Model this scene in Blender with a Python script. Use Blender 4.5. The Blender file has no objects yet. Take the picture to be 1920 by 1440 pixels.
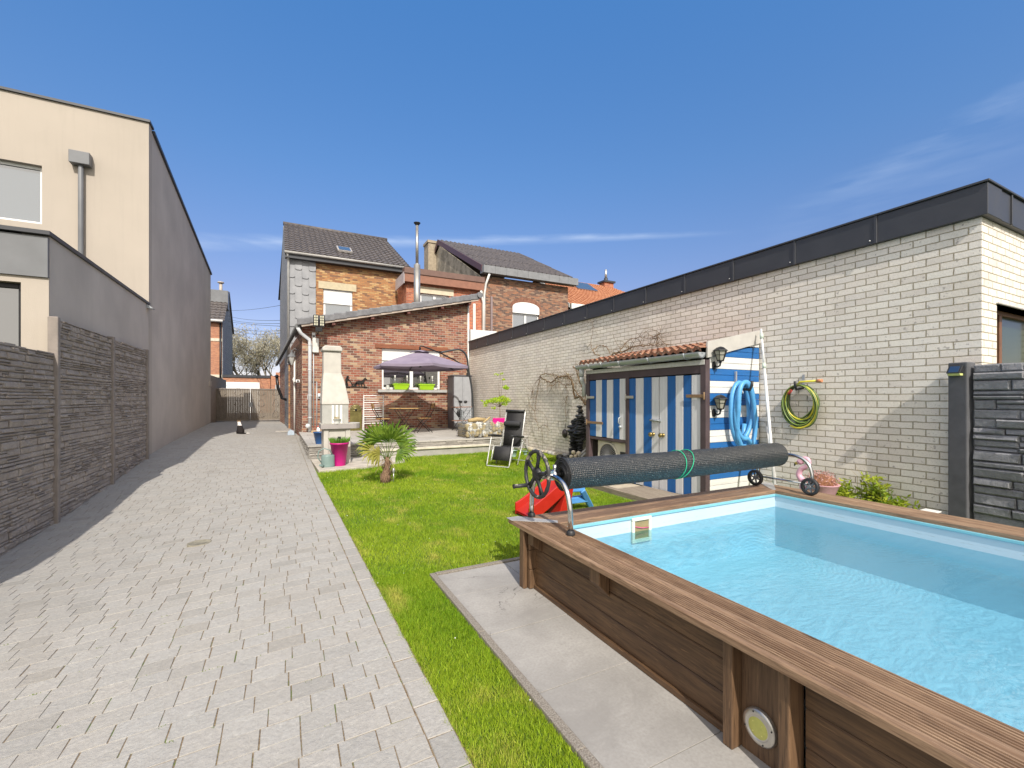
import bpy, bmesh, math, random
import numpy as np
from mathutils import Vector, Matrix, Euler
random.seed(7); RS = np.random.RandomState(11)
R = math.radians
SC = bpy.context.scene
COL = SC.collection

# ------------------------------------------------------------ camera, sky, sun, exposure
H = 1.4                       # eye height above the lawn
YAW = 27.17                   # the plots run along +Y; the camera looks to the right of that
cam_d = bpy.data.cameras.new('camera'); cam = bpy.data.objects.new('camera', cam_d); COL.objects.link(cam)
cam.location = (0, 0, H); cam.rotation_euler = (R(90), 0, R(-YAW))
cam_d.sensor_width = 36; cam_d.lens = 832/1920*36; cam_d.shift_y = 28/1920
cam_d.clip_start = 0.05; cam_d.clip_end = 3000
SC.camera = cam

SUN = Vector((0.225, 1.07, -1.0)).normalized()          # direction the light travels
sun_d = bpy.data.lights.new('sun', 'SUN'); sun_d.energy = 3.75; sun_d.angle = R(0.55); sun_d.color = (1.0, 0.94, 0.85)
sun = bpy.data.objects.new('sun', sun_d); COL.objects.link(sun); sun.location = (-3, -10, 12)
sun.rotation_euler = SUN.to_track_quat('-Z', 'Y').to_euler()
elev = math.asin(-SUN.z)
w = bpy.data.worlds.new('World'); SC.world = w; w.use_nodes = True
nt = w.node_tree; nt.nodes.clear()
out = nt.nodes.new('ShaderNodeOutputWorld'); bg = nt.nodes.new('ShaderNodeBackground'); nt.links.new(bg.outputs[0], out.inputs[0])
sky = nt.nodes.new('ShaderNodeTexSky'); sky.sky_type = 'NISHITA'; sky.sun_disc = False
sky.sun_elevation = elev; sky.sun_rotation = math.atan2(-SUN.x, -SUN.y)
sky.altitude = 100; sky.air_density = 1.0; sky.dust_density = 0.25; sky.ozone_density = 3.0
bg.inputs['Strength'].default_value = 0.144
# thin high cirrus and an old contrail, as functions of the direction looked in
def wn(t): return nt.nodes.new(t)
tc = wn('ShaderNodeTexCoord')
sep = wn('ShaderNodeSeparateXYZ'); nt.links.new(tc.outputs['Generated'], sep.inputs[0])
def wm(op, a, b=None, c=None):
    n = wn('ShaderNodeMath'); n.operation = op
    for i, v in enumerate((a, b, c)):
        if v is None: continue
        if isinstance(v, (int, float)): n.inputs[i].default_value = v
        else: nt.links.new(v, n.inputs[i])
    return n.outputs[0]
hyp = wm('SQRT', wm('ADD', wm('MULTIPLY', sep.outputs[0], sep.outputs[0]), wm('MULTIPLY', sep.outputs[1], sep.outputs[1])))
el = wm('ARCTAN2', sep.outputs[2], hyp)
az = wm('ARCTAN2', sep.outputs[0], sep.outputs[1])       # 0 = along +Y, positive to the right
def wband(centre, width, a0, a1, soft):
    d = wm('DIVIDE', wm('ABSOLUTE', wm('SUBTRACT', el, centre)), width)
    b = wm('SUBTRACT', 1.0, d); b = wm('MAXIMUM', b, 0.0)
    s0 = wn('ShaderNodeMapRange'); s0.interpolation_type = 'SMOOTHSTEP'; nt.links.new(az, s0.inputs[0]); s0.inputs[1].default_value = a0; s0.inputs[2].default_value = a0+soft
    s1 = wn('ShaderNodeMapRange'); s1.interpolation_type = 'SMOOTHSTEP'; nt.links.new(az, s1.inputs[0]); s1.inputs[1].default_value = a1; s1.inputs[2].default_value = a1-soft
    return wm('MULTIPLY', b, wm('MULTIPLY', s0.outputs[0], s1.outputs[0]))
noi = wn('ShaderNodeTexNoise'); noi.inputs['Scale'].default_value = 9; noi.inputs['Detail'].default_value = 6
mp = wn('ShaderNodeMapping'); mp.inputs['Scale'].default_value = (1, 1, 6); nt.links.new(tc.outputs['Generated'], mp.inputs[0]); nt.links.new(mp.outputs[0], noi.inputs['Vector'])
nz = wn('ShaderNodeMapRange'); nt.links.new(noi.outputs[0], nz.inputs[0]); nz.inputs[1].default_value = .38; nz.inputs[2].default_value = .72
wob = wm('MULTIPLY', wm('SUBTRACT', noi.outputs[0], .5), .016)
c1 = wband(wm('ADD', wm('SUBTRACT', wm('ADD', .304, wm('MULTIPLY', az, .148)), wm('MULTIPLY', wm('MULTIPLY', az, az), .136)), wm('MULTIPLY', wob, .6)), wm('SUBTRACT', .017, wm('MULTIPLY', az, .011)), -.35, .98, .3)
c2 = wband(wm('ADD', wm('ADD', .06, wm('MULTIPLY', az, .27)), wob), .035, .95, 1.6, .3)
c3 = wband(wm('ADD', wm('ADD', .10, wm('MULTIPLY', az, .2)), wob), .03, .9, 1.6, .3)
cl = wm('ADD', wm('MULTIPLY', c1, wm('ADD', .10, wm('MULTIPLY', nz.outputs[0], .36))), wm('MULTIPLY', nz.outputs[0], wm('ADD', wm('MULTIPLY', c2, .22), wm('MULTIPLY', c3, .10))))
mixw = wn('ShaderNodeMix'); mixw.data_type = 'RGBA'
gr = wn('ShaderNodeMix'); gr.data_type = 'RGBA'; gr.blend_type = 'MULTIPLY'; gr.inputs['Factor'].default_value = 1
nt.links.new(sky.outputs[0], gr.inputs['A'])
rp = wn('ShaderNodeValToRGB'); nt.links.new(wm('DIVIDE', el, 1.2), rp.inputs[0]); cr = rp.color_ramp
for i, (p_, c_) in enumerate(((.0, (.74, .58, .62)), (.18, (.70, .61, .70)), (.38, (.62, .83, 1.0)), (.62, (.58, 1.03, 1.32)))):
    e_ = cr.elements[i] if i < 2 else cr.elements.new(p_)
    e_.position = p_; e_.color = (*c_, 1)
nt.links.new(rp.outputs[0], gr.inputs['B'])
# bright fill added to the unseen sky behind and above the camera, lifting shade
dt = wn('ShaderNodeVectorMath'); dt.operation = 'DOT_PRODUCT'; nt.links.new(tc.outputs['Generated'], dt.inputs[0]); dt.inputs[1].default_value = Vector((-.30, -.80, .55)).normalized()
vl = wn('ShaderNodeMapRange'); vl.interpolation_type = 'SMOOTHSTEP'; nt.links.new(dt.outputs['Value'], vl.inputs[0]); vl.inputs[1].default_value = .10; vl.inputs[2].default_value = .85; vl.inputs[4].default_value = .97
sky_fill = wn('ShaderNodeMix'); sky_fill.data_type = 'RGBA'; nt.links.new(vl.outputs[0], sky_fill.inputs['Factor']); nt.links.new(gr.outputs['Result'], sky_fill.inputs['A']); sky_fill.inputs['B'].default_value = (8.6, 8.0, 7.2, 1)
nt.links.new(cl, mixw.inputs['Factor']); nt.links.new(sky_fill.outputs['Result'], mixw.inputs['A']); mixw.inputs['B'].default_value = (4.2, 4.9, 6.0, 1)
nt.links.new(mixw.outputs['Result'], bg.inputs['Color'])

SC.view_settings.view_transform = 'Standard'; SC.view_settings.look = 'None'; SC.view_settings.gamma = 1
SC.view_settings.exposure = 0.35
SC.render.engine = 'CYCLES'
cy = SC.cycles
cy.use_denoising = True
cy.max_bounces = 8; cy.transparent_max_bounces = 16; cy.diffuse_bounces = 4; cy.glossy_bounces = 4; cy.transmission_bounces = 6
cy.caustics_reflective = False; cy.caustics_refractive = False; cy.sample_clamp_indirect = 6

# ------------------------------------------------------------ measuring helper (a sight line meets a known real plane)
_c, _s = math.cos(R(YAW)), math.sin(R(YAW))
def P(u, v, X=None, Y=None, Z=None):
    cx = (u-960)/832; d = Vector((cx*_c+_s, -cx*_s+_c, (748-v)/832))
    if Y is not None: t = Y/d.y
    elif X is not None: t = X/d.x
    else: t = (Z-H)/d.z
    return Vector((d.x*t, d.y*t, H+d.z*t))

# ------------------------------------------------------------ object helpers
def tag(o, label=None, cat=None, group=None, kind=None):
    if label: o['label'] = label
    if cat: o['category'] = cat
    if group: o['group'] = group
    if kind: o['kind'] = kind
    return o
def thing(name, label, cat, loc=(0, 0, 0), rz=0, group=None):
    o = bpy.data.objects.new(name, None); COL.objects.link(o); o.location = loc; o.rotation_euler = (0, 0, rz)
    o.empty_display_size = .2
    return tag(o, label, cat, group)
def origin_of(o):
    p = Vector((0, 0, 0))
    while o is not None: p += Vector(o.location); o = o.parent
    return p
def copy_tree(o, parent=None):
    c = o.copy(); COL.objects.link(c); c.parent = parent
    for ch in list(o.children):
        copy_tree(ch, c)
    return c

class MB:
    """collects shapes, builds ONE mesh object"""
    def __init__(s): s.v = []; s.f = []; s.m = []; s.sm = []
    def add(s, vs, fs, mi=0, smooth=False):
        b = len(s.v); s.v += [tuple(p) for p in vs]; s.f += [tuple(b+i for i in f) for f in fs]
        s.m += [mi]*len(fs); s.sm += [smooth]*len(fs); return s
    def box(s, x0, x1, y0, y1, z0, z1, mi=0, M=None):
        x0, x1 = min(x0, x1), max(x0, x1); y0, y1 = min(y0, y1), max(y0, y1); z0, z1 = min(z0, z1), max(z0, z1)
        vs = [Vector(p) for p in ((x0,y0,z0),(x1,y0,z0),(x1,y1,z0),(x0,y1,z0),(x0,y0,z1),(x1,y0,z1),(x1,y1,z1),(x0,y1,z1))]
        if M is not None: vs = [M @ p for p in vs]
        return s.add(vs, [(0,3,2,1),(4,5,6,7),(0,1,5,4),(1,2,6,5),(2,3,7,6),(3,0,4,7)], mi)
    def bar(s, a, b, w_, h_, mi=0, up=(0, 0, 1)):
        a, b = Vector(a), Vector(b); d = b-a; L = d.length
        if L < 1e-6: return s
        z = d/L; upv = Vector(up)
        if abs(z.dot(upv)) > .98: upv = Vector((1, 0, 0))
        x = upv.cross(z).normalized(); y = z.cross(x)
        M = Matrix((x, y, z)).transposed().to_4x4(); M.translation = a
        return s.box(-w_/2, w_/2, -h_/2, h_/2, 0, L, mi, M)
    def tube(s, pts, r, n=8, mi=0, caps=True, closed=False):
        pts = [Vector(p) for p in pts]; N = len(pts)
        rs = r if isinstance(r, (list, tuple)) else [r]*N
        vs, fs = [], []; prev = None
        for i, p in enumerate(pts):
            if closed: t = (pts[(i+1) % N]-pts[i-1])
            else: t = (pts[min(i+1, N-1)]-pts[max(i-1, 0)])
            t = t.normalized() if t.length > 1e-9 else Vector((0, 0, 1))
            if prev is None:
                a = Vector((0, 0, 1)) if abs(t.z) < .9 else Vector((1, 0, 0)); x = a.cross(t).normalized()
            else:
                x = (prev - t*prev.dot(t)); x = x.normalized() if x.length > 1e-6 else Vector((1, 0, 0))
            prev = x; y = t.cross(x)
            for k in range(n):
                an = 2*math.pi*k/n; vs.append(p+(x*math.cos(an)+y*math.sin(an))*rs[i])
        for i in range(N if closed else N-1):
            j = (i+1) % N
            for k in range(n):
                l = (k+1) % n; fs.append((i*n+k, i*n+l, j*n+l, j*n+k))
        s.add(vs, fs, mi, True)
        if caps and not closed:
            b = len(s.v)-len(vs)
            s.f += [tuple(b+k for k in reversed(range(n))), tuple(b+(N-1)*n+k for k in range(n))]; s.m += [mi]*2; s.sm += [False]*2
        return s
    def cyl(s, a, b, r, n=16, mi=0, r2=None):
        return s.tube([a, b], [r, r if r2 is None else r2], n, mi)
    def lathe(s, prof, c=(0, 0, 0), n=20, mi=0, M=None, smooth=True, caps=True):
        c = Vector(c); vs = []; fs = []
        for r, z in prof:
            for k in range(n):
                an = 2*math.pi*k/n; p = Vector((r*math.cos(an), r*math.sin(an), z))
                if M is not None: p = M @ p
                vs.append(p+c)
        for i in range(len(prof)-1):
            for k in range(n):
                l = (k+1) % n; fs.append((i*n+k, i*n+l, (i+1)*n+l, (i+1)*n+k))
        s.add(vs, fs, mi, smooth)
        if caps and prof[0][0] > 1e-5: s.add(vs[:n], [tuple(reversed(range(n)))], mi)
        if caps and prof[-1][0] > 1e-5: s.add(vs[-n:], [tuple(range(n))], mi)
        return s
    def prism(s, poly, d, mi=0):
        """closed polygon (3D pts) extruded by vector d"""
        d = Vector(d); n = len(poly); vs = [Vector(p) for p in poly]; vs += [p+d for p in vs]
        nrm = Vector((0, 0, 0))
        for i in range(n): nrm += vs[i].cross(vs[(i+1) % n])
        fs = [tuple(range(n)), tuple(n+i for i in reversed(range(n)))]+[(i, n+i, n+(i+1) % n, (i+1) % n) for i in range(n)]
        if nrm.dot(d) > 0: fs = [tuple(reversed(f)) for f in fs]
        return s.add(vs, fs, mi)
    def quad(s, a, b, c, d, mi=0): return s.add([a, b, c, d], [(0, 1, 2, 3)], mi)
    def ball(s, c, r, n=10, mi=0, sc=(1, 1, 1)):
        m = max(4, n//2); prof = [(math.sin(math.pi*i/m)*r, -math.cos(math.pi*i/m)*r) for i in range(m+1)]
        M = Matrix.Diagonal((sc[0], sc[1], sc[2], 1)); return s.lathe([(max(a, 1e-4), b) for a, b in prof], c, n, mi, M)
    def build(s, name, mat, parent=None, bevel=0, seg=2, world=True):
        me = bpy.data.meshes.new(name)
        off = origin_of(parent) if (parent is not None and world) else Vector((0, 0, 0))
        vs = [(p[0]-off.x, p[1]-off.y, p[2]-off.z) for p in s.v]
        me.from_pydata(vs, [], s.f)
        mats = mat if isinstance(mat, (list, tuple)) else [mat]
        for m in mats: me.materials.append(m)
        me.polygons.foreach_set('material_index', s.m); me.polygons.foreach_set('use_smooth', s.sm); me.update()
        o = bpy.data.objects.new(name, me); COL.objects.link(o)
        if parent is not None: o.parent = parent
        if bevel:
            b = o.modifiers.new('bevel', 'BEVEL'); b.width = bevel; b.segments = seg; b.limit_method = 'ANGLE'; b.angle_limit = R(40); b.harden_normals = False
        return o

# ------------------------------------------------------------ materials
class NT:
    def __init__(s, name):
        s.mat = bpy.data.materials.new(name); s.mat.use_nodes = True; s.t = s.mat.node_tree; s.t.nodes.clear()
        s.out = s.n('ShaderNodeOutputMaterial'); s.b = s.n('ShaderNodeBsdfPrincipled'); s.l(s.b.outputs[0], s.out.inputs['Surface'])
    def n(s, t, **k):
        nd = s.t.nodes.new(t)
        for a, b in k.items(): setattr(nd, a, b)
        return nd
    def l(s, a, b): s.t.links.new(a, b)
    def set(s, sock, v):
        if hasattr(v, 'is_output'): s.l(v, sock)
        elif isinstance(v, (tuple, list)) and len(v) == 3 and sock.type == 'RGBA': sock.default_value = (*v, 1)
        else: sock.default_value = v
    def m(s, op, a, b=None, c=None):
        nd = s.n('ShaderNodeMath', operation=op)
        for i, v in enumerate((a, b, c)):
            if v is not None: s.set(nd.inputs[i], v)
        return nd.outputs[0]
    def mix(s, f, a, b, mode='MIX'):
        nd = s.n('ShaderNodeMix', data_type='RGBA', blend_type=mode); s.set(nd.inputs['Factor'], f); s.set(nd.inputs['A'], a); s.set(nd.inputs['B'], b); return nd.outputs['Result']
    def noise(s, vec, scale, detail=4, rough=.55, dist=0, out=0):
        nd = s.n('ShaderNodeTexNoise'); nd.inputs['Scale'].default_value = scale; nd.inputs['Detail'].default_value = detail
        nd.inputs['Roughness'].default_value = rough; nd.inputs['Distortion'].default_value = dist
        if vec is not None: s.l(vec, nd.inputs['Vector'])
        return nd.outputs[out]
    def ramp(s, f, stops, interp='LINEAR'):
        nd = s.n('ShaderNodeValToRGB'); s.l(f, nd.inputs[0]); cr = nd.color_ramp; cr.interpolation = interp
        while len(cr.elements) < len(stops): cr.elements.new(.5)
        for e, (p, c) in zip(cr.elements, stops):
            e.position = p; e.color = (*c, 1) if len(c) == 3 else c
        return nd.outputs[0]
    def rng(s, f, a, b, c=0, d=1):
        nd = s.n('ShaderNodeMapRange'); s.l(f, nd.inputs[0])
        for i, v in enumerate((a, b, c, d)): nd.inputs[i+1].default_value = v
        return nd.outputs[0]
    def pos(s): return s.n('ShaderNodeNewGeometry').outputs['Position']
    def obj(s): return s.n('ShaderNodeTexCoord').outputs['Object']
    def map(s, vec, sc=(1, 1, 1), loc=(0, 0, 0), rot=(0, 0, 0)):
        nd = s.n('ShaderNodeMapping'); s.l(vec, nd.inputs[0]); nd.inputs['Scale'].default_value = sc; nd.inputs['Location'].default_value = loc; nd.inputs['Rotation'].default_value = rot; return nd.outputs[0]
    def bump(s, h, strength=.3, dist=.01, nrm=None):
        nd = s.n('ShaderNodeBump'); s.l(h, nd.inputs['Height']); nd.inputs['Strength'].default_value = strength; nd.inputs['Distance'].default_value = dist
        if nrm is not None: s.l(nrm, nd.inputs['Normal'])
        return nd.outputs[0]
    def fin(s, color=None, rough=None, normal=None, metal=None, spec=None):
        if color is not None: s.set(s.b.inputs['Base Color'], color)
        if rough is not None: s.set(s.b.inputs['Roughness'], rough)
        if normal is not None: s.l(normal, s.b.inputs['Normal'])
        if metal is not None: s.b.inputs['Metallic'].default_value = metal
        if spec is not None: s.b.inputs['Specular IOR Level'].default_value = spec
        return s.mat

def simple(name, c, rough=.6, metal=0, var=.12, scale=6, bump=.15, bscale=60, spec=None, coat=0):
    t = NT(name); v = t.obj()
    n1 = t.noise(v, scale, 5); f = t.rng(n1, .3, .7)
    col = t.mix(f, tuple(x*(1-var) for x in c), tuple(min(1, x*(1+var)) for x in c))
    n2 = t.noise(v, bscale, 3)
    t.fin(col, t.rng(n1, .3, .7, max(.02, rough-.06), min(1, rough+.06)), t.bump(n2, bump, .004), metal, spec)
    if coat: t.b.inputs['Coat Weight'].default_value = coat
    return t.mat

def uv_wall(t):
    """position on a wall as (along, up, 0), whatever way the wall faces"""
    g = t.n('ShaderNodeNewGeometry'); sp = t.n('ShaderNodeSeparateXYZ'); t.l(g.outputs['Position'], sp.inputs[0])
    sn = t.n('ShaderNodeSeparateXYZ'); t.l(g.outputs['True Normal'], sn.inputs[0])
    ax = t.m('GREATER_THAN', t.m('ABSOLUTE', sn.outputs[0]), .6)
    u = t.m('ADD', t.m('MULTIPLY', sp.outputs[1], ax), t.m('MULTIPLY', sp.outputs[0], t.m('SUBTRACT', 1.0, ax)))
    cb = t.n('ShaderNodeCombineXYZ'); t.l(u, cb.inputs[0]); t.l(sp.outputs[2], cb.inputs[1]); return cb.outputs[0], g.outputs['Position']

def brick(name, palette, mortar, bw=.215, bh=.076, ms=.011, bumps=.55, grime=None, speck=None, rough=.85, wobble=.004, mortar_edge=.3):
    t = NT(name); uv, pos = uv_wall(t)
    # slightly hand-laid: wobble the coordinates
    nz = t.noise(pos, 9, 2, out=1); sub = t.n('ShaderNodeVectorMath', operation='SUBTRACT'); t.l(nz, sub.inputs[0]); sub.inputs[1].default_value = (.5, .5, .5)
    sca = t.n('ShaderNodeVectorMath', operation='SCALE'); t.l(sub.outputs[0], sca.inputs[0]); sca.inputs['Scale'].default_value = wobble*3
    ad = t.n('ShaderNodeVectorMath', operation='ADD'); t.l(uv, ad.inputs[0]); t.l(sca.outputs[0], ad.inputs[1])
    b = t.n('ShaderNodeTexBrick'); t.l(ad.outputs[0], b.inputs['Vector'])
    b.inputs['Scale'].default_value = 1; b.inputs['Brick Width'].default_value = bw; b.inputs['Row Height'].default_value = bh
    b.inputs['Mortar Size'].default_value = ms/2; b.inputs['Mortar Smooth'].default_value = mortar_edge; b.inputs['Bias'].default_value = 0
    b.inputs['Color1'].default_value = (0, 0, 0, 1); b.inputs['Color2'].default_value = (1, 1, 1, 1); b.inputs['Mortar'].default_value = (.5, .5, .5, 1)
    n = len(palette); stops = [(i/n, palette[i]) for i in range(n)]
    col = t.ramp(b.outputs['Color'], stops, 'CONSTANT')
    fine = t.noise(pos, 55, 5, .65); big = t.noise(pos, 1.3, 4)
    col = t.mix(t.rng(fine, .25, .75, 0, .45), col, t.mix(1.0, col, (.62, .6, .58), 'MULTIPLY'))
    if speck:
        sp_ = t.noise(pos, 23, 2, .5); col = t.mix(t.rng(sp_, .66, .72, 0, .65), col, speck)
        sp2 = t.noise(pos, 130, 2, .5); col = t.mix(t.rng(sp2, .66, .71, 0, .7), col, tuple(x*.5 for x in speck))
    mc = t.mix(t.rng(t.noise(pos, 30, 3), .35, .65), tuple(x*.72 for x in mortar), mortar)
    col = t.mix(b.outputs['Fac'], col, mc)
    if grime: col = t.mix(t.rng(big, .5, .75, 0, grime), col, t.mix(1.0, col, (.55, .52, .45), 'MULTIPLY'))
    h = t.m('SUBTRACT', t.m('MULTIPLY', fine, .25), b.outputs['Fac'])
    return t.fin(col, rough, t.bump(h, bumps, .012))

def glass_mat(name, tint=(.02, .025, .03), refl=.3):
    t = NT(name); t.fin(tint, .15)
    g = t.n('ShaderNodeBsdfGlossy'); g.inputs['Roughness'].default_value = .01
    bmp = t.bump(t.noise(t.obj(), 1.5, 2), .03, .01); t.l(bmp, g.inputs['Normal'])
    mx = t.n('ShaderNodeMixShader'); mx.inputs[0].default_value = refl
    t.l(t.b.outputs[0], mx.inputs[1]); t.l(g.outputs[0], mx.inputs[2]); t.l(mx.outputs[0], t.out.inputs['Surface']); return t.mat

def leafm(name, c, c2, rough=.55, trans=.35, attr=False):
    t = NT(name)
    if attr:
        a = t.n('ShaderNodeAttribute'); a.attribute_name = 'Col'; col = a.outputs['Color']
    else:
        f = t.rng(t.noise(t.obj(), 7, 3), .35, .65); col = t.mix(f, c, c2)
    t.fin(col, rough, spec=.3)
    tr = t.n('ShaderNodeBsdfTranslucent'); t.l(col, tr.inputs[0])
    mx = t.n('ShaderNodeMixShader'); mx.inputs[0].default_value = trans
    t.l(t.b.outputs[0], mx.inputs[1]); t.l(tr.outputs[0], mx.inputs[2]); t.l(mx.outputs[0], t.out.inputs['Surface']); return t.mat

def wood(name, c, c2, axis='Y', scale=1, rough=.6, dark=(.03, .02, .012), knots=True):
    """grain running along axis"""
    t = NT(name); v = t.pos()
    st = {'X': (.6, 9, 9), 'Y': (9, .6, 9), 'Z': (9, 9, .6)}[axis]
    mv = t.map(v, tuple(s*scale for s in st)); g = t.noise(mv, 3.2, 6, .65, .6)
    col = t.mix(t.rng(g, .36, .64), c, c2)
    g2 = t.noise(t.map(v, tuple(s*scale*4 for s in st)), 4, 3, .6); col = t.mix(t.rng(g2, .48, .7, 0, .75), col, tuple(x*.5 for x in c)); fl_ = t.noise(t.map(v, tuple(s*scale*3 for s in st)), 6, 3, .5); col = t.mix(t.rng(fl_, .66, .72, 0, .5), col, tuple(min(1, x*1.9) for x in c2))
    big = t.noise(v, 2.2, 3); col = t.mix(t.rng(big, .4, .7, 0, .35), col, tuple(x*.6 for x in c))
    if knots:
        vo = t.n('ShaderNodeTexVoronoi'); t.l(t.map(v, {'X': (.9, 2.4, 2.4), 'Y': (2.4, .9, 2.4), 'Z': (2.4, 2.4, .9)}[axis]), vo.inputs['Vector']); vo.inputs['Scale'].default_value = 1.6
        col = t.mix(t.rng(vo.outputs['Distance'], .045, .1, .85, 0), col, dark)
    return t.fin(col, rough, t.bump(g2, .25, .003))

def plaster(name, c, streak=.15, scale=90):
    t = NT(name); v = t.pos()
    col = t.mix(t.rng(t.noise(v, .8, 5), .35, .7), tuple(x*(1-streak) for x in c), c)
    st = t.noise(t.map(v, (5, 5, .35)), 2.2, 5, .6); col = t.mix(t.rng(st, .5, .8, 0, .4), col, tuple(x*.8 for x in c))
    return t.fin(col, .9, t.bump(t.noise(v, scale, 4, .7), .5, .006))

def stone_mat(name, c, var=.2):
    t = NT(name); v = t.pos(); a = t.noise(v, 5, 4); b = t.noise(v, 26, 6, .7); g = t.noise(v, 110, 3, .6)
    col = t.mix(t.rng(a, .3, .7), tuple(x*(1-var) for x in c), tuple(x*(1+var) for x in c)); col = t.mix(t.rng(b, .35, .7, 0, .55), col, tuple(x*.6 for x in c))
    return t.fin(col, .92, t.bump(t.m('ADD', b, t.m('MULTIPLY', g, .25)), .9, .022), spec=.25)
M = {}
M['cream_brick'] = brick('cream_brick', [(.86,.80,.72), (.90,.84,.76), (.81,.75,.68), (.88,.83,.76), (.91,.86,.78), (.82,.77,.71)], (.46,.40,.29), bumps=.9, grime=.25, speck=(.33,.29,.26), bw=.222, bh=.0765, ms=.012, rough=.9)
M['red_brick'] = brick('red_brick', [(.27,.095,.06), (.36,.16,.10), (.19,.075,.05), (.40,.22,.13), (.32,.12,.08), (.14,.07,.05), (.36,.18,.11), (.30,.095,.055), (.46,.32,.20), (.22,.10,.07), (.29,.13,.085), (.24,.085,.055)], (.46,.40,.32), bumps=.7, grime=.2, bw=.205, bh=.079, ms=.015, wobble=.006)
M['yellow_brick'] = brick('yellow_brick', [(.46,.22,.09), (.55,.33,.14), (.36,.16,.07), (.60,.38,.18), (.24,.12,.07), (.50,.24,.10), (.42,.20,.09)], (.30,.22,.14), bumps=.7, grime=.2, bw=.2, bh=.068, ms=.012, wobble=.005)
M['bright_brick'] = brick('bright_brick', [(.50,.15,.07), (.42,.13,.07), (.56,.20,.10), (.36,.11,.06)], (.42,.32,.25), bumps=.6, bw=.2, bh=.068, ms=.013)
M['brown_brick'] = brick('brown_brick', [(.27,.13,.085), (.34,.18,.11), (.19,.10,.075), (.38,.24,.16), (.14,.085,.07), (.40,.18,.10)], (.30,.24,.18), bumps=.7, grime=.3, bw=.2, bh=.068, ms=.012, wobble=.006)
M['garage_brick'] = brick('garage_brick', [(.48,.20,.11), (.55,.24,.13), (.42,.17,.10)], (.45,.36,.28), bw=.2, bh=.07, ms=.012)
M['anthracite'] = simple('anthracite', (.045, .047, .055), .45, 0, .12, 3, .1)
M['zinc'] = simple('zinc', (.16, .165, .175), .5, 0, .15, 2, .1)
M['zinc_light'] = simple('zinc_light', (.42, .45, .47), .4, .3, .12, 4, .08)
M['grey_plaster'] = plaster('grey_plaster', (.58, .515, .45), .2)
M['beige_plaster'] = plaster('beige_plaster', (.46, .405, .345), .08)
M['white_paint'] = simple('white_paint', (.78, .77, .74), .5, 0, .06, 5)
M['pvc'] = simple('pvc', (.80, .80, .79), .35, 0, .03, 5, .03)
M['window_glass'] = glass_mat('window_glass', (.015, .018, .02), .32)
M['sky_glass'] = glass_mat('sky_glass', (.07, .10, .13), .35)
M['black_metal'] = simple('black_metal', (.02, .02, .022), .4, .4, .2, 10)
M['black_plastic'] = simple('black_plastic', (.022, .022, .024), .5, 0, .25, 10)
M['dark_concrete'] = simple('dark_concrete', (.10, .10, .108), .85, 0, .2, 7, .6, 120)
M['taupe_concrete'] = simple('taupe_concrete', (.26, .225, .20), .9, 0, .15, 7, .6, 120)
M['steel'] = simple('steel', (.62, .62, .62), .18, 1, .06, 20, .03)
M['alu'] = simple('alu', (.66, .66, .66), .35, .8, .06, 20, .03)
M['grey_concrete'] = simple('grey_concrete', (.36, .345, .32), .9, 0, .15, 5, .5, 90)
# ============================================================ SETTING
def interp(tab, y):
    return float(np.interp(y, [a for a, b in tab], [b for a, b in tab]))
ZL = [(-4, -.17), (6.5, -.17), (7.4, -.14), (9.4, 0), (11.2, .15), (14, .27), (21, .45), (26, .27), (32, .22)]
ZR = [(-4, 0), (9, 0), (15.5, .13), (21, .22), (26, .22), (32, .22)]
XL = -2.6
def xr(y): return .66-.0125*y
def dz(x, y):
    t = min(1, max(0, (x-XL)/(xr(y)-XL))); a, b = interp(ZL, y), interp(ZR, y); t = t*t*(3-2*t)*.5+t*.5
    return a*(1-t)+b*t

t = NT('soil'); v = t.pos(); n_ = t.noise(v, 3, 6)
t.fin(t.mix(t.rng(n_, .35, .65), (.045, .06, .02), (.09, .10, .035)), .95, t.bump(t.noise(v, 60, 4), .8, .02)); M['soil'] = t.mat
m = MB(); m.quad((-400, -400, -.42), (400, -400, -.42), (400, 900, -.42), (-400, 900, -.42)); tag(m.build('ground', M['soil']), kind='structure')

# street beyond the gate
t = NT('asphalt'); v = t.pos(); t.fin(t.mix(t.rng(t.noise(v, 40, 4), .3, .7), (.05, .05, .052), (.085, .083, .08)), .9, t.bump(t.noise(v, 200, 3), .4, .004)); M['asphalt'] = t.mat
m = MB(); m.box(-40, 60, 33, 44, -.4, .2); tag(m.build('street', M['asphalt']), kind='structure')

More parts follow.
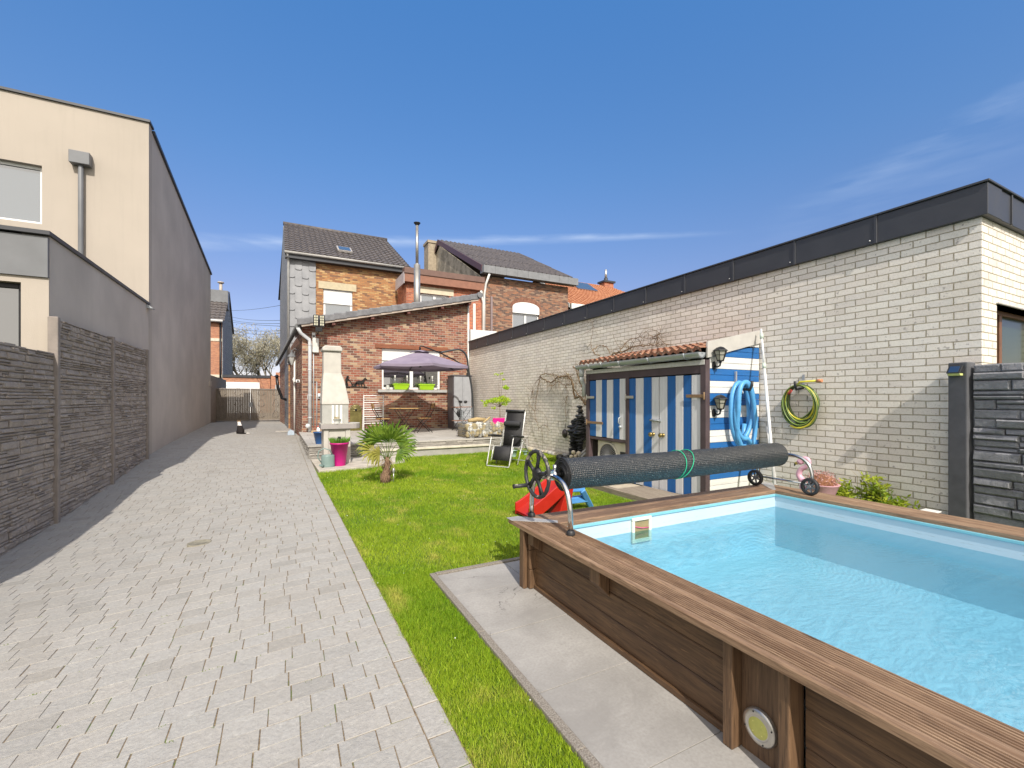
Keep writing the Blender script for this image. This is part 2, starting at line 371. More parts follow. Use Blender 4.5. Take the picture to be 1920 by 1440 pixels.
# --- driveway: every paver is laid as its own little stone inside one paved sheet
def fcol(me, cols, per):
    a = me.color_attributes.new('Col', 'FLOAT_COLOR', 'POINT')
    arr = np.ones((len(me.vertices), 4), np.float32); arr[:, :3] = np.repeat(np.asarray(cols, np.float32), per, 0)[:len(me.vertices)]
    a.data.foreach_set('color', arr.ravel())
t = NT('paver'); a = t.n('ShaderNodeAttribute'); a.attribute_name = 'Col'; v = t.pos()
f1 = t.noise(v, 14, 6, .6, .8); f2 = t.noise(v, 48, 5, .75); f3 = t.noise(t.map(v, (3, 9, 3)), 5, 5, .6, 1.5); f4 = t.noise(v, 1.1, 4)
c = t.mix(t.rng(f1, .35, .7, 0, .45), a.outputs['Color'], (.38, .36, .34))
c = t.mix(t.rng(f3, .58, .75, 0, .5), c, (.52, .49, .45)); c = t.mix(t.rng(f2, .3, .62, .55, 0), c, (.25, .23, .205)); c = t.mix(t.rng(t.noise(v, 33, 4, .7), .62, .70, 0, .45), c, (.55, .52, .47)); c = t.mix(t.rng(f4, .55, .8, 0, .3), c, (.31, .28, .24)); c = t.mix(t.rng(t.noise(t.map(v, (2.2, .22, 1)), 1.6, 3), .48, .66, 0, .16), c, (.27, .25, .23)); c = t.mix(t.rng(t.noise(v, 4.3, 2, .4), .74, .77, 0, .25), c, (.22, .20, .17))
t.fin(c, .8, t.bump(t.m('ADD', t.m('MULTIPLY', f1, 1.0), t.m('MULTIPLY', f2, .6)), .8, .008)); M['paver'] = t.mat
pv, pf, pc = [], [], []
def paver(x0, x1, y0, y1, zf, jit=.004, chf=.006, tint=None):
    b = len(pv); r = random.uniform
    cs = [[x0, y0], [x1, y0], [x1, y1], [x0, y1]]
    for q in cs: q[0] += r(-jit, jit); q[1] += r(-jit, jit)
    dzz = r(-.001, .001); tx, ty = r(-.004, .004), r(-.004, .004); mx, my = (x0+x1)/2, (y0+y1)/2
    def z(q, off): return zf(q[0], q[1])+dzz+(q[0]-mx)*tx+(q[1]-my)*ty+off
    for q in cs: pv.append((q[0], q[1], z(q, -.03)))
    for q in cs: pv.append((q[0], q[1], z(q, -.005)))
    for i, q in enumerate(cs):
        s = chf+r(0, .001); qx = q[0]+(s if i in (0, 3) else -s); qy = q[1]+(s if i in (0, 1) else -s); pv.append((qx, qy, z((qx, qy), 0)))
    pf.extend([(b+8, b+9, b+10, b+11)]+[(b+4+i, b+4+(i+1) % 4, b+8+(i+1) % 4, b+8+i) for i in range(4)]+[(b+i, b+(i+1) % 4, b+4+(i+1) % 4, b+4+i) for i in range(4)])
    g = r(.335, .385) if r(0, 1) > .12 else r(.285, .335); wv = r(-.006, .006)
    pc.append(tint or (g+wv+.016, g, g-wv-.030))
y = -1.0; row = 0
while y < 26.6:
    d_ = .128+random.uniform(-.002, .002); x1 = xr(y)-.115
    x = XL-.02-random.uniform(0, .15)
    while x < x1-.05:
        L = random.choice((.145, .15, .155, .16, .175, .19)); xe = min(x+L, x1)
        if x1-xe < .06: xe = x1
        paver(x+random.uniform(.0009, .0022), xe-random.uniform(.0009, .0022), y+random.uniform(.0004, .0018), y+d_-random.uniform(.0004, .0018), dz, .0016, .0012); x = xe
    y += d_; row += 1
y = -1.0
while y < 26.6:
    L = .2+random.uniform(-.01, .01); xe = xr(y); paver(xe-.112, xe, y+.002, y+L-.002, dz, .003, .003); y += L
me = bpy.data.meshes.new('driveway'); me.from_pydata(pv, [], pf); me.update(); fcol(me, pc, 12); me.materials.append(M['paver']); me.materials.append(simple('paver_side', (.23, .18, .12), .95, 0, .3, 14)); me.polygons.foreach_set('material_index', [0]+[0]*4+[1]*4 if False else ([0]*5+[1]*4)*(len(pf)//9))
o = bpy.data.objects.new('driveway', me); COL.objects.link(o); tag(o, kind='structure')
t = NT('joint_sand'); v = t.pos(); t.fin(t.mix(t.rng(t.noise(v, 9, 5), .54, .64), t.mix(t.rng(t.noise(v, 60, 3), .3, .7), (.12, .08, .045), (.28, .21, .13)), (.10, .14, .03)), 1, t.bump(t.noise(v, 90, 3), .8, .01)); M['joint_sand'] = t.mat
m = MB(); NY, NX = 220, 30
vs = []
for j in range(NY+1):
    yy = -1.2+j*(28.0)/NY
    for i in range(NX+1):
        xx = XL-.1+(xr(yy)+.005-XL+.1)*i/NX; vs.append((xx, yy, dz(xx, yy)-.0035))
m.add(vs, [(j*(NX+1)+i, j*(NX+1)+i+1, (j+1)*(NX+1)+i+1, (j+1)*(NX+1)+i) for j in range(NY) for i in range(NX)], 0, True)
tag(m.build('driveway_bed', M['joint_sand']), kind='structure')
# moss and weeds in the joints
mv, mf = [], []
for k in range(130):
    y = random.uniform(1.2, 8); x = random.uniform(-2.3, .5)
    if random.random() < .6: y = random.uniform(1.3, 4)
    y = -1+round((y+1)/.128)*.128
    for q in range(random.randint(6, 16)):
        a = random.uniform(0, 6.28); rr = random.uniform(0, .012); px, py = x+rr*2.2*math.cos(a), y+rr*.35*math.sin(a); hh = random.uniform(.003, .012); ww = .004
        b = len(mv); z = dz(px, py)-.006; mv += [(px-ww, py, z), (px+ww, py+.002, z), (px+random.uniform(-.01, .01), py+random.uniform(-.01, .01), z+hh)]; mf.append((b, b+1, b+2))
me = bpy.data.meshes.new('joint_moss'); me.from_pydata(mv, [], mf); me.materials.append(leafm('moss', (.10, .16, .02), (.16, .22, .04), .8, .2))
o = bpy.data.objects.new('joint_moss', me); COL.objects.link(o); tag(o, kind='stuff')

# --- lawn
t = NT('lawn_soil'); v = t.pos(); t.fin(t.mix(t.rng(t.noise(v, 5, 5), .35, .65), (.09, .16, .015), (.14, .19, .03)), .95, t.bump(t.noise(v, 80, 4), .9, .02)); M['lawn_soil'] = t.mat
m = MB()
m.add([(xr(-4), -4, -.02), (1.5, -4, -.02), (1.5, 11.5, -.02), (xr(11.5), 11.5, -.02)], [(0, 1, 2, 3)])
m.quad((1.5, 3.05, -.02), (7, 3.05, -.02), (7, 11.5, -.02), (1.5, 11.5, -.02)); m.quad((4.70, -4, -.02), (7, -4, -.02), (7, 3.05, -.02), (4.70, 3.05, -.02))
m.box(.52, 1.5, -4, 11.4, -.41, -.022)
tag(m.build('lawn', M['lawn_soil']), kind='structure')
def on_grass(x, y):
    ok = (x > .652-.0125*y+.008*np.sin(y*23)+.005*np.sin(y*61)) & (x < 6.14) & (y < 10.98)
    ok &= ~((x > 1.036+.006*np.sin(y*31)+.005*np.sin(y*77)) & (y < 3.445))
    ok &= ~((x < 2.4) & (y > 9.2+(x-.6)*.3)) 
    ok &= ~((x > 1.5) & (x < 4.9) & (y > 10.72))
    ok &= ~((x > 4.2) & (y > 3.3) & (y < 7.0) & (x > 4.25+(y-3.3)*.02))
    return ok
def vn(x, y, s, seed):
    r = np.random.RandomState(seed); a = 0
    for k in range(5):
        f = s*(1+.7*k); an = r.uniform(0, 6.28); ph = r.uniform(0, 6.28)
        a = a+np.sin((x*math.cos(an)+y*math.sin(an))*f+ph+1.3*np.sin((x*math.sin(an)-y*math.cos(an))*f*.7+ph*2))/(1+.4*k)
    return a/3
GV, GC = [], []; gcount = 0
def grass(x0, x1, y0, y1, dens, hgt, wid, edge=False):
    n = int((x1-x0)*(y1-y0)*dens); x = RS.uniform(x0, x1, n); y = RS.uniform(y0, y1, n); k = on_grass(x, y); x, y = x[k], y[k]; n = len(x)
    a = RS.uniform(0, 2*math.pi, n); h = hgt*RS.uniform(.5, 1.25, n)*(1+.25*vn(x, y, 3, 3)); ln = RS.uniform(.1, .9, n)*h; la = RS.uniform(0, 2*math.pi, n)
    w2 = wid*RS.uniform(.6, 1.3, n)/2; z = np.full(n, -.018)
    V = np.zeros((n, 3, 3), np.float32)
    V[:, 0] = np.stack([x-w2*np.cos(a), y-w2*np.sin(a), z], 1); V[:, 1] = np.stack([x+w2*np.cos(a), y+w2*np.sin(a), z], 1)
    V[:, 2] = np.stack([x+ln*np.cos(la), y+ln*np.sin(la), z+h], 1)
    f = np.clip(.5+.5*vn(x, y, 2.2, 5)+RS.normal(0, .22, n), 0, 1)[:, None]; d = np.clip(vn(x, y, 6.5, 9)*.9-.22+RS.normal(0, .22, n), 0, 1)[:, None]
    g1, g2, dry = np.array([.18, .34, .014]), np.array([.42, .53, .035]), np.array([.66, .58, .15])
    c = g1*(1-f)+g2*f; c = c*(1-d)+dry*d; c *= RS.uniform(.75, 1.2, n)[:, None]
    GV.append(V.reshape(-1, 3)); GC.append(np.repeat(c, 3, 0))
grass(.6, 1.06, .6, 3.6, 42000, .027, .0045)
grass(.55, 6.16, 3.4, 5.2, 13000, .028, .0058)
grass(.55, 6.16, 5.2, 7.6, 6500, .031, .008)
grass(.5, 6.16, 7.6, 11, 3600, .04, .011)
V = np.concatenate(GV); C_ = np.concatenate(GC); n = len(V)//3
me = bpy.data.meshes.new('lawn_grass'); me.vertices.add(len(V)); me.vertices.foreach_set('co', V.ravel())
me.loops.add(n*3); me.loops.foreach_set('vertex_index', np.arange(n*3, dtype=np.int32)); me.polygons.add(n)
me.polygons.foreach_set('loop_start', np.arange(0, n*3, 3, dtype=np.int32)); me.update(calc_edges=True)
a = me.color_attributes.new('Col', 'FLOAT_COLOR', 'POINT'); arr = np.ones((len(V), 4), np.float32); arr[:, :3] = C_; a.data.foreach_set('color', arr.ravel())
me.materials.append(leafm('grass_blade', None, None, .6, .4, attr=True)); o = bpy.data.objects.new('lawn_grass', me); COL.objects.link(o); tag(o, kind='stuff')
# white clover and daisies dotted over the lawn
m = MB()
for k in range(150):
    x, y = random.uniform(.6, 6), random.uniform(1.2, 10.5)
    if not on_grass(np.array([x]), np.array([y]))[0]: continue
    m.ball((x, y, .02), random.uniform(.002, .0042), 5)
tag(m.build('clover_flowers', M['white_paint']), kind='stuff')

# --- paving round the pool
t = NT('bluestone'); v = t.pos(); f = t.noise(v, 2.2, 7, .6, .5); g = t.noise(v, 70, 3)
c = t.mix(t.rng(f, .35, .68), (.28, .265, .245), (.42, .40, .37)); c = t.mix(t.rng(g, .35, .72, 0, .5), c, (.25, .23, .21)); c = t.mix(t.rng(t.noise(v, 18, 5, .7), .55, .75, 0, .35), c, (.22, .205, .19))
vo = t.n('ShaderNodeTexNoise'); t.l(t.map(v, (1.2, 2.2, 1), (3.1, .4, 0)), vo.inputs['Vector']); vo.inputs['Scale'].default_value = 1.6; vo.inputs['Detail'].default_value = 9; vo.inputs['Distortion'].default_value = .6
cr = t.m('LESS_THAN', t.m('ABSOLUTE', t.m('SUBTRACT', vo.outputs[0], .5)), .0035); br = t.rng(t.noise(v, 1.7, 2), .52, .6)
c = t.mix(t.m('MULTIPLY', t.m('MULTIPLY', cr, br), .85), c, (.12, .11, .10))
st_ = t.noise(v, 6.5, 2, .4); c = t.mix(t.rng(st_, .73, .76, 0, .5), c, (.24, .21, .18))
t.fin(c, .7, t.bump(t.m('ADD', f, t.m('MULTIPLY', g, .2)), .25, .006)); M['bluestone'] = t.mat
m = MB(); joints = [3.40, 2.98, 2.40, 1.82, 1.26, .68, .10, -.48, -1.06, -1.64, -2.22, -2.8, -3.4]
for a_, b_ in zip(joints[:-1], joints[1:]):
    m.box(1.078, 1.672, b_+.003, a_-.001, -.05, 0+random.uniform(-.0015, .0015))
    for k in range(6 if b_ > 2.9 else 0):
        m.box(1.678+k*.6, 2.272+k*.6, b_+.003, a_-.001, -.05, 0+random.uniform(-.0015, .0015))
tag(m.build('pool_paving', M['bluestone'], bevel=.001, seg=1), kind='structure')
m = MB()
y = 3.44
while y > -3.4:
    m.box(1.028, 1.073, y-1.0+.002, y, -.2, .012); y -= 1.0
x = 1.075
while x < 6: m.box(x+.002, min(x+1.0, 5.6), 3.404, 3.448, -.2, .012); x += 1.0
t = NT('kerb_concrete'); v = t.pos(); g = t.noise(v, 150, 3); t.fin(t.mix(t.rng(g, .35, .65), (.16, .135, .11), (.30, .27, .23)), .95, t.bump(g, .6, .006)); M['kerb'] = t.mat
tag(m.build('lawn_kerb', M['kerb'], bevel=.004), kind='structure')
m = MB(); m.box(1.073, 1.70, -3.4, 3.404, -.05, -.006); m.box(1.701, 5.3, 3.02, 3.404, -.05, -.006); tag(m.build('paving_bed', simple('slab_grout', (.16, .15, .13), .95)), kind='structure')

# --- ledge-stone relief used by the concrete fences and the terrace riser
def ledge(m, o, u, nrm, W, Hh, rmin, rmax, lmin, lmax, dep, seed=1, mi=0, cell=1.0):
    rnd = random.Random(seed); o, u, nrm = Vector(o), Vector(u).normalized(), Vector(nrm).normalized(); up = Vector((0, 0, 1))
    z = 0
    def stone(a, b, z0, z1):
        g = .004; a += g; b -= g; z0 += g; z1 -= g
        if b-a < .01 or z1-z0 < .008: return
        d = dep*rnd.uniform(.35, 1); c = min(.012, (z1-z0)*.3, (b-a)*.3); j = lambda: rnd.uniform(-.004, .004); tl = rnd.uniform(-.006, .006)
        base = [(a, z0), (b, z0), (b, z1), (a, z1)]; mid = [(x_+j(), z_+j()) for x_, z_ in base]
        top = [(a+c+j(), z0+c), (b-c+j(), z0+c+j()*.5), (b-c+j(), z1-c), (a+c+j(), z1-c+j()*.5)]
        vs = [o+u*x_+up*z_ for x_, z_ in base]+[o+u*x_+up*z_+nrm*d*.6 for x_, z_ in mid]
        vs += [o+u*x_+up*z_+nrm*(d+j()+(tl if k < 2 else -tl)) for k, (x_, z_) in enumerate(top)]
        fs = [(8, 9, 10, 11)]+[(4+i, 4+(i+1) % 4, 8+(i+1) % 4, 8+i) for i in range(4)]+[(i, (i+1) % 4, 4+(i+1) % 4, 4+i) for i in range(4)]
        if u.cross(up).dot(nrm) < 0: fs = [tuple(reversed(f)) for f in fs]
        m.add(vs, fs, mi)
    while z < Hh-.01:
        h = min(rnd.uniform(rmin, rmax), Hh-z)
        if Hh-z-h < rmin*.6: h = Hh-z
        x = 0
        while x < W-.005:
            L = min(rnd.uniform(lmin, lmax), W-x)
            if W-x-L < lmin*.6: L = W-x
            q = rnd.random()
            if h > rmin*1.6 and q < .28 and L > lmin*1.3:
                hm = h*rnd.uniform(.4, .6); stone(x, x+L, z, z+hm); stone(x, x+L, z+hm, z+h)
            else: stone(x, x+L, z, z+h)
            x += L
        z += h

# --- raised terrace
t = NT('terrace_slab'); v = t.pos(); b = t.n('ShaderNodeTexBrick'); t.l(v, b.inputs['Vector']); b.offset = .5
b.inputs['Scale'].default_value = 1; b.inputs['Brick Width'].default_value = .6; b.inputs['Row Height'].default_value = .6; b.inputs['Mortar Size'].default_value = .004
b.inputs['Color1'].default_value = (.40, .38, .35, 1); b.inputs['Color2'].default_value = (.48, .46, .43, 1); b.inputs['Mortar'].default_value = (.15, .14, .12, 1)
f = t.noise(v, 3, 6, .6); c = t.mix(t.rng(f, .4, .7, 0, .5), b.outputs[0], (.30, .28, .25)); c = t.mix(t.rng(t.noise(v, 1.9, 4), .62, .72, 0, .45), c, (.17, .15, .13))
t.fin(c, .75, t.bump(f, .3, .008)); M['terrace_slab'] = t.mat
TZ = .35; FY = 15.5; WX = 6.16
m = MB(); poly = [(.50, 11.0), (6.155, 11.0), (6.155, FY+.1), (.44, FY+.1)]
m.prism([(x, y, -.1) for x, y in poly], (0, 0, TZ-.04+.1))
m.prism([(.47, 10.965, TZ-.038), (6.155, 10.965, TZ-.038), (6.155, FY+.1, TZ-.038), (.41, FY+.1, TZ-.038)], (0, 0, .038), 1)
ledge(m, (.50, 10.998, -.01), (1, 0, 0), (0, -1, 0), 5.6, .32, .03, .075, .12, .42, .028, 5, 2)
ledge(m, (.497, 11.0, .0), (-.06/4.5, 1, 0), (-1, 0, 0), 4.5, .3, .03, .075, .12, .42, .02, 6, 2)
tag(m.build('terrace', [M['grey_concrete'], M['terrace_slab'], stone_mat('ledge_stone', (.40, .375, .34), .2)], bevel=.004, seg=1), kind='structure')
m = MB(); m.box(2.05, 4.85, 10.74, 10.96, -.05, .16, 1); m.box(2.03, 4.87, 10.70, 10.962, .16, .195)
tag(m.build('terrace_step', [simple('step_top', (.56, .52, .42), .8, 0, .2, 5, .4), M['grey_concrete']], bevel=.005), kind='structure')
m = MB(); m.prism([(.585, 9.22, -.05), (1.5, 9.36, -.05), (2.4, 9.95, -.05), (2.45, 10.96, -.05), (.53, 10.96, -.05)], (0, 0, .085))
tag(m.build('barbecue_platform', [simple('platform_stone', (.46, .42, .36), .85, 0, .25, 4, .4)], bevel=.006), kind='structure')

# manhole and its round lid in the pavers
p = P(374, 1015, Z=-.05); zz = dz(p.x, p.y)
m = MB(); m.lathe([(.105, -.02), (.105, .008), (.095, .010), (.090, .006), (.02, .009), (.001, .009)], (p.x, p.y, zz), 28)
tag(m.build('drain_cover', simple('old_iron', (.24, .22, .17), .9, 0, .3, 20, .8, 100)), 'round beige drain cover set into the driveway pavers', 'drain cover')
# ============================================================ BUILDINGS
def wallY(m, Y, T, x0, x1, z0, top, ops=(), mi=0):
    """wall whose face is at y=Y, thickness T behind; top(x) height; ops = (xa,xb,za,zb)"""
    xs = sorted({x0, x1, *[o[0] for o in ops], *[o[1] for o in ops]})
    for a, b in zip(xs[:-1], xs[1:]):
        zz = [z0]; blocks = sorted([(o[2], o[3]) for o in ops if o[0] < (a+b)/2 < o[1]])
        cur = z0
        for za, zb in blocks:
            if za > cur: _pris(m, Y, T, a, b, cur, za, za, mi)
            cur = zb
        _pris(m, Y, T, a, b, cur, top(a), top(b), mi)
def _pris(m, Y, T, a, b, z0, za, zb, mi):
    m.add([(a, Y, z0), (b, Y, z0), (b, Y+T, z0), (a, Y+T, z0), (a, Y, za), (b, Y, zb), (b, Y+T, zb), (a, Y+T, za)],
          [(0, 3, 2, 1), (4, 5, 6, 7), (0, 1, 5, 4), (1, 2, 6, 5), (2, 3, 7, 6), (3, 0, 4, 7)], mi)
def window(parent, x0, x1, z0, z1, Y, frame=None, glass=None, mull=(.5,), shutter=0, name='window', fw=.06, curtain=False):
    """window unit in a wall facing -Y; frame face at Y"""
    frame = frame or M['pvc']; glass = glass or M['window_glass']
    m = MB(); m.box(x0, x0+fw, Y, Y+.06, z0, z1); m.box(x1-fw, x1, Y, Y+.06, z0, z1); m.box(x0+fw, x1-fw, Y, Y+.06, z1-fw, z1); m.box(x0+fw, x1-fw, Y, Y+.06, z0, z0+fw)
    for q in mull:
        c = x0+(x1-x0)*q; m.box(c-fw*.75, c+fw*.75, Y-.006, Y+.05, z0+fw, z1-fw)
    f = m.build(name, frame, parent, bevel=.004)
    g = MB(); g.box(x0+fw*.8, x1-fw*.8, Y+.03, Y+.036, z0+fw*.8, z1-fw*.8); g.build('pane', glass, f)
    if shutter:
        s = MB(); zt = z1; n = max(2, int(shutter/.05)); h = shutter/n
        for k in range(n):
            s.box(x0+.02, x1-.02, Y-.035, Y-.015, zt-(k+1)*h+.004, zt-k*h)
        s.box(x0+.01, x1-.01, Y-.04, Y-.012, zt-shutter-.02, zt-shutter+.002); s.build('roller_shutter', M['pvc'], f)
    if curtain:
        cm = MB(); n = 60
        for a, b in ((x0+fw, (x0+x1)/2-.03), ((x0+x1)/2+.03, x1-fw)):
            vs = []
            for i in range(n+1):
                xx = a+(b-a)*i/n; vs += [(xx, Y+.10+.02*math.sin(i*1.1), z0+.02), (xx, Y+.10+.02*math.sin(i*1.1), z1-.02)]
            cm.add(vs, [(2*i, 2*i+2, 2*i+3, 2*i+1) for i in range(n)], 0, True)
        cm.build('curtain', simple('net_curtain', (.75, .76, .74), .9), f)
    return f
def tile_roof(m, A, B, C, D, nu, nv, amp=.03, step=.03, mi=0, su=8):
    """A,B eave; D,C ridge. wavy pantiles in stepped courses"""
    A, B, C, D = map(Vector, (A, B, C, D)); n = (B-A).cross(D-A).normalized()
    if n.z < 0: n = -n
    W = nu*su
    for r in range(nv):
        t0, t1 = r/nv, (r+1)/nv+.004
        vs = []
        for k, t in enumerate((t0, t0, t1)):
            for i in range(W+1):
                s = i/W; p = (A.lerp(B, s)).lerp(D.lerp(C, s), t); ph = (i % su)/su
                wv = amp*(.5-.5*math.cos(2*math.pi*ph))**.8
                off = wv+(step if k == 1 else (0 if k == 2 else -.01)); vs.append(p+n*off)
        fs = [(k*(W+1)+i, k*(W+1)+i+1, (k+1)*(W+1)+i+1, (k+1)*(W+1)+i) for k in range(2) for i in range(W)]
        m.add(vs, fs, mi, False)
t = NT('dark_tile'); v = t.pos(); f = t.noise(v, 5, 4); t.fin(t.mix(t.rng(f, .35, .65), (.075, .066, .064), (.13, .112, .105)), .6, t.bump(t.noise(v, 60, 3), .3, .004)); M['dark_tile'] = t.mat
t = NT('grey_ridge'); v = t.pos(); f = t.noise(v, 6, 4); t.fin(t.mix(t.rng(f, .35, .65), (.12, .12, .13), (.19, .19, .20)), .55, t.bump(t.noise(v, 60, 3), .3, .004)); M['grey_ridge'] = t.mat
t = NT('orange_tile'); v = t.pos(); f = t.noise(v, 4, 5); c = t.mix(t.rng(f, .35, .65), (.33, .13, .065), (.44, .20, .105)); c = t.mix(t.rng(t.noise(v, 30, 3), .6, .75, 0, .5), c, (.2, .1, .06)); t.fin(c, .8, t.bump(t.noise(v, 60, 3), .4, .006)); M['orange_tile'] = t.mat

# ---------- left: tall grey-rendered house and its single-storey annex
hA = thing('rendered_house', 'tall grey rendered house with a sunlit beige front, window and downpipe, on the left', 'house', (XL-4, 12.1, 0))
NB = .004
m = MB()
ya, yb = 12.1, 21.15; za, zb = 7.3, 6.33
# shaded flank facing the drive
m.prism([(XL-.25, ya+.25, -.4), (XL-.25, yb, -.4), (XL-.25, yb, zb), (XL-.25, ya+.25, za-.02)], (.25, 0, 0))
m.build('wall', M['grey_plaster'], hA)
m = MB(); f_ops = [(-6.3, -4.28, 4.87, 6.03)]
wallY(m, ya, .25, -11, XL, -.4, lambda x: za+.06, f_ops); m.build('facade', M['beige_plaster'], hA)
window(hA, -6.3, -4.28, 4.87, 6.03, ya+.1, glass=M['sky_glass'], shutter=.0, mull=(.55,))
m = MB(); m.box(-11.05, XL+.03, ya-.04, ya+.30, za+.062, za+.11)
m.prism([(XL-.3, ya+.3, za-.02), (XL-.3, yb+.03, zb), (XL-.3, yb+.03, zb+.07), (XL-.3, ya+.3, za+.05)], (.345, 0, 0)); m.build('roof_edge', M['anthracite'], hA)
m = MB(); m.prism([(-10.9, ya+.26, za-.1), (-10.9, yb, zb-.1), (-10.9, yb, -.4), (-10.9, ya+.26, -.4)], (.2, 0, 0)); m.box(-10.7, XL-.26, yb-.25, yb, -.4, zb-.1)
m.add([(-10.9, ya+.26, za-.12), (XL-.26, ya+.26, za-.12), (XL-.26, yb, zb-.12), (-10.9, yb, zb-.12)], [(0, 1, 2, 3)]); m.build('roof', M['anthracite'], hA)
m = MB(); px = P(152, 300, Y=ya-.06).x
m.cyl((px, ya-.07, 3.5), (px, ya-.07, 6.15), .045, 12); m.box(px-.16, px+.16, ya-.17, ya-.005, 6.15, 6.4); m.build('downpipe', M['zinc'], hA, bevel=.01)
m = MB(); m.box(XL+.001, XL+.03, 20.7, 21.17, 1.9, 2.1); m.build('bracket', M['grey_plaster'], hA)

hB = thing('annex', 'low flat roofed grey rendered annex with beige end wall behind the left fence', 'annex', (XL-3, 9.5, 0))
m = MB(); m.box(XL-.25, XL, 7.55, 12.09, -.4, 3.42)
m.build('wall', M['grey_plaster'], hB)
m = MB(); wallY(m, 7.53, .25, -9, XL-.001, -.4, lambda x: 2.9, [(-4.1, -2.85, 1.3, 2.82)]); m.build('end_wall', M['beige_plaster'], hB)
window(hB, -4.1, -2.85, 1.3, 2.82, 7.63, frame=M['black_metal'], mull=(.5,))
m = MB(); m.box(-9, XL-.002, 7.50, 12.08, 2.902, 3.40); m.build('fascia', M['zinc'], hB)
m = MB(); m.box(-9.02, XL+.03, 7.46, 12.085, 3.422, 3.47); m.build('roof_edge', M['anthracite'], hB)
m = MB(); m.prism([(XL+.001, 11.9, 3.33), (XL+.12, 11.9, 3.33), (XL+.001, 11.9, 3.42)], (0, .18, 0)); m.build('vent_hood', M['zinc_light'], hB)

# ---------- cream brick building on the right
hC = thing('cream_brick_building', 'long flat roofed cream brick building with black metal parapet on the right', 'building', (WX, 8, 0))
m = MB(); CY = 1.79; CT = 3.22
m.box(WX, WX+.3, CY+.3, FY+.6, -.4, CT)
p0 = P(1869, 570, Y=CY); wx0 = p0.x; wz1 = p0.z
wallY(m, CY, .3, WX, WX+8, -.4, lambda x: CT, [(wx0, wx0+1.9, 1.35, wz1)])
m.build('wall', M['cream_brick'], hC)
# parapet of overlapping folded sheets
m = MB(); L = .92; y = CY-.06
k = 0
while y < FY+.6:
    y1 = min(y+L, FY+.6); e = .003*(k % 2)
    m.box(WX-.055-e, WX+.3, y, y1, CT-.01, CT+.30)
    if k: m.box(WX-.068, WX-.05, y-.012, y+.02, CT-.015, CT+.301)
    y = y1; k += 1
x = WX-.05
while x < WX+8:
    x1 = x+.62; m.box(x+.002, x1, CY-.052, CY+.3, CT-.008, CT+.298); m.box(x1-.012, x1+.012, CY-.066, CY-.05, CT-.012, CT+.299); x = x1
m.box(WX-.075, WX+.32, CY-.075, FY+.6, CT+.303, CT+.325); m.box(WX+.32, WX+8.1, CY-.075, CY+.32, CT+.303, CT+.3245)
m.build('parapet', M['anthracite'], hC, bevel=.003, seg=1)
for k in range(1, 16):
    yy = CY-.06+k*.92; m = MB(); m.ball((WX-.064, yy+.06, CT+.03), .009, 6); m.build('rivet', M['alu'], hC)
m = MB(); m.box(WX+.3, WX+8, CY+.3, FY+.6, CT-.1, CT+.1); m.build('roof', M['anthracite'], hC)
wf = window(hC, wx0, wx0+1.9, 1.35, wz1, CY+.12, frame=wood('brown_frame', (.16, .07, .035), (.26, .12, .06), 'Z', 1, .5, knots=False), glass=glass_mat('green_reflection_glass', (.03, .05, .02), .10), mull=(.28,), fw=.05)  # pane coloured green to stand in for reflected greenery
m = MB(); m.box(wx0-.02, wx0+1.95, CY-.02, CY+.13, wz1, wz1+.012); m.build('lintel', M['grey_concrete'], hC)

# ---------- garden house with mono-pitch roof
hD = thing('garden_extension', 'single storey red brick extension with sloping grey tiled roof behind the terrace', 'extension', (3, FY, 0))
XA = .50; XB = 6.155
ztop = lambda x: 3.70+(x-.38)*(5.12-3.70)/(6.38-.38)
pw = [P(716, 653, Y=FY), P(826, 731, Y=FY)]; wx0, wx1, wz1, wz0 = pw[0].x, pw[1].x, pw[0].z, pw[1].z
m = MB(); wallY(m, FY, .3, XA, XB, 0, lambda x: ztop(x)-.02, [(wx0, wx1, wz0, wz1)])
XS = -.20  # far end of the flank wall
m.prism([(XA, FY+.3, 0), (XS, 26.0, 0), (XS+.3, 26.0, 0), (XA+.3, FY+.3, 0)], (0, 0, 3.15))
m.prism([(XA, FY+.3, 3.15), (XA, FY+.3, 3.64), (XS, 26.0, 3.16)], (.3, 0, 0))
m.build('wall', M['red_brick'], hD)
wD = window(hD, wx0, wx1, wz0, wz1, FY+.10, shutter=.38, mull=(.5,), fw=.075, glass=glass_mat('mirror_glass', (.012, .014, .016), .38))
m = MB(); m.box(wx0-.14, wx1+.22, FY-.09, FY+.1, wz0-.10, wz0-.01); m.build('window_sill', simple('sill_stone', (.40, .40, .39), .7), hD, bevel=.006)
m = MB(); m.box(wx0-.22, wx1+.28, FY-.035, FY+.05, wz1+.0, wz1+.145)
m.build('timber_lintel', wood('lintel_wood', (.20, .065, .03), (.30, .11, .05), 'X', 1, .7), hD, bevel=.012)
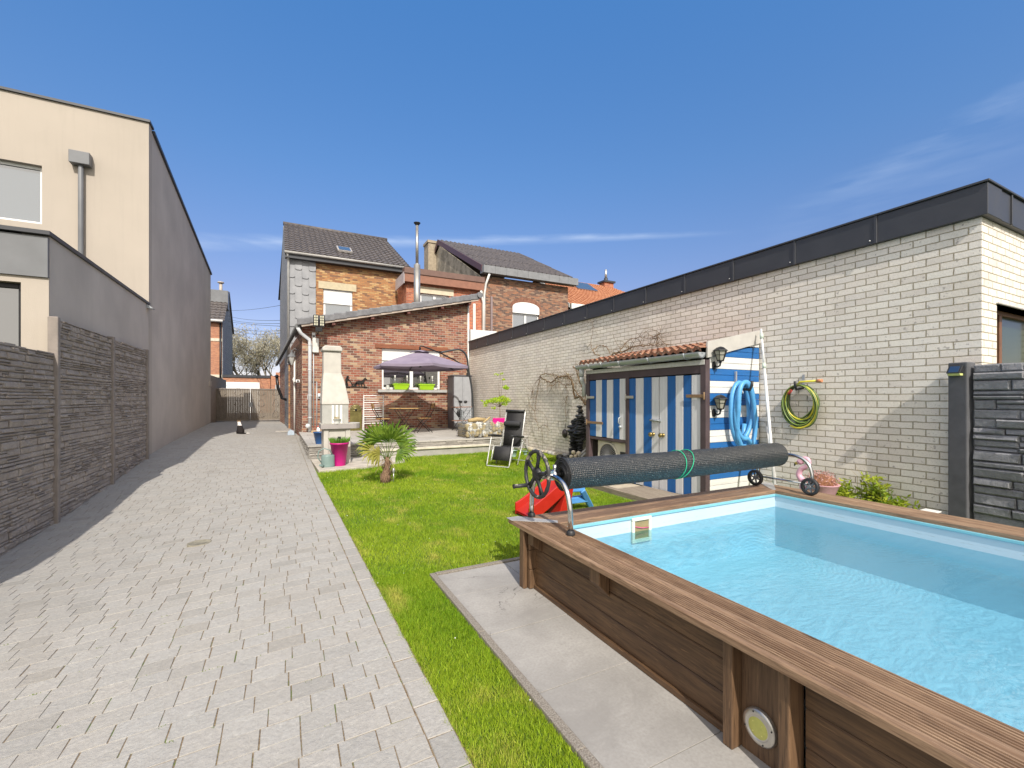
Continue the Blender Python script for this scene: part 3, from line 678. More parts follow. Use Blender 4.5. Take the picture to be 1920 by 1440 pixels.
# roof: deck, verge tiles, bargeboard, rafters
ov = .38; x0r, x1r = .36, 6.42; dzx = (ztop(x1r)-ztop(x0r))
m = MB(); zt = lambda x: ztop(x)+.03
m.prism([(x0r, FY-ov+.05, zt(x0r)), (x1r, FY-ov+.05, zt(x1r)), (x1r, FY-ov+.05, zt(x1r)+.07), (x0r, FY-ov+.05, zt(x0r)+.07)], (0, 3.6, 0)); m.build('roof', M['dark_tile'], hD)
m = MB(); nT = 17
for k in range(nT):
    a = k/nT; b = (k+1)/nT; xa_, xb_ = x0r+(x1r-x0r)*a, x0r+(x1r-x0r)*b; lift = .012
    za_, zb_ = zt(xa_)+.075, zt(xb_)+.075; y_ = FY-ov-.05
    prof = [(0, -.15), (0, .02), (.02, .05), (.10, .062), (.20, .05), (.22, .03)]
    vs = []
    for (xx, z_, li) in ((xa_-.012, za_, lift+.012), (xb_, zb_, 0)):
        for (py, pz) in prof: vs.append((xx, y_+py, z_+pz+li))
        vs.append((xx, y_+.03, z_-.02)); vs.append((xx, y_+.03, z_-.15))
    n_ = len(prof)+2
    fs = [(i, (i+1) % n_, n_+(i+1) % n_, n_+i) for i in range(n_)]+[tuple(reversed(range(n_))), tuple(range(n_, 2*n_))]
    m.add(vs, fs, 0)
m.cyl((x1r-.02, FY-ov-.10, zt(x1r)+.06), (x1r-.02, FY-ov+.1, zt(x1r)+.06), .11, 16)
m.build('verge_tiles', M['grey_ridge'], hD, bevel=.008)
tw = wood('weathered_board', (.40, .32, .26), (.55, .47, .40), 'X', 1, .8)
m = MB(); m.prism([(x0r+.12, FY-ov-.02, zt(x0r+.12)-.13), (x1r-.06, FY-ov-.02, zt(x1r-.06)-.13), (x1r-.02, FY-ov-.02, zt(x1r)-.02), (x0r+.10, FY-ov-.02, zt(x0r)-.02)], (0, .03, 0)); m.build('bargeboard', tw, hD)
rw_ = wood('rafter_wood', (.14, .05, .04), (.2, .08, .06), 'Y', 1, .7)
for xx in (1.35, 2.55, 3.75, 4.95, 6.0):
    m = MB(); m.box(xx, xx+.10, FY-ov+.02, FY+.05, zt(xx)-.20, zt(xx)-.02); m.build('rafter_end', rw_, hD)
# side gutter running back along the drive, ribbed tile edge
m = MB(); g0 = Vector((XA-.13, FY-.30, 3.66)); g1 = Vector((XS-.16, 26.0, 3.16))
npt = 60
for i in range(npt):
    a = g0.lerp(g1, i/npt); b = g0.lerp(g1, (i+1)/npt)
    m.tube([a, b-(b-a)*.12], [.075, .062], 10)
m.build('gutter', simple('gutter_grey', (.16, .165, .17), .45, .2), hD)
m = MB(); a = g0+Vector((.1, .2, -.08)); m.tube([g0+Vector((.0, .0, -.05)), (XA-.05, FY-.20, 3.46), (XA+.20, FY-.09, 3.28), (XA+.22, FY-.08, 3.16), (XA+.22, FY-.08, TZ+.02)], .055, 12)
for z_ in (3.1, 2.3, 1.5, .8): m.cyl((XA+.22, FY-.08, z_), (XA+.22, FY-.08, z_+.025), .066, 12)
m.lathe([(.07, 0), (.07, .05), (.001, .055)], (XA+.16, FY-.15, .55), 16, 0, Matrix.Rotation(R(90), 4, 'X'))
m.build('downpipe', simple('grey_pipe', (.62, .64, .66), .4), hD)
# flue pipe through the roof
pt = P(782, 417, Y=17.0); pm = P(782, 497, Y=17.0)
m = MB(); m.cyl((pt.x, 17, 4.2), (pt.x, 17, pm.z), .125, 20); m.cyl((pt.x, 17, pm.z), (pt.x, 17, pm.z+.05), .125, 20, r2=.06); m.cyl((pt.x, 17, pm.z+.04), (pt.x, 17, pt.z-.1), .058, 16)
m.cyl((pt.x, 17, 5.05), (pt.x, 17, 5.08), .132, 20)
fl = m.build('flue_pipe', simple('flue_steel', (.42, .40, .37), .35, .7, .12, 3), hD)
m = MB(); m.lathe([(.06, -.12), (.07, -.1), (.13, -.03), (.13, -.015), (.001, .0)], (pt.x, 17, pt.z), 18); m.build('flue_cap', M['black_metal'], fl)
# pipes, meter box and sockets on the front wall
m = MB(); q = P(590, 645, Y=FY); m.box(q.x-.07, q.x+.12, FY-.10, FY, q.z-.28, q.z+.18); m.build('meter_box', simple('box_beige', (.62, .60, .56), .5), hD, bevel=.02)
for (uu, v0, v1, nm) in ((579, 662, 800, 'conduit'), (588, 632, 800, 'conduit'), (594, 716, 803, 'conduit')):
    a = P(uu, v0, Y=FY-.02); b = P(uu, v1, Y=FY-.02); m = MB(); m.cyl(a, (a.x, a.y, b.z), .016, 8); m.build(nm, M['zinc_light'], hD)
for (uu, vv) in ((579.5, 744), (599, 742), (588, 628)):
    q = P(uu, vv, Y=FY); m = MB(); m.box(q.x-.05, q.x+.05, FY-.07, FY-.002, q.z-.09, q.z+.07); m.box(q.x-.04, q.x+.04, FY-.075, FY-.069, q.z-.08, q.z-.02, 1); m.build('socket_box', [M['pvc'], M['black_plastic']], hD, bevel=.006)
fp = P(724, 651, Y=FY); m = MB(); m.box(fp.x-.35, fp.x-.05, FY-.03, FY, fp.z-.03, fp.z+.03); m.build('shutter_switch', M['white_paint'], hD, bevel=.008)
# right end downpipe next to the cream wall
m = MB(); q = P(880, 640, Y=FY-.05); m.cyl((XB-.05, FY-.04, TZ), (XB-.05, FY-.04, 4.9), .035, 10); m.build('corner_pipe', M['white_paint'], hD)

# ---------- main house, two storeys, grey tiled roof
hE = thing('brick_house', 'two storey yellow brick house with slate clad corner and dark tiled roof', 'house', (2.5, 22, 0))
Y0 = 20.0; xE0 = .13; xE1 = P(762, 520, Y=Y0).x; ez = 7.18
m = MB(); w0 = P(606, 541, Y=Y0); w1 = P(661, 590, Y=Y0)
wallY(m, Y0, .3, xE0, xE1, 0, lambda x: ez, [(w0.x, w1.x, w1.z-.6, w0.z)])
ry = 24.5; rz_ = 10.0
m.prism([(xE1-.3, Y0+.3, 0), (xE1-.3, 29, 0), (xE1-.3, 29, ez), (xE1-.3, ry, rz_-.15), (xE1-.3, Y0+.3, ez)], (.3, 0, 0))
m.build('wall', M['yellow_brick'], hE)
# slate cladding: large overlapping rounded sheets on the front corner
t = NT('slate_sheet'); v = t.pos(); a_ = t.noise(v, 2.5, 4); t.fin(t.mix(t.rng(a_, .35, .65), (.26, .265, .28), (.33, .335, .35)), .7, t.bump(t.noise(v, 60, 3), .2, .003)); M['slate'] = t.mat
xc1 = P(592, 560, Y=Y0).x
m = MB(); m.box(xE0-.03, xc1, Y0-.035, Y0-.001, 2.8, ez-.02)
nc = 4; cw = (xc1-xE0)/nc
for c_ in range(nc):
    z = 3.0+(c_ % 2)*.33
    while z < ez-.1:
        h = min(.66, ez-.04-z); xa_ = xE0+c_*cw; d1 = .012+.006*((c_) % 2)
        vs = []
        for (px_, pz_) in ((.0, .07), (.02, .02), (.07, 0), (cw-.07, 0), (cw-.02, .02), (cw, .07), (cw-.006, h), (0, h)):
            vs.append((xa_+px_, Y0-.036-d1-(.03 if pz_ < .3 else 0), z+pz_))
        m.prism(vs, (0, .012, 0)); z += .66
m.build('slate_cladding', M['slate'], hE)
m = MB(); XE9 = -.22
m.prism([(xE0-.002, Y0-.03, 0), (XE9, 29, 0), (XE9+.3, 29, 0), (xE0+.3, Y0+.31, 0)], (0, 0, ez-.02))
m.prism([(xE0, Y0, ez-.02), (-.05, ry, rz_-.12), (XE9, 29, ez-.02)], (.3, 0, 0))
t = NT('slate_side'); v = t.pos(); b = t.n('ShaderNodeTexBrick'); mpv, _ = uv_wall(t); t.l(mpv, b.inputs['Vector']); b.inputs['Scale'].default_value = 1; b.inputs['Brick Width'].default_value = .3; b.inputs['Row Height'].default_value = .2; b.inputs['Mortar Size'].default_value = .006
b.inputs['Color1'].default_value = (.20, .21, .22, 1); b.inputs['Color2'].default_value = (.30, .30, .31, 1); b.inputs['Mortar'].default_value = (.04, .04, .04, 1); t.fin(b.outputs[0], .7, t.bump(t.m('SUBTRACT', 1.0, b.outputs['Fac']), .5, .01)); M['slate_side'] = t.mat
m.build('slate_side', M['slate_side'], hE)
window(hE, w0.x, w1.x, w1.z-.6, w0.z, Y0+.08, glass=M['sky_glass'], mull=(), shutter=(w0.z-P(606, 567, Y=Y0).z), fw=.09)
l0 = P(597, 528, Y=Y0); l1 = P(668, 553, Y=Y0); m = MB(); m.box(l0.x, l1.x, Y0-.03, Y0+.05, w0.z, w0.z+.30); m.build('stone_lintel', simple('stone_beige', (.52, .45, .31), .85), hE)
m = MB(); m.box(xE0-.1, xE1+.02, Y0-.28, Y0, ez-.16, ez+.03); m.build('fascia', M['anthracite'], hE)
m = MB(); m.cyl((xE0-.12, Y0-.33, ez+.05), (xE1+.05, Y0-.33, ez+.05), .065, 10); m.build('gutter', simple('light_gutter', (.45, .44, .42), .5), hE)
m = MB(); m.tube([(xE0-.02, Y0-.30, ez), (xE0+.02, Y0-.1, ez-.25), (xE0+.02, Y0-.09, 2.9)], .045, 10); m.build('downpipe', simple('light_pipe', (.50, .50, .48), .5), hE)
m = MB(); A = (xE0-.12, Y0-.38, ez+.06); B = (xE1+.1, Y0-.38, ez+.06); C2 = (xE1+.0, ry, rz_); D = (-.02, ry, rz_)
tile_roof(m, A, B, C2, D, 22, 15, .045, .035)
m.add([D, C2, (xE1, 29.3, ez), (XE9-.1, 29.3, ez)], [(3, 2, 1, 0)])
m.cyl((-.05, ry, rz_+.02), (xE1+.05, ry, rz_+.02), .09, 10)
rf = m.build('roof', M['dark_tile'], hE)
s0 = P(633, 468, Y=21.4); An = Vector(A); Dn = Vector(D)
def onroof(x, t_): 
    return Vector((x, A[1]+(ry-A[1])*t_, A[2]+(rz_-A[2])*t_+.07))
xa_, xb_ = 2.05, 2.65; 
m = MB(); q = [onroof(xa_, .16), onroof(xb_, .16), onroof(xb_, .30), onroof(xa_, .30)]; m.prism(q, (0, -.03, .06)); s_ = m.build('skylight', simple('skylight_frame', (.35, .33, .31), .5), rf)
m = MB(); q = [onroof(xa_+.06, .175)+Vector((0, -.035, .066)), onroof(xb_-.06, .175)+Vector((0, -.035, .066)), onroof(xb_-.06, .285)+Vector((0, -.035, .066)), onroof(xa_+.06, .285)+Vector((0, -.035, .066))]; m.prism(q, (0, -.002, .004)); m.build('pane', M['sky_glass'], rf)

# ---------- rear wing with brown fascia
hF = thing('brick_wing', 'red brick wing with brown boarded flat roof edge behind the sloping tiled roof', 'building', (6.3, 19, 0))
YF = 18.35; xF0 = 4.50; xF1 = P(903, 560, Y=YF).x
m = MB(); w0 = P(788, 549, Y=YF); w1 = P(842, 552, Y=YF)
wallY(m, YF, .3, xF0, xF1, 0, lambda x: 6.32, [(w0.x, w1.x, 4.3, w0.z)]); m.box(xF0, xF0+.3, YF+.3, Y0-.04, 0, 6.32)
m.build('wall', M['bright_brick'], hF)
window(hF, w0.x, w1.x, 4.3, w0.z, YF+.08, glass=M['sky_glass'], mull=(.5,), fw=.07)
m = MB(); m.box(w0.x-.15, w1.x+.2, YF-.02, YF+.1, w0.z+.002, w0.z+.28); m.build('stone_lintel', simple('stone_cream', (.62, .54, .40), .85), hF)
m = MB(); m.box(xF0-.12, xF1+.02, YF-.22, YF-.19, 6.22, 6.56); m.box(xF0-.1, xF1, YF-.19, YF+.02, 6.22, 6.3); m.build('fascia', simple('brown_board', (.27, .12, .075), .5), hF)
m = MB(); m.box(xF0-.14, xF1+.05, YF-.26, YF+.1, 6.562, 6.80); m.build('roof_edge', simple('dark_brown', (.16, .09, .07), .5), hF)
m = MB(); m.box(xF0-.15, xF0-.12, YF-.18, Y0-.3, 6.15, 6.62); m.build('side_board', simple('pale_board', (.50, .45, .46), .6), hF)
m = MB(); m.box(xF0, xF1, YF+.1, Y0-.35, 6.4, 6.7); m.build('roof', M['anthracite'], hF)
m = MB(); q = P(903, 540, Y=YF-.1).x; m.tube([(q-.08, YF-.22, 6.2), (q-.02, YF-.15, 6.0), (q+.1, YF-.08, 5.7), (q+.1, YF-.08, 4.2)], .05, 10); m.build('downpipe', M['white_paint'], hF)
q = P(888, 600, Y=YF); m = MB(); m.box(q.x-.05, q.x+.05, YF-.1, YF-.01, 3.4, P(888, 570, Y=YF).z); m.build('white_post', M['white_paint'], hF)
q = P(895, 628, Y=YF-.5); m = MB(); m.box(q.x-.6, q.x+.6, YF-1.2, YF-.1, 3.2, q.z+.1); m.build('parapet_block', M['white_paint'], hF)

# ---------- neighbour with grey fascia and arched window
hG = thing('neighbour_house', 'brown brick house with arched window, grey box gutter and weathered gable', 'house', (10.5, 22, 0))
YG = 19.0; xG0 = P(906, 560, Y=YG).x; xG1 = P(1065, 560, Y=YG).x; gz = 7.15
m = MB(); w0 = P(961, 565, Y=YG); w1 = P(1011, 640, Y=YG)
wallY(m, YG, .3, xG0, xG1, 0, lambda x: gz, [(w0.x, w1.x, w1.z, w0.z-.25)])
m.box(xG1-.3, xG1, YG+.3, 30, 0, gz); m.build('wall', M['brown_brick'], hG)
# arched head panel and its brick arch
m = MB(); cx_ = (w0.x+w1.x)/2; hw = (w1.x-w0.x)/2; zs = w0.z-.25; n = 14; rise = .27
arc = [(cx_+hw*math.cos(math.pi-math.pi*i/n), zs+rise*math.sin(math.pi*i/n)) for i in range(n+1)]
m.prism([(x, YG-.012, z) for x, z in arc]+[(w1.x, YG-.012, zs-.28), (w0.x, YG-.012, zs-.28)], (0, .06, 0)); m.build('arched_panel', M['pvc'], hG)
m = MB()
for i in range(18):
    a0 = math.pi*(1-i/18); a1 = math.pi*(1-(i+.86)/18); pts = []
    for a_, k in ((a0, 1.0), (a1, 1.0), (a1, 1.16), (a0, 1.16)): pts.append((cx_+hw*k*math.cos(a_), YG-.014, zs+(rise+(k-1)*1.5)*math.sin(a_)+(0 if k == 1 else 0)))
    m.prism(pts, (0, .012, 0))
m.build('brick_arch', simple('arch_brick', (.24, .11, .07), .9, 0, .3, 8), hG)
window(hG, w0.x, w1.x, w1.z, zs-.28, YG+.09, mull=(.5,), curtain=True, fw=.07, glass=glass_mat('clear_dark', (.10, .12, .13), .35))
ryG = 25.4; rzG = 10.75; xr0 = P(824, 452, Y=ryG).x; xr1 = P(974, 477, Y=ryG).x
m = MB(); m.prism([(xG0, YG+.01, gz-.1), (xG0, ryG, rzG-.25), (xG0, 31, 7.2), (xG0, 31, 4), (xG0, YG+.01, 4)], (-.05, 0, 0))
t = NT('old_render'); v = t.pos(); f = t.noise(v, 1.6, 7, .65); c = t.mix(t.rng(f, .45, .55), (.46, .41, .32), (.24, .215, .17)); c = t.mix(t.rng(t.noise(v, 9, 5, .7), .5, .62, 0, .6), c, (.34, .30, .23)); t.fin(c, .95, t.bump(t.noise(v, 14, 5), .8, .03)); m.build('gable', t.mat, hG)
m = MB(); A = (xG0-.1, YG-.2, gz+.35); B = (xG1+.2, YG-.2, gz+.35)
tile_roof(m, A, B, (xr1, ryG, rzG), (xr0, ryG, rzG), 20, 3, .13, .02)
m.add([(xr0, ryG, rzG), (xr1, ryG, rzG), (xG1, 31.5, 7.2), (xG0-.1, 31.5, 7.2)], [(3, 2, 1, 0)])
m.cyl((xr0-.05, ryG, rzG), (xr1, ryG, rzG), .08, 10); m.build('roof', M['dark_tile'], hG)
m = MB(); m.prism([(xG0-.12, YG-.2, gz+.12), (xG0-.12, ryG, rzG-.2), (xG0-.12, 31.3, 6.9), (xG0-.12, 31.3, 7.2), (xG0-.12, ryG, rzG+.1), (xG0-.12, YG-.2, gz+.42)], (-.05, 0, 0)); m.build('verge_board', simple('purple_brown', (.10, .05, .055), .5), hG)
m = MB(); ng = 9
for k in range(ng):
    a_ = xG0-.15+(xG1+.35-xG0+.15)*k/ng; b_ = xG0-.15+(xG1+.35-xG0+.15)*(k+1)/ng; m.box(a_+.004, b_-.004, YG-.42, YG-.4, gz+.04, gz+.38)
m.box(xG0-.15, xG1+.35, YG-.40, YG+.0, gz+.05, gz+.36); m.build('box_gutter', simple('zinc_grey', (.22, .225, .235), .5), hG)
m = MB(); q = P(812, 470, Y=ryG+1.6); m.box(xG0-.55, xG0-.06, ryG+.6, ryG+1.5, 7, rzG+.05); m.box(xG0-.6, xG0-.02, ryG+.55, ryG+1.55, rzG+.05, rzG+.2); m.build('chimney', simple('old_chimney', (.36, .30, .22), .9, 0, .25), hG)
m = MB(); q = P(921, 556, Y=YG); m.box(q.x-.05, q.x+.05, YG-.06, YG-.002, 3, q.z); m.build('side_strip', simple('strip', (.26, .20, .20), .6), hG)
m = MB(); q = P(903, 520, Y=YG-.2); m.tube([(xG0+.15, YG-.38, gz), (xG0+.1, YG-.1, gz-.4), (xG0+.02, YG-.08, gz-.9), (xG0+.02, YG-.08, 3.3)], .05, 10); m.build('downpipe', M['white_paint'], hG)

# ---------- far house with orange tiles
hH = thing('orange_roof_house', 'distant house with orange tiled roof, skylight and small chimney', 'house', (18, 24, 0))
x0 = 14.9; x1 = 24.5; YH = 21.3; e = 6.9; ryH = 25.2; rzH = 9.45
m = MB(); m.box(x0, x1, YH+.6, 29, 0, e-.05); m.prism([(x0, YH+.6, e-.05), (x0, ryH, rzH-.2), (x0, 29, e-.05)], (.3, 0, 0)); m.build('wall', M['brown_brick'], hH)
m = MB(); x1r_ = P(1141, 538, Y=ryH).x
tile_roof(m, (x0-.2, YH, e), (x1+1, YH, e), (x1r_, ryH, rzH), (x0-.2, ryH, rzH), 34, 20, .04, .04)
m.add([(x1r_, ryH, rzH), (x1+1, YH, e), (x1+1, 29.4, e)], [(0, 1, 2)]); m.add([(x0-.2, ryH, rzH), (x1r_, ryH, rzH), (x1+1, 29.4, e), (x0-.2, 29.4, e)], [(3, 2, 1, 0)])
rfh = m.build('roof', M['orange_tile'], hH)
m = MB(); m.box(x0-.15, x1+1, YH-.1, YH+.02, e-.28, e+.03); m.prism([(x0-.22, YH, e-.2), (x0-.22, ryH, rzH-.15), (x0-.22, ryH, rzH), (x0-.22, YH, e+.02)], (-.03, 0, 0)); m.build('fascia', M['white_paint'], hH)
def onr(x, t_): return Vector((x, YH+(ryH-YH)*t_, e+(rzH-e)*t_+.07))
m = MB(); q0 = P(1085, 550, Y=23.8).x; m.prism([onr(q0-.1, .62), onr(q0+1.5, .62), onr(q0+1.5, .92), onr(q0-.1, .92)], (0, -.03, .05)); m.build('skylight', M['sky_glass'], rfh)
m = MB(); q = P(1136, 535, Y=ryH); m.box(q.x-.35, q.x+.45, ryH-.3, ryH+.3, rzH-.5, rzH+.22); m.box(q.x-.45, q.x+.55, ryH-.4, ryH+.4, rzH+.22, rzH+.34, 1); m.cyl((q.x, ryH, rzH+.3), (q.x, ryH, rzH+.6), .14, 10, 1); m.cyl((q.x, ryH, rzH+.6), (q.x, ryH, rzH+1.2), .09, 10, 2); m.build('chimney', [M['bright_brick'], M['anthracite'], M['alu']], hH)

# ---------- street beyond the gate
hI = thing('street_house', 'tall narrow orange brick street house with slate gable seen past the grey wall', 'house', (-7, 46, 0))
ys = 45; xq = P(416, 650, Y=ys).x; xq0 = xq-7
m = MB(); m.box(xq0, xq, ys, ys+8, 0, 7.9); m.build('wall', M['garage_brick'], hI)
for v_ in (637, 705):
    q = P(405, v_, Y=ys); m = MB(); m.box(xq0-.02, xq+.02, ys-.04, ys, q.z-.12, q.z+.12); m.build('stone_band', simple('band', (.62, .56, .45), .8), hI)
m = MB(); q = P(415, 602, Y=ys); m.prism([(xq+.01, ys, 0), (xq+.01, ys+8, 0), (xq+.01, ys+8, 8.0), (xq+.01, ys+4, 11.3), (xq+.01, ys, 8.0)], (.06, 0, 0)); m.build('slate_side', M['slate_side'], hI)
m = MB(); tile_roof(m, (xq0, ys-.3, 8.0), (xq+.2, ys-.3, 8.0), (xq+.2, ys+4, 11.4), (xq0, ys+4, 11.4), 22, 12, .05, .05); m.add([(xq0, ys+4, 11.4), (xq+.2, ys+4, 11.4), (xq+.2, ys+8.3, 8), (xq0, ys+8.3, 8)], [(3, 2, 1, 0)]); m.build('roof', M['dark_tile'], hI)
m = MB(); m.cyl((xq0, ys-.35, 8.0), (xq+.1, ys-.35, 8.0), .12, 8); m.cyl((xq-.1, ys-.1, 8.0), (xq-.1, ys-.1, 0), .07, 8, 1); m.build('gutter', [M['white_paint'], M['black_metal']], hI)
q = P(417, 560, Y=ys+3); m = MB(); m.box(q.x-1.1, q.x+.5, ys+2.2, ys+3.4, 9.5, q.z+.6); m.cyl((q.x-.1, ys+2.8, q.z), (q.x-.1, ys+2.8, P(417, 532, Y=ys+3).z), .13, 8, 1); m.cyl((q.x-.1, ys+2.8, P(417, 532, Y=ys+3).z), (q.x-.1, ys+2.8, P(417, 530, Y=ys+3).z), .26, 8, 1); m.build('chimney', [M['zinc'], simple('old_flue', (.45, .38, .32), .6)], hI)

gA = thing('garage', 'long low orange brick garage with white door beyond the gate', 'garage', (-3, 46, 0))
yg = 44.5; a_ = P(418, 700, Y=yg).x; b_ = P(507, 700, Y=yg).x; zt_ = P(460, 708, Y=yg).z
m = MB(); m.box(a_, b_, yg, yg+6, 0, zt_); m.build('wall', M['garage_brick'], gA)
m = MB(); m.box(a_-.05, b_, yg-.08, yg+6, zt_+.002, zt_+.22); m.build('roof_edge', M['anthracite'], gA)
d0 = P(424, 718, Y=yg); d1 = P(487, 718, Y=yg); m = MB()
for k in range(8): m.box(d0.x, d1.x, yg-.05, yg-.02, .3+k*.32, .3+k*.32+.30)
m.box(d0.x, d1.x, yg-.02, yg, .2, d0.z); m.build('garage_door', M['pvc'], gA)
gB = thing('garage', 'small orange brick garage with grey door, right of the long one', 'garage', (-1, 46, 0))
yg = 44.0; a_ = P(508, 700, Y=yg).x; b_ = P(545, 700, Y=yg).x; zt_ = P(520, 705, Y=yg).z
m = MB(); m.box(a_, b_, yg, yg+6, 0, zt_); m.box(P(517, 700, Y=yg).x, b_, yg+.2, yg+6, zt_-.01, zt_+.32); m.build('wall', M['garage_brick'], gB)
d0 = P(504+12, 719, Y=yg); m = MB()
for k in range(6): m.box(d0.x, b_-.3, yg-.05, yg-.01, .25+k*.4, .25+k*.4+.37)
m.build('garage_door', simple('door_grey', (.45, .45, .45), .5), gB)

# overhead wires
def wire(mm, a, b, sag=.3, r=.012):
    a, b = Vector(a), Vector(b); pts = []
    for i in range(17):
        s = i/16; p = a.lerp(b, s); p.z -= sag*4*s*(1-s); pts.append(p)
    mm.tube(pts, r, 5)
wr = thing('overhead_wires', 'thin black overhead wires strung between the street house and the slate wall above the gate', 'wires', (-3, 32, 6))
for (u0, v0, v1, y1_, sg) in ((428, 582, 573, 28, .1), (426, 592, 601, 27, .15), (429, 599, 607, 26, .12), (427, 611, 620, 28, .2), (430, 616, 625, 27, .25), (428, 603, 612, 25, .05)):
    m = MB(); wire(m, P(u0, v0, X=xq+.06), (-.2, y1_, P(531, v1, Y=y1_).z), sg, .011); m.build('wire', M['black_plastic'], wr)
# ============================================================ FENCES, GATE, SHED
fence_stone = stone_mat('fence_stone', (.42, .365, .32), .15)
dark_stone = stone_mat('dark_stone', (.30, .30, .315), .2)
# left: concrete ledge-stone fence, panels on the shaded side of the drive
fl_ = thing('concrete_fence', 'grey stone look concrete panel fence along the left of the driveway', 'fence', (XL+.08, 8, 0))
fx = XL+.06
tops = [(3.4, 5.39, 2.02-.14), (5.45, 7.43, 2.02-.14), (7.49, 9.445, 2.41), (9.505, 11.52, 2.36)]
ztl = 0
for k, (a, b, tp) in enumerate(tops):
    z0 = min(dz(fx, a), dz(fx, b))-.05
    if k < 2: tp = P(78, 661, X=fx).z
    else:
        tp = P(90, 593, X=fx).z if k == 2 else P(255, 651, X=fx).z
    m = MB(); m.box(fx-.03, fx+.0, a, b, z0, tp-.012)
    ledge(m, (fx+.001, b, z0), (0, -1, 0), (1, 0, 0), b-a, tp-z0, .026, .085, .08, .30, .034, 20+k)
    if k < 2:
        for q in range(9):  # uneven crest
            yy = a+(b-a)*q/9; m.box(fx-.03, fx+.022, yy+.004, yy+(b-a)/9-.004, tp+.001, tp+random.uniform(.008, .035))
    m.build('fence_panel', fence_stone, fl_)
for k, yy in enumerate((5.425, 7.46, 9.475, 11.55)):
    tp = [P(78, 661, X=fx).z+.02, P(90, 592, X=fx).z, P(195, 628, X=fx).z, P(255, 650, X=fx).z][k]
    m = MB(); m.box(fx-.04, fx+.06, yy-.038, yy+.038, dz(fx, yy)-.1, tp+.01); m.build('fence_post', M['taupe_concrete'], fl_, bevel=.012)

# right: dark ledge-stone fence running back beside the pool
fd = Vector((-math.sin(R(8.0)), -math.cos(R(8.0)), 0)); fn = Vector((-fd.y, fd.x, 0)); 
if fn.x > 0: fn = -fn
pp = P(1806, 978, Z=.0); 
post = Vector((5.42, 1.66, 0))
d_ = P(1803, 700, X=6.06); post = Vector((6.06, d_.y, 0))
fr = thing('dark_fence', 'dark grey stone look concrete fence beside the pool on the right', 'fence', post)
ph = P(1800, 680, X=6.06).z
Mp = Matrix.Translation(post) @ Matrix.Rotation(R(-8), 4, 'Z')
m = MB(); m.box(-.075, .065, -.08, .075, -.1, ph, 0, Mp); m.build('fence_post', M['dark_concrete'], fr, bevel=.012)
s0 = post+fd*.10+Vector((.0, 0, 0))
m = MB(); L = 2.0
for k in range(2):
    a = s0+fd*(k*2.12)
    ledge(m, (a.x, a.y, -.05), fd, fn, L, ph+.02, .052, .11, .16, .45, .055, 41+k)
    b = a+fd*L
    m.prism([(a.x, a.y, -.05), (b.x, b.y, -.05), (b.x-fn.x*.04, b.y-fn.y*.04, -.05), (a.x-fn.x*.04, a.y-fn.y*.04, -.05)], (0, 0, ph+.01))
m.build('fence_panel', dark_stone, fr)
for k in (1, 2):
    q = post+fd*(2.12*k+.03); Mq = Matrix.Translation(q) @ Matrix.Rotation(R(-8), 4, 'Z'); m = MB(); m.box(-.07, .07, -.07, .07, -.1, ph, 0, Mq); m.build('fence_post', M['dark_concrete'], fr, bevel=.012)
# solar lamp on the post
sl = thing('solar_lamp', 'small black solar wedge lamp with yellowish lens on the dark fence post', 'lamp', post+Vector((-.07, 0, ph-.10)))
q = Mp @ Vector((-.077, -.0, ph-.09)); Ml = Matrix.Translation(q) @ Matrix.Rotation(R(-98), 4, 'Z')
m = MB(); m.prism([Ml @ Vector(p) for p in ((-.055, 0, .055), (-.055, -.02, .055), (-.055, -.07, -.02), (-.055, 0, -.02))], Ml.to_3x3() @ Vector((.11, 0, 0))); m.build('body', M['black_plastic'], sl, bevel=.004)
m = MB(); m.prism([Ml @ Vector(p) for p in ((-.05, -.002, -.021), (-.05, -.062, -.021), (-.05, -.05, -.045), (-.05, -.002, -.045))], Ml.to_3x3() @ Vector((.10, 0, 0))); m.build('lens', simple('yellow_lens', (.62, .66, .25), .3), sl, bevel=.004)
m = MB(); m.prism([Ml @ Vector(p) for p in ((-.04, -.028, .050), (-.04, -.066, -.010), (-.04, -.064, -.013), (-.04, -.025, .048))], Ml.to_3x3() @ Vector((.08, 0, 0))); m.build('solar_cell', M['window_glass'], sl)
# small pale block and weeds at the foot of the wall
q = P(1773, 966, Y=1.95)
m = MB(); m.box(5.86, 6.02, 2.05, 2.17, -.05, .23); m.box(5.85, 6.03, 2.04, 2.18, .23, .245, 1)
b_ = m.build('kerb_block', [M['grey_concrete'], M['white_paint']], bevel=.01); tag(b_, 'small pale concrete block at the foot of the cream wall beside the dark post', 'block')

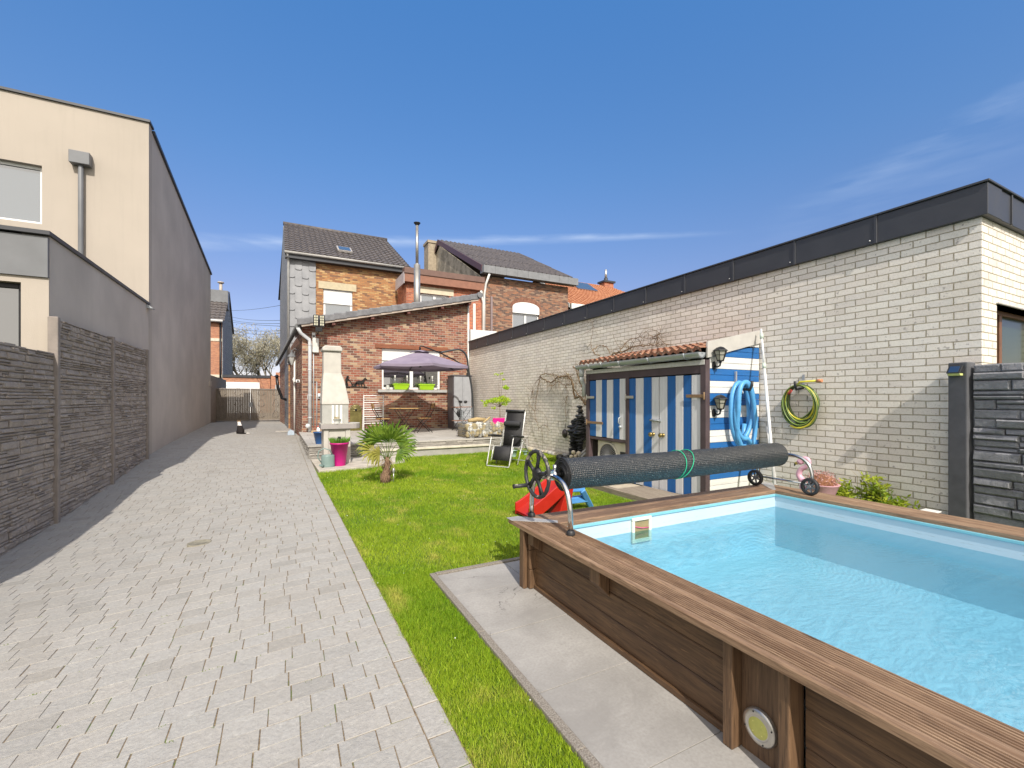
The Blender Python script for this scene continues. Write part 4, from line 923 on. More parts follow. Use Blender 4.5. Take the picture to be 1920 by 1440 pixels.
# gate of slats with wrought scrolls
YGt = 26.2
g0 = P(396, 728, Y=YGt); g1 = P(539, 728, Y=YGt); gz1 = g0.z; gz0 = dz(-2, YGt)+.03; gx0, gx1 = g0.x, g1.x-.02; gm_ = (gx0+gx1)/2
gt = thing('driveway_gate', 'weathered double leaf driveway gate of grey vertical slats with scrolls', 'gate', (gm_, YGt, .2))
gw = wood('gate_wood', (.22, .18, .14), (.30, .26, .21), 'Z', 1, .85, knots=False)
for (a, b) in ((gx0+.02, gm_-.012), (gm_+.012, gx1)):
    m = MB(); n = 22; w_ = (b-a)/n
    for k in range(n):
        m.box(a+k*w_+.003, a+(k+1)*w_-.003, YGt, YGt+.018, gz0+.05, gz1-.03+random.uniform(-.006, .006))
    lf = m.build('gate_leaf', gw, gt)
    m = MB(); m.box(a, b, YGt-.03, YGt-.003, gz0, gz0+.05); m.box(a, b, YGt-.03, YGt-.003, gz1-.05, gz1); m.box(a, a+.035, YGt-.031, YGt-.002, gz0+.05, gz1-.05); m.box(b-.035, b, YGt-.031, YGt-.002, gz0+.05, gz1-.05); m.build('frame', M['taupe_concrete'], lf)
    for xc in (a+(b-a)*.28, a+(b-a)*.68):
        for q in range(3):
            zc = gz0+.28+q*(gz1-gz0-.5)/2
            m = MB()
            for sg in (-1, 1):
                pts = [(xc+sg*(.02+.16*math.sin(s*2.6)*(1-s*.35)), YGt-.02, zc+.2-.36*s+.06*math.cos(s*7)) for s in [i/14 for i in range(15)]]
                m.tube(pts, .011, 5)
            m.bar((xc-.02, YGt-.02, zc-.1), (xc+.02, YGt-.02, zc-.1), .012, .012); m.build('scroll', M['taupe_concrete'], lf)
m = MB(); m.box(gm_-.06, gm_+.10, YGt-.06, YGt-.03, 1.0, 1.22); m.build('lock', M['zinc_light'], gt)
m = MB(); m.tube([(gm_-.16, YGt-.10, .85), (gm_-.05, YGt-.08, .5), (gm_-.03, YGt-.07, .24)], .013, 6); m.box(gm_-.14, gm_+.14, YGt-.2, YGt-.05, .19, .25); m.build('drop_bolt', M['grey_concrete'], gt)
fw_ = thing('fence', 'dark panel fence between the grey house and the gate', 'fence', (gx0, 23.5, .3))
m = MB(); z_ = P(391, 713, Y=24).z; m.box(XL-.45, XL-.40, 21.2, 30.5, 0, z_+.25); 
m.box(gx0-.8, gx0-.02, YGt, YGt+.06, 0, gz1+.12); ledge(m, (gx0-.8, YGt, 0), (1, 0, 0), (0, -1, 0), .78, gz1+.1, .05, .1, .15, .3, .03, 77); m.build('fence_panel', fence_stone, fw_)

# ---------- shed
SX = 5.07; SY0, SY1 = 4.10, 6.75; 
sh = thing('striped_shed', 'garden shed with blue and white striped boards and orange pantile roof against the cream wall', 'shed', (5.6, 5.4, 0))
def paintwood(name, c, axis, worn=.25):
    t = NT(name); v = t.pos(); st = {'Y': (9, .7, 9), 'Z': (9, 9, .7), 'X': (.7, 9, 9)}[axis]
    g = t.noise(t.map(v, st), 3, 6, .65, .5); c1 = t.mix(t.rng(g, .3, .7), tuple(x*.8 for x in c), c)
    c1 = t.mix(t.rng(t.noise(t.map(v, tuple(s*1.6 for s in st)), 5, 5, .7), .60, .70, 0, worn), c1, (.20, .16, .13))
    return t.fin(c1, .6, t.bump(g, .35, .004))
PB = paintwood('blue_boards', (.016, .13, .40), 'Z'); PW = paintwood('white_boards', (.72, .72, .73), 'Z', .4)
PBx = paintwood('blue_planks', (.015, .14, .42), 'X'); PWx = paintwood('white_planks', (.78, .77, .74), 'X', .3)
DK = simple('plum_paint', (.085, .06, .065), .55, 0, .15, 6)
gzr = 2.0
# frame
m = MB()
zf = 1.86
m.box(SX-.05, SX+.05, SY0, SY0+.09, 0, 1.93); m.box(SX-.05, SX+.05, SY1-.09, SY1, 0, 1.90); m.box(SX-.045, SX+.05, 5.60, 5.68, 0, zf-.02)
m.box(SX-.04, SX+.05, SY0+.09, SY1-.09, 1.748, zf); m.box(SX-.03, SX+.05, 5.68, SY1-.09, .665, .712); m.build('frame', DK, sh, bevel=.004)
m = MB(); m.box(SX-.055, SX-.04+.03, SY0+.02, SY1, zf+.002, 1.93); m.build('fascia_board', PWx, sh, bevel=.004)
m = MB(); m.box(SX+.1, WX-.01, SY1-.05, SY1, 0, 2.0); m.box(SX+.52, SX+.55, SY0+.06, SY1-.06, 0, 1.9); m.build('wall', simple('shed_inside', (.06, .05, .045), .9), sh)
def boards(m, y0, y1, z0, z1, n, first, x=SX-.03, T=.02, wob=.004):
    """vertical boards from y0 (near) to y1 (far)"""
    ws = [random.uniform(.85, 1.15) for _ in range(n)]; s_ = sum(ws); y = y0
    for k in range(n):
        w_ = ws[k]/s_*(y1-y0); r = lambda: random.uniform(-wob, wob); za = z0+random.uniform(-.01, .01); zb = z1+random.uniform(-.006, .006)
        e = random.uniform(0, .006)
        vs = [(x-e, y+.002+r(), za), (x-e, y+w_-.002+r(), za), (x-e, y+w_-.002+r(), zb), (x-e, y+.002+r(), zb)]
        m.prism(vs, (T, 0, 0), (k+first) % 2); y += w_
# main double doors: near leaf 4.20..4.95, far leaf 4.95..5.60
for (a, b, n, f) in ((4.19, 4.944, 5, 1), (4.952, 5.60, 4, 1)):
    m = MB()
    boards(m, a, b, .03, 1.735, n, f); d = m.build('door', [PB, PW], sh, bevel=.003, seg=1)
    yk = 4.86 if a < 4.5 else 5.06
    m = MB(); m.lathe([(.030, 0), (.030, .012), (.02, .02), (.024, .03), (.024, .055), (.034, .058), (.034, .075), (.001, .08)], (SX-.036, yk, .86), 12, 0, Matrix.Rotation(R(-90), 4, 'Y')); m.build('knob', simple('brass', (.42, .32, .12), .3, .9), d)
m = MB(); m.box(SX-.055, SX-.035, 4.90, 5.10, 1.06, 1.09); m.cyl((SX-.06, 4.92, 1.075), (SX-.06, 5.12, 1.075), .009, 8); m.build('bolt', M['zinc_light'], sh)
m = MB(); boards(m, 5.69, 6.655, .72, 1.735, 6, 1); d2 = m.build('hatch_door', [PB, PW], sh, bevel=.003, seg=1)
m = MB(); pts = [(SX-.04, 5.80, 1.10), (SX-.08, 5.80, 1.08), (SX-.09, 5.80, 1.01), (SX-.05, 5.80, .96)]; m.tube(pts, .01, 8); m.ball((SX-.05, 5.80, .93), .028, 8); m.build('handle', M['zinc_light'], d2)
for (ya, yb, zz, mt) in ((4.12, 4.42, 1.44, 'rust'), (5.48, 5.66, 1.43, 'galv'), (6.50, 6.72, 1.43, 'galv'), (6.25, 6.72, .97, 'rust'), (5.50, 5.66, .12, 'rust')):
    m = MB(); m.box(SX-.062, SX-.052, ya, yb, zz-.022, zz+.022); m.cyl((SX-.06, ya if ya < 4.2 else yb, zz-.05), (SX-.06, ya if ya < 4.2 else yb, zz+.05), .012, 8)
    m.build('strap_hinge', simple('hinge_'+mt, (.28, .18, .10) if mt == 'rust' else (.50, .48, .42), .55, .3), sh, bevel=.002)
# end panel facing the pool: horizontal planks
m = MB(); z = -.024; n = 0; hts = .0835
seq = []
while z < 2.31:
    h = hts; blue = ((n//2) % 2 == 0)
    zt1 = z+h-.004
    def topz(x): return 2.06+(x-SX)*(2.33-2.06)/(WX-SX)
    za, zb = min(zt1, topz(SX+.03)), min(zt1, topz(WX-.02))
    if zb > z+.01:
        j = random.uniform(0, .004)
        if za > z: poly = [(SX+.03, SY0-.0-j, z), (WX-.02, SY0-j, z), (WX-.02, SY0-j, zb), (SX+.03, SY0-j, za)]
        else:
            xz = SX+(z-2.06)/(2.33-2.06)*(WX-SX); poly = [(xz, SY0-j, z), (WX-.02, SY0-j, z), (WX-.02, SY0-j, zb)]
        m.prism(poly, (0, .02, 0), 0 if blue else 1)
    z += h; n += 1
m.build('end_planks', [PBx, PWx], sh, bevel=.003, seg=1)
m = MB(); m.prism([(SX-.05, SY0-.03, 1.95), (WX-.02, SY0-.03, 2.21), (WX-.02, SY0-.03, 2.40), (SX-.05, SY0-.03, 2.165)], (0, .025, 0)); m.build('bargeboard', simple('pale_grey_board', (.50, .48, .45), .6, 0, .08), sh)
# pantile roof
m = MB(); tile_roof(m, (SX-.16, SY0-.02, 2.035), (SX-.16, SY1+.05, 2.035), (WX-.01, SY1+.05, 2.28), (WX-.01, SY0-.02, 2.28), 20, 3, .034, .045, su=10)
t = NT('mossy_tile'); v = t.pos(); f = t.noise(v, 6, 5); c = t.mix(t.rng(f, .35, .65), (.27, .10, .055), (.38, .17, .09)); c = t.mix(t.rng(t.noise(v, 24, 4), .45, .62, 0, .85), c, (.13, .10, .075)); c = t.mix(t.rng(t.noise(v, 38, 3), .57, .66, 0, .7), c, (.55, .45, .36)); t.fin(c, .9, t.bump(t.noise(v, 50, 4), .6, .008))
for k in range(4): m.box(SX-.15, SX-.14, SY0, SY0+.01, 2.05, 2.06)
m.build('roof', t.mat, sh)
m = MB(); m.prism([(SX-.10, SY0+.01, 1.98), (WX-.01, SY0+.01, 2.235), (WX-.01, SY1, 2.235), (SX-.10, SY1, 1.98)], (0, 0, .02)); m.build('roof_deck', simple('deck_wood', (.10, .07, .05), .8), sh)
# half-round gutter with brackets and outlet
m = MB(); gy0, gy1 = SY0-.02, SY1+.10; gx, gz_ = SX-.15, 2.02; r1 = .075; n = 12; vs = []
for yy in (gy0, gy1):
    for rr in (r1, r1-.008):
        for i in range(n+1):
            a = math.pi+math.pi*i/n; vs.append((gx+rr*math.cos(a), yy, gz_+rr*math.sin(a)))
k = n+1; fs = []
for i in range(n):
    fs += [(i, i+1, 2*k+i+1, 2*k+i), (k+i+1, k+i, 3*k+i, 3*k+i+1), (i, k+i, k+i+1, i+1), (2*k+i, 2*k+i+1, 3*k+i+1, 3*k+i)]
fs += [(0, 2*k, 3*k, k), (n, k+n, 3*k+n, 2*k+n)]
m.add(vs, fs)
for yy in (gy0, gy1-.004):
    vs = [(gx+(r1+.004)*math.cos(math.pi+math.pi*i/n), yy, gz_+(r1+.004)*math.sin(math.pi+math.pi*i/n)) for i in range(n+1)]; m.prism(vs, (0, .004, 0))
m.cyl((gx, gy0-.02, gz_), (gx, gy0-.02, gz_), .01)
g_ = m.build('gutter', simple('galvanised', (.50, .53, .56), .4, .5, .12, 4), sh)
for yy in (4.32, 5.0, 5.65, 6.1, 6.45):
    m = MB(); m.tube([(gx+(r1+.006)*math.cos(math.pi+math.pi*i/10), yy, gz_+(r1+.006)*math.sin(math.pi+math.pi*i/10)) for i in range(11)], .008, 6); m.build('bracket', M['zinc_light'], g_)
m = MB(); m.cyl((gx, SY1+.0, gz_-.06), (gx, SY1+.0, gz_-.20), .045, 12); m.tube([(gx, SY1, gz_-.2), (gx+.05, SY1+.05, gz_-.3), (gx+.10, SY1+.06, gz_-.36), (gx+.10, SY1+.06, 1.45)], .038, 12); m.build('downpipe', simple('pale_pipe', (.50, .52, .53), .5), sh)
# concrete floor slab and timber sill boards in front of the shed
m = MB(); m.box(4.46, SX-.06, 5.25, 6.9, -.05, .030); m.box(4.36, 4.455, 4.3, 6.95, -.05, .055, 1); m.box(4.46, SX-.06, 4.3, 5.24, -.05, .045, 1)
b_ = m.build('board_walk', [simple('boardwalk_stone', (.47, .40, .30), .85, 0, .2, 6, .5), wood('old_plank', (.25, .20, .15), (.36, .30, .23), 'Y', 1, .85)], bevel=.006); tag(b_, 'low edging of old planks and pale slabs in front of the striped shed', 'edging')

# heat pump in the niche
ac = thing('air_conditioner', 'cream outdoor fan unit tucked under the striped hatch door', 'heat pump', (5.25, 6.1, 0))
m = MB(); m.box(SX+.04, SX+.36, 5.72, 6.52, .08, .655); m.box(SX+.06, SX+.3, 5.8, 5.9, .0, .08, 1); m.box(SX+.06, SX+.3, 6.3, 6.4, .0, .08, 1); m.build('housing', [simple('cream_metal', (.60, .57, .46), .5), M['black_metal']], ac, bevel=.02)
m = MB(); cy_, cz_ = 6.22, .37
for rr in (.235,):
    m.lathe([(rr, -.012), (rr+.035, 0), (rr+.03, .02), (rr, .01)], (SX+.035, cy_, cz_), 28, 0, Matrix.Rotation(R(-90), 4, 'Y'), True, False)
m.build('fan_ring', simple('cream_ring', (.58, .55, .45), .5), ac)
m = MB(); m.lathe([(.23, .002), (.001, .0021)], (SX+.038, cy_, cz_), 28, 1, Matrix.Rotation(R(-90), 4, 'Y'))
for k in range(40):
    a = 2*math.pi*k/40; m.bar((SX+.03, cy_+.05*math.cos(a), cz_+.05*math.sin(a)), (SX+.03, cy_+.23*math.cos(a), cz_+.23*math.sin(a)), .007, .006, 0, (1, 0, 0))
m.cyl((SX+.025, cy_, cz_), (SX+.035, cy_, cz_), .05, 14); m.build('fan_grille', [simple('grille_grey', (.32, .32, .33), .5), M['black_plastic']], ac)
m = MB(); m.box(SX+.03, SX+.05, 5.76, 5.90, .30, .50); m.build('side_vent', M['black_plastic'], ac, bevel=.005)

# two carriage lamps on the shed end
def lantern(z, lab):
    c = Vector((SX+.10, SY0-.008, z)); r = thing('wall_lantern', lab, 'lantern', c, 0, 'black wall lanterns on the shed end')
    m = MB(); m.lathe([(.045, 0), (.045, .012), (.03, .02), (.001, .022)], c+Vector((.0, -.0, -.14)), 16, 0, Matrix.Rotation(R(90), 4, 'X') @ Matrix.Diagonal((1, 1.5, 1, 1)))
    m.tube([c+Vector((0, -.01, -.14)), c+Vector((.0, -.06, -.17)), c+Vector((0, -.11, -.15)), c+Vector((0, -.12, -.10))], .014, 8); m.ball(c+Vector((0, -.12, -.09)), .022, 8); m.build('bracket', M['black_metal'], r)
    cc = c+Vector((0, -.12, 0)); m = MB(); Mr = Matrix.Rotation(R(30), 4, 'Z')
    m.lathe([(.12, .085), (.118, .092), (.06, .135), (.02, .15), (.001, .155)], cc, 6, 0, Mr, False); m.lathe([(.05, -.085), (.055, -.075), (.04, -.06)], cc, 6, 0, Mr, False)
    for k in range(6):
        a = math.pi/6+math.pi/3*k; m.bar(cc+Vector((.05*math.cos(a), .05*math.sin(a), -.075)), cc+Vector((.098*math.cos(a), .098*math.sin(a), .085)), .008, .008)
        a2 = a+math.pi/3; m.bar(cc+Vector((.08*math.cos(a), .08*math.sin(a), .02)), cc+Vector((.08*math.cos(a2), .08*math.sin(a2), .02)), .005, .005)
    m.build('lamp_cage', M['black_metal'], r)
    m = MB(); m.lathe([(.043, -.07), (.092, .084)], cc, 6, 0, Mr, False); m.build('lamp_glass', simple('lamp_glass', (.40, .39, .33), .15, 0, .05), r)
    r.scale = (.84, .84, .84)
    return r
lantern(1.97, 'upper black six sided wall lantern, just under the pale sloping board of the shed')
lantern(1.33, 'lower black six sided wall lantern, left of the blue hose on the shed')

# blue pool hose hung on a hook on the shed end
hc = thing('pool_hose', 'thick light blue ribbed pool hose coiled on the striped shed end', 'hose', (5.72, SY0-.1, 1.4))
m = MB(); pts = []
cx0 = P(1392, 760, Y=SY0-.12).x
def ell(cx, cz, rx, rz, t0, t1, n, y0, y1, tilt=0):
    out = []
    for i in range(n):
        s = i/(n-1); a = t0+(t1-t0)*s; x = rx*math.cos(a); z = rz*math.sin(a); out.append(Vector((cx+x*math.cos(tilt)-z*math.sin(tilt), y0+(y1-y0)*s, cz+x*math.sin(tilt)+z*math.cos(tilt))))
    return out
hz_ = P(1385, 716, Y=SY0-.12).z; 
zt_h = hz_-.03
tw_ = math.tau
pts += ell(cx0-.0, zt_h-.42, .21, .44, R(-75), R(-75)+tw_, 40, SY0-.06, SY0-.12, R(3))
pts += ell(cx0+.01, zt_h-.36, .20, .39, R(-75), R(-75)+tw_, 40, SY0-.12, SY0-.17, R(-6))[1:]
pts += ell(cx0+.0, zt_h-.43, .18, .45, R(-75), R(-75)+tw_*.62, 30, SY0-.17, SY0-.20, R(9))[1:]
last = pts[-1]; pts += [last+Vector((-.005, 0, -.12)), last+Vector((.01, .03, -.30)), last+Vector((.05, .05, -.50)), last+Vector((.12, .05, -.62)), last+Vector((.24, .06, -.66))]
cs_ = []
for i in range(len(pts)-1):
    for q in range(5): cs_.append(pts[i].lerp(pts[i+1], q/5))
rs = [.030 if k % 2 else .033 for k in range(len(cs_))]
m.tube(cs_, rs, 10); m.build('hose_coil', simple('hose_blue', (.10, .36, .68), .4, 0, .06, 8), hc)
m = MB(); m.tube([Vector((cx0+.10, SY0-.03, zt_h-.9)), Vector((cx0+.12, SY0-.05, zt_h-.75)), Vector((cx0+.14, SY0-.05, zt_h-.55))], .032, 10); m.build('hose_end', simple('hose_blue2', (.10, .36, .68), .4, 0, .06, 8), hc)
m = MB(); m.box(cx0-.015, cx0+.015, SY0-.03, SY0-.006, zt_h-.06, zt_h+.18); m.build('hook_plate', M['alu'], hc)
m = MB(); m.tube([(cx0+.02, SY0-.02, zt_h-.06), (cx0+.02, SY0-.22, zt_h-.08), (cx0+.03, SY0-.24, zt_h-.02), (cx0+.03, SY0-.24, zt_h+.04)], .018, 8); m.build('hook', M['black_plastic'], hc)

# leaning aluminium pole
pa = P(1427, 617, Y=3.98); m = MB(); pb = Vector((5.55, 3.55, .0))
pb = P(1452, 905, Y=3.45)
pl = thing('telescopic_pole', 'long white telescopic pole leaning at the corner of the striped shed', 'pole', pb)
dd = (pa-pb); m.cyl(pb-dd*.12, pb+dd*.74, .019, 12); m.cyl(pb+dd*.74, pa, .015, 12); m.build('tube', simple('white_alu', (.74, .75, .74), .35, .2), pl)
m = MB()
for s in (.93, .72): m.cyl(pb+dd*s, pb+dd*(s+.035), .024, 12)
m.build('clamp_ring', simple('pale_green_plastic', (.50, .58, .50), .5), pl)
pl2 = thing('tool_handle', 'shorter white handle resting beside the telescopic pole at the shed corner', 'pole', pb+Vector((.1, 0, 0)))
m = MB(); m.cyl(pb+Vector((.14, .05, -.15)), P(1438, 800, Y=3.98), .016, 10); m.build('tube', M['white_paint'], pl2)

# green and yellow garden hose on the cream wall
gh = thing('garden_hose', 'coiled green and yellow garden hose hanging on the cream brick wall', 'hose', (WX-.1, 3.5, 1.3))
top = P(1497, 722, X=WX-.09); bot = P(1500, 803, X=WX-.09); lf_ = P(1466, 760, X=WX-.09); rt_ = P(1536, 760, X=WX-.09)
cy0 = (lf_.y+rt_.y)/2; ry0 = abs(lf_.y-rt_.y)/2; cz0 = (top.z+bot.z)/2; rz0 = abs(top.z-bot.z)/2
gm_ = [simple('hose_green', (.07, .11, .045), .45, 0, .1), simple('hose_yellow', (.62, .55, .05), .45, 0, .1), simple('hose_lime', (.30, .42, .08), .45, 0, .1)]
m = MB(); rnd = random.Random(4)
for k in range(15):
    sx_, sz_ = rnd.uniform(.72, .97), rnd.uniform(.78, .98); oy = rnd.uniform(-.03, .03); tl = rnd.uniform(-.2, .2); pts = []
    xo = WX-.03-rnd.uniform(0, .11); ph = rnd.uniform(0, 6)
    for i in range(48):
        a = tw_*i/48; y = ry0*sx_*math.cos(a); z = rz0*sz_*math.sin(a); y2 = y*math.cos(tl)-z*math.sin(tl)*.3; z2 = z+y*math.sin(tl)*.35+rz0*(1-sz_)
        pts.append((xo+.012*math.sin(2*a+ph), cy0+oy*(1-math.sin(a))+y2, cz0+z2))
    mi = 1 if k in (2,) else 0
    m.tube(pts, .0105, 7, mi, closed=True)
    pts2 = [(p[0]-.0085, p[1], p[2]+.004) for p in pts]; m.tube(pts2, .004, 5, 2 if mi == 0 else 1, closed=True)
m.build('hose_coil', gm_, gh)
m = MB()
pts = [(WX-.13, cy0-ry0*.98*math.cos(R(95)-R(210)*i/39), cz0+rz0*.98*math.sin(R(95)-R(210)*i/39)) for i in range(40)]
m.tube(pts, .013, 8); e0 = P(1500, 716, X=WX-.12); e1 = P(1532, 714, X=WX-.12); m.tube([pts[0], e0+Vector((0, 0, .0)), e1], .013, 8); m.build('yellow_hose', gm_[1], gh)
m = MB(); m.cyl(e1, e1+Vector((0, -.06, .0)), .022, 10); m.build('connector', simple('orange_plastic', (.60, .25, .12), .5), gh)
q = P(1481, 735, X=WX-.14); m = MB(); m.cyl(q+Vector((0, .02, -.025)), q+Vector((0, -.02, .025)), .018, 10); m.build('red_coupling', simple('red_plastic', (.55, .08, .06), .5), gh)
m = MB(); m.box(WX-.02, WX-.002, cy0-.02, cy0+.01, top.z-.02, top.z+.14); m.tube([(WX-.02, cy0+.0, top.z-.04), (WX-.17, cy0+.0, top.z-.06), (WX-.18, cy0+.01, top.z+.01), (WX-.18, cy0+.01, top.z+.05)], .016, 8, 1); m.build('hook', [M['alu'], M['black_plastic']], gh)
# ============================================================ POOL
CZ = .467; PX0, PX1 = 1.56, 4.76; PY1 = 3.10; PY0 = -4.2; CW = .29; IX0, IX1, IY1 = PX0+CW, PX1-CW, PY1-CW; IY0 = PY0+CW
pool = thing('wooden_pool', 'above ground swimming pool clad in dark brown boards with grooved coping and pale blue liner', 'swimming pool', ((PX0+PX1)/2, 0, 0))
cw_Y = wood('coping_wood', (.21, .122, .070), (.38, .25, .155), 'Y', 1, .62); cw_X = wood('coping_wood_cross', (.19, .11, .064), (.33, .21, .13), 'X', 1, .62)
bw_Y = wood('board_wood', (.08, .042, .020), (.17, .095, .044), 'Y', .8, .6); bw_Z = wood('post_wood', (.10, .055, .028), (.19, .11, .057), 'Z', .8, .6)
bw_X = wood('board_wood_cross', (.115, .062, .034), (.18, .10, .055), 'X', .8, .6)
def groove_prof(t0, t1, n, top, th):
    """(offset, z) of the upper surface of a grooved board"""
    out = []; w_ = (t1-t0); e = .006
    out += [(t0, top-.006), (t0+e, top)]
    if n:
        a = t0+.026; b = t1-.010; p = (b-a)/n
        for k in range(n):
            g = a+p*(k+.5); out += [(g-.0046, top), (g-.003, top-.009), (g+.003, top-.009), (g+.0046, top)]
    out += [(t1-e, top), (t1, top-.006)]
    return out
def coping(side, t0, t1, n, mat_):
    m = MB(); th = .034; pr = groove_prof(t0, t1, n, CZ, th)+[(t1, CZ-th), (t0, CZ-th)]; N = len(pr)
    ends = []
    for e in (0, 1):
        vs = []
        for t_, z in pr:
            if side == 'L': p = (PX0+t_, (PY0+t_) if e == 0 else (PY1-t_), z)
            elif side == 'R': p = (PX1-t_, (PY1-t_) if e == 0 else (PY0+t_), z)
            elif side == 'F': p = ((PX0+t_) if e == 0 else (PX1-t_), PY1-t_, z)
            else: p = ((PX1-t_) if e == 0 else (PX0+t_), PY0+t_, z)
            vs.append(p)
        ends.append(vs)
    fs = [(i, (i+1) % N, N+(i+1) % N, N+i) for i in range(N)]
    m.add(ends[0]+ends[1], fs)
    o = m.build('coping_board', mat_, pool)
    bm = bmesh.new(); bm.from_mesh(o.data); bmesh.ops.recalc_face_normals(bm, faces=bm.faces); bm.to_mesh(o.data); bm.free(); return o
for side, mt, n in (('L', cw_Y, 7), ('R', cw_Y, 0), ('F', cw_X, 0), ('N', cw_X, 7)):
    coping(side, 0, .143, n, mt); coping(side, .147, CW, n, mt)
# wall boards on the left and far side, posts, brackets
bx = 1.655
hb = .142
for k in range(3):
    z0 = .012+k*hb; m = MB()
    for (ya, yb) in ((PY0+.1, .93), (1.215, PY1-.20)):
        x_ = bx+random.uniform(0, .002)
        vs = [(x_, ya, z0+.006), (x_+.005, ya, z0+.001), (x_+.04, ya, z0+.001), (x_+.04, ya, z0+hb-.001), (x_+.005, ya, z0+hb-.001), (x_, ya, z0+hb-.006)]
        m.prism(vs, (0, yb-ya, 0))
    m.build('wall_board', bw_Y, pool)
m = MB(); m.box(bx-.02, bx, PY0+.1, .925, .0, .03); m.box(bx-.02, bx, 1.22, PY1-.21, .0, .03); m.build('base_strip', bw_Y, pool, bevel=.004)
m = MB(); m.box(bx-.09, bx-.055, PY1-.235, PY1-.17, 0, CZ-.035); m.box(bx-.055, bx+.02, PY1-.225, PY1-.18, 0, CZ-.036); m.build('corner_post', bw_Z, pool, bevel=.006)
m = MB()
for k in range(3): m.box(bx-.053, bx+.035, PY1-.245-.02, PY1-.226, .005+k*hb, .005+k*hb+hb-.003)
m.build('end_board', bw_Z, pool, bevel=.004)
m = MB(); m.prism([(bx, PY1-.35, CZ-.036), (bx-.075, PY1-.35, CZ-.036), (bx-.075, PY1-.35, CZ-.12), (bx, PY1-.35, CZ-.17)], (0, .07, 0)); m.build('bracket', bw_Z, pool, bevel=.004)
for k in range(3):
    z0 = .012+k*hb; m = MB(); m.box(bx, PX1-.1, PY1-.13, PY1-.09, z0, z0+hb-.003); m.build('wall_board', bw_X, pool, bevel=.004)
    m = MB(); m.box(PX1-.14, PX1-.10, PY0+.1, PY1-.13, z0, z0+hb-.003); m.build('wall_board', bw_Y, pool, bevel=.004)
for (ya, yb) in ((2.0, 2.09), (.05, .14), (-1.3, -1.2)):
    m = MB(); m.prism([(bx-.002, ya, CZ-.036), (bx-.078, ya, CZ-.036), (bx-.078, ya, CZ-.12), (bx-.002, ya, CZ-.20)], (0, yb-ya, 0)); m.build('bracket', bw_Z, pool, bevel=.005)
for yc in (1.07, -1.6):
    m = MB(); m.box(bx-.012, bx+.03, yc-.08, yc+.10, .0, CZ-.036); m.build('lamp_board', bw_Z, pool)
    m = MB(); m.box(bx-.07, bx+.02, yc+.101, yc+.145, .0, CZ-.0365); m.build('post', bw_Z, pool, bevel=.005)
    m = MB(); m.box(bx-.07, bx+.02, yc-.125, yc-.081, .0, CZ-.0365); m.build('post', bw_Z, pool, bevel=.005)
# liner: walls and floor
t = NT('pool_liner'); v = t.pos(); f = t.noise(v, 1.2, 4); g = t.noise(v, 9, 4)
sp_ = t.n('ShaderNodeSeparateXYZ'); t.l(v, sp_.inputs[0])
scum = t.m('MULTIPLY', t.rng(t.m('ABSOLUTE', t.m('SUBTRACT', sp_.outputs[2], .335)), 0, .006, 1, 0), t.rng(t.noise(t.map(v, (3, 3, 20)), 9, 5), .5, .62, 0, .5))
c = t.mix(t.rng(f, .35, .65), (.50, .62, .70), (.54, .66, .74)); c = t.mix(scum, c, (.30, .33, .30))
t.fin(c, .35, t.bump(t.noise(v, 2.0, 3), .25, .03)); M['liner'] = t.mat
FZ = -.10
m = MB(); T = .02
m.box(IX0-T, IX0, IY0, IY1, FZ-.05, CZ-.036); m.box(IX1, IX1+T, IY0, IY1, FZ-.05, CZ-.036); m.box(IX0-T, IX1+T, IY1, IY1+T, FZ-.05, CZ-.036); m.box(IX0-T, IX1+T, IY0-T, IY0, FZ-.05, CZ-.036)
m.box(IX0, IX1, IY0, IY1, FZ-.05, FZ)
m.build('liner', M['liner'], pool)
m = MB(); b_ = .022
m.box(IX0-.001, IX0+.012, IY0, IY1, CZ-.060, CZ-.037); m.box(IX1-.012, IX1+.001, IY0, IY1, CZ-.060, CZ-.037); m.box(IX0+.013, IX1-.013, IY1-.012, IY1+.001, CZ-.060, CZ-.037)
m.build('liner_rail', simple('rail_blue', (.22, .52, .60), .4, 0, .05), pool, bevel=.003)
# skimmer mouth in the far wall
q0 = P(1186, 962, Y=IY1-.02); q1 = P(1222, 1000, Y=IY1-.02); sx0, sx1 = q0.x, q1.x; sz1 = CZ-.05; sz0 = .27
m = MB(); fw = .028
m.box(sx0, sx1, IY1-.022, IY1-.001, sz1-fw, sz1); m.box(sx0, sx1, IY1-.022, IY1-.001, sz0-.06, sz0-.06+fw); m.box(sx0, sx0+fw, IY1-.022, IY1-.001, sz0-.06+fw, sz1-fw); m.box(sx1-fw, sx1, IY1-.022, IY1-.001, sz0-.06+fw, sz1-fw)
sk = m.build('skimmer', simple('cream_plastic', (.72, .70, .58), .4, 0, .04), pool, bevel=.005)
m = MB(); m.box(sx0+fw, sx1-fw, IY1-.006, IY1-.001, sz0-.06+fw, sz1-fw); m.build('skimmer_flap', simple('skimmer_inside', (.30, .24, .12), .5), sk)
m = MB(); m.tube([(sx0+fw, IY1-.012, .345), ((sx0+sx1)/2, IY1-.015, .325), (sx1-fw, IY1-.012, .320)], .004, 6); m.build('cord', simple('pink_cord', (.65, .10, .25), .5), sk)
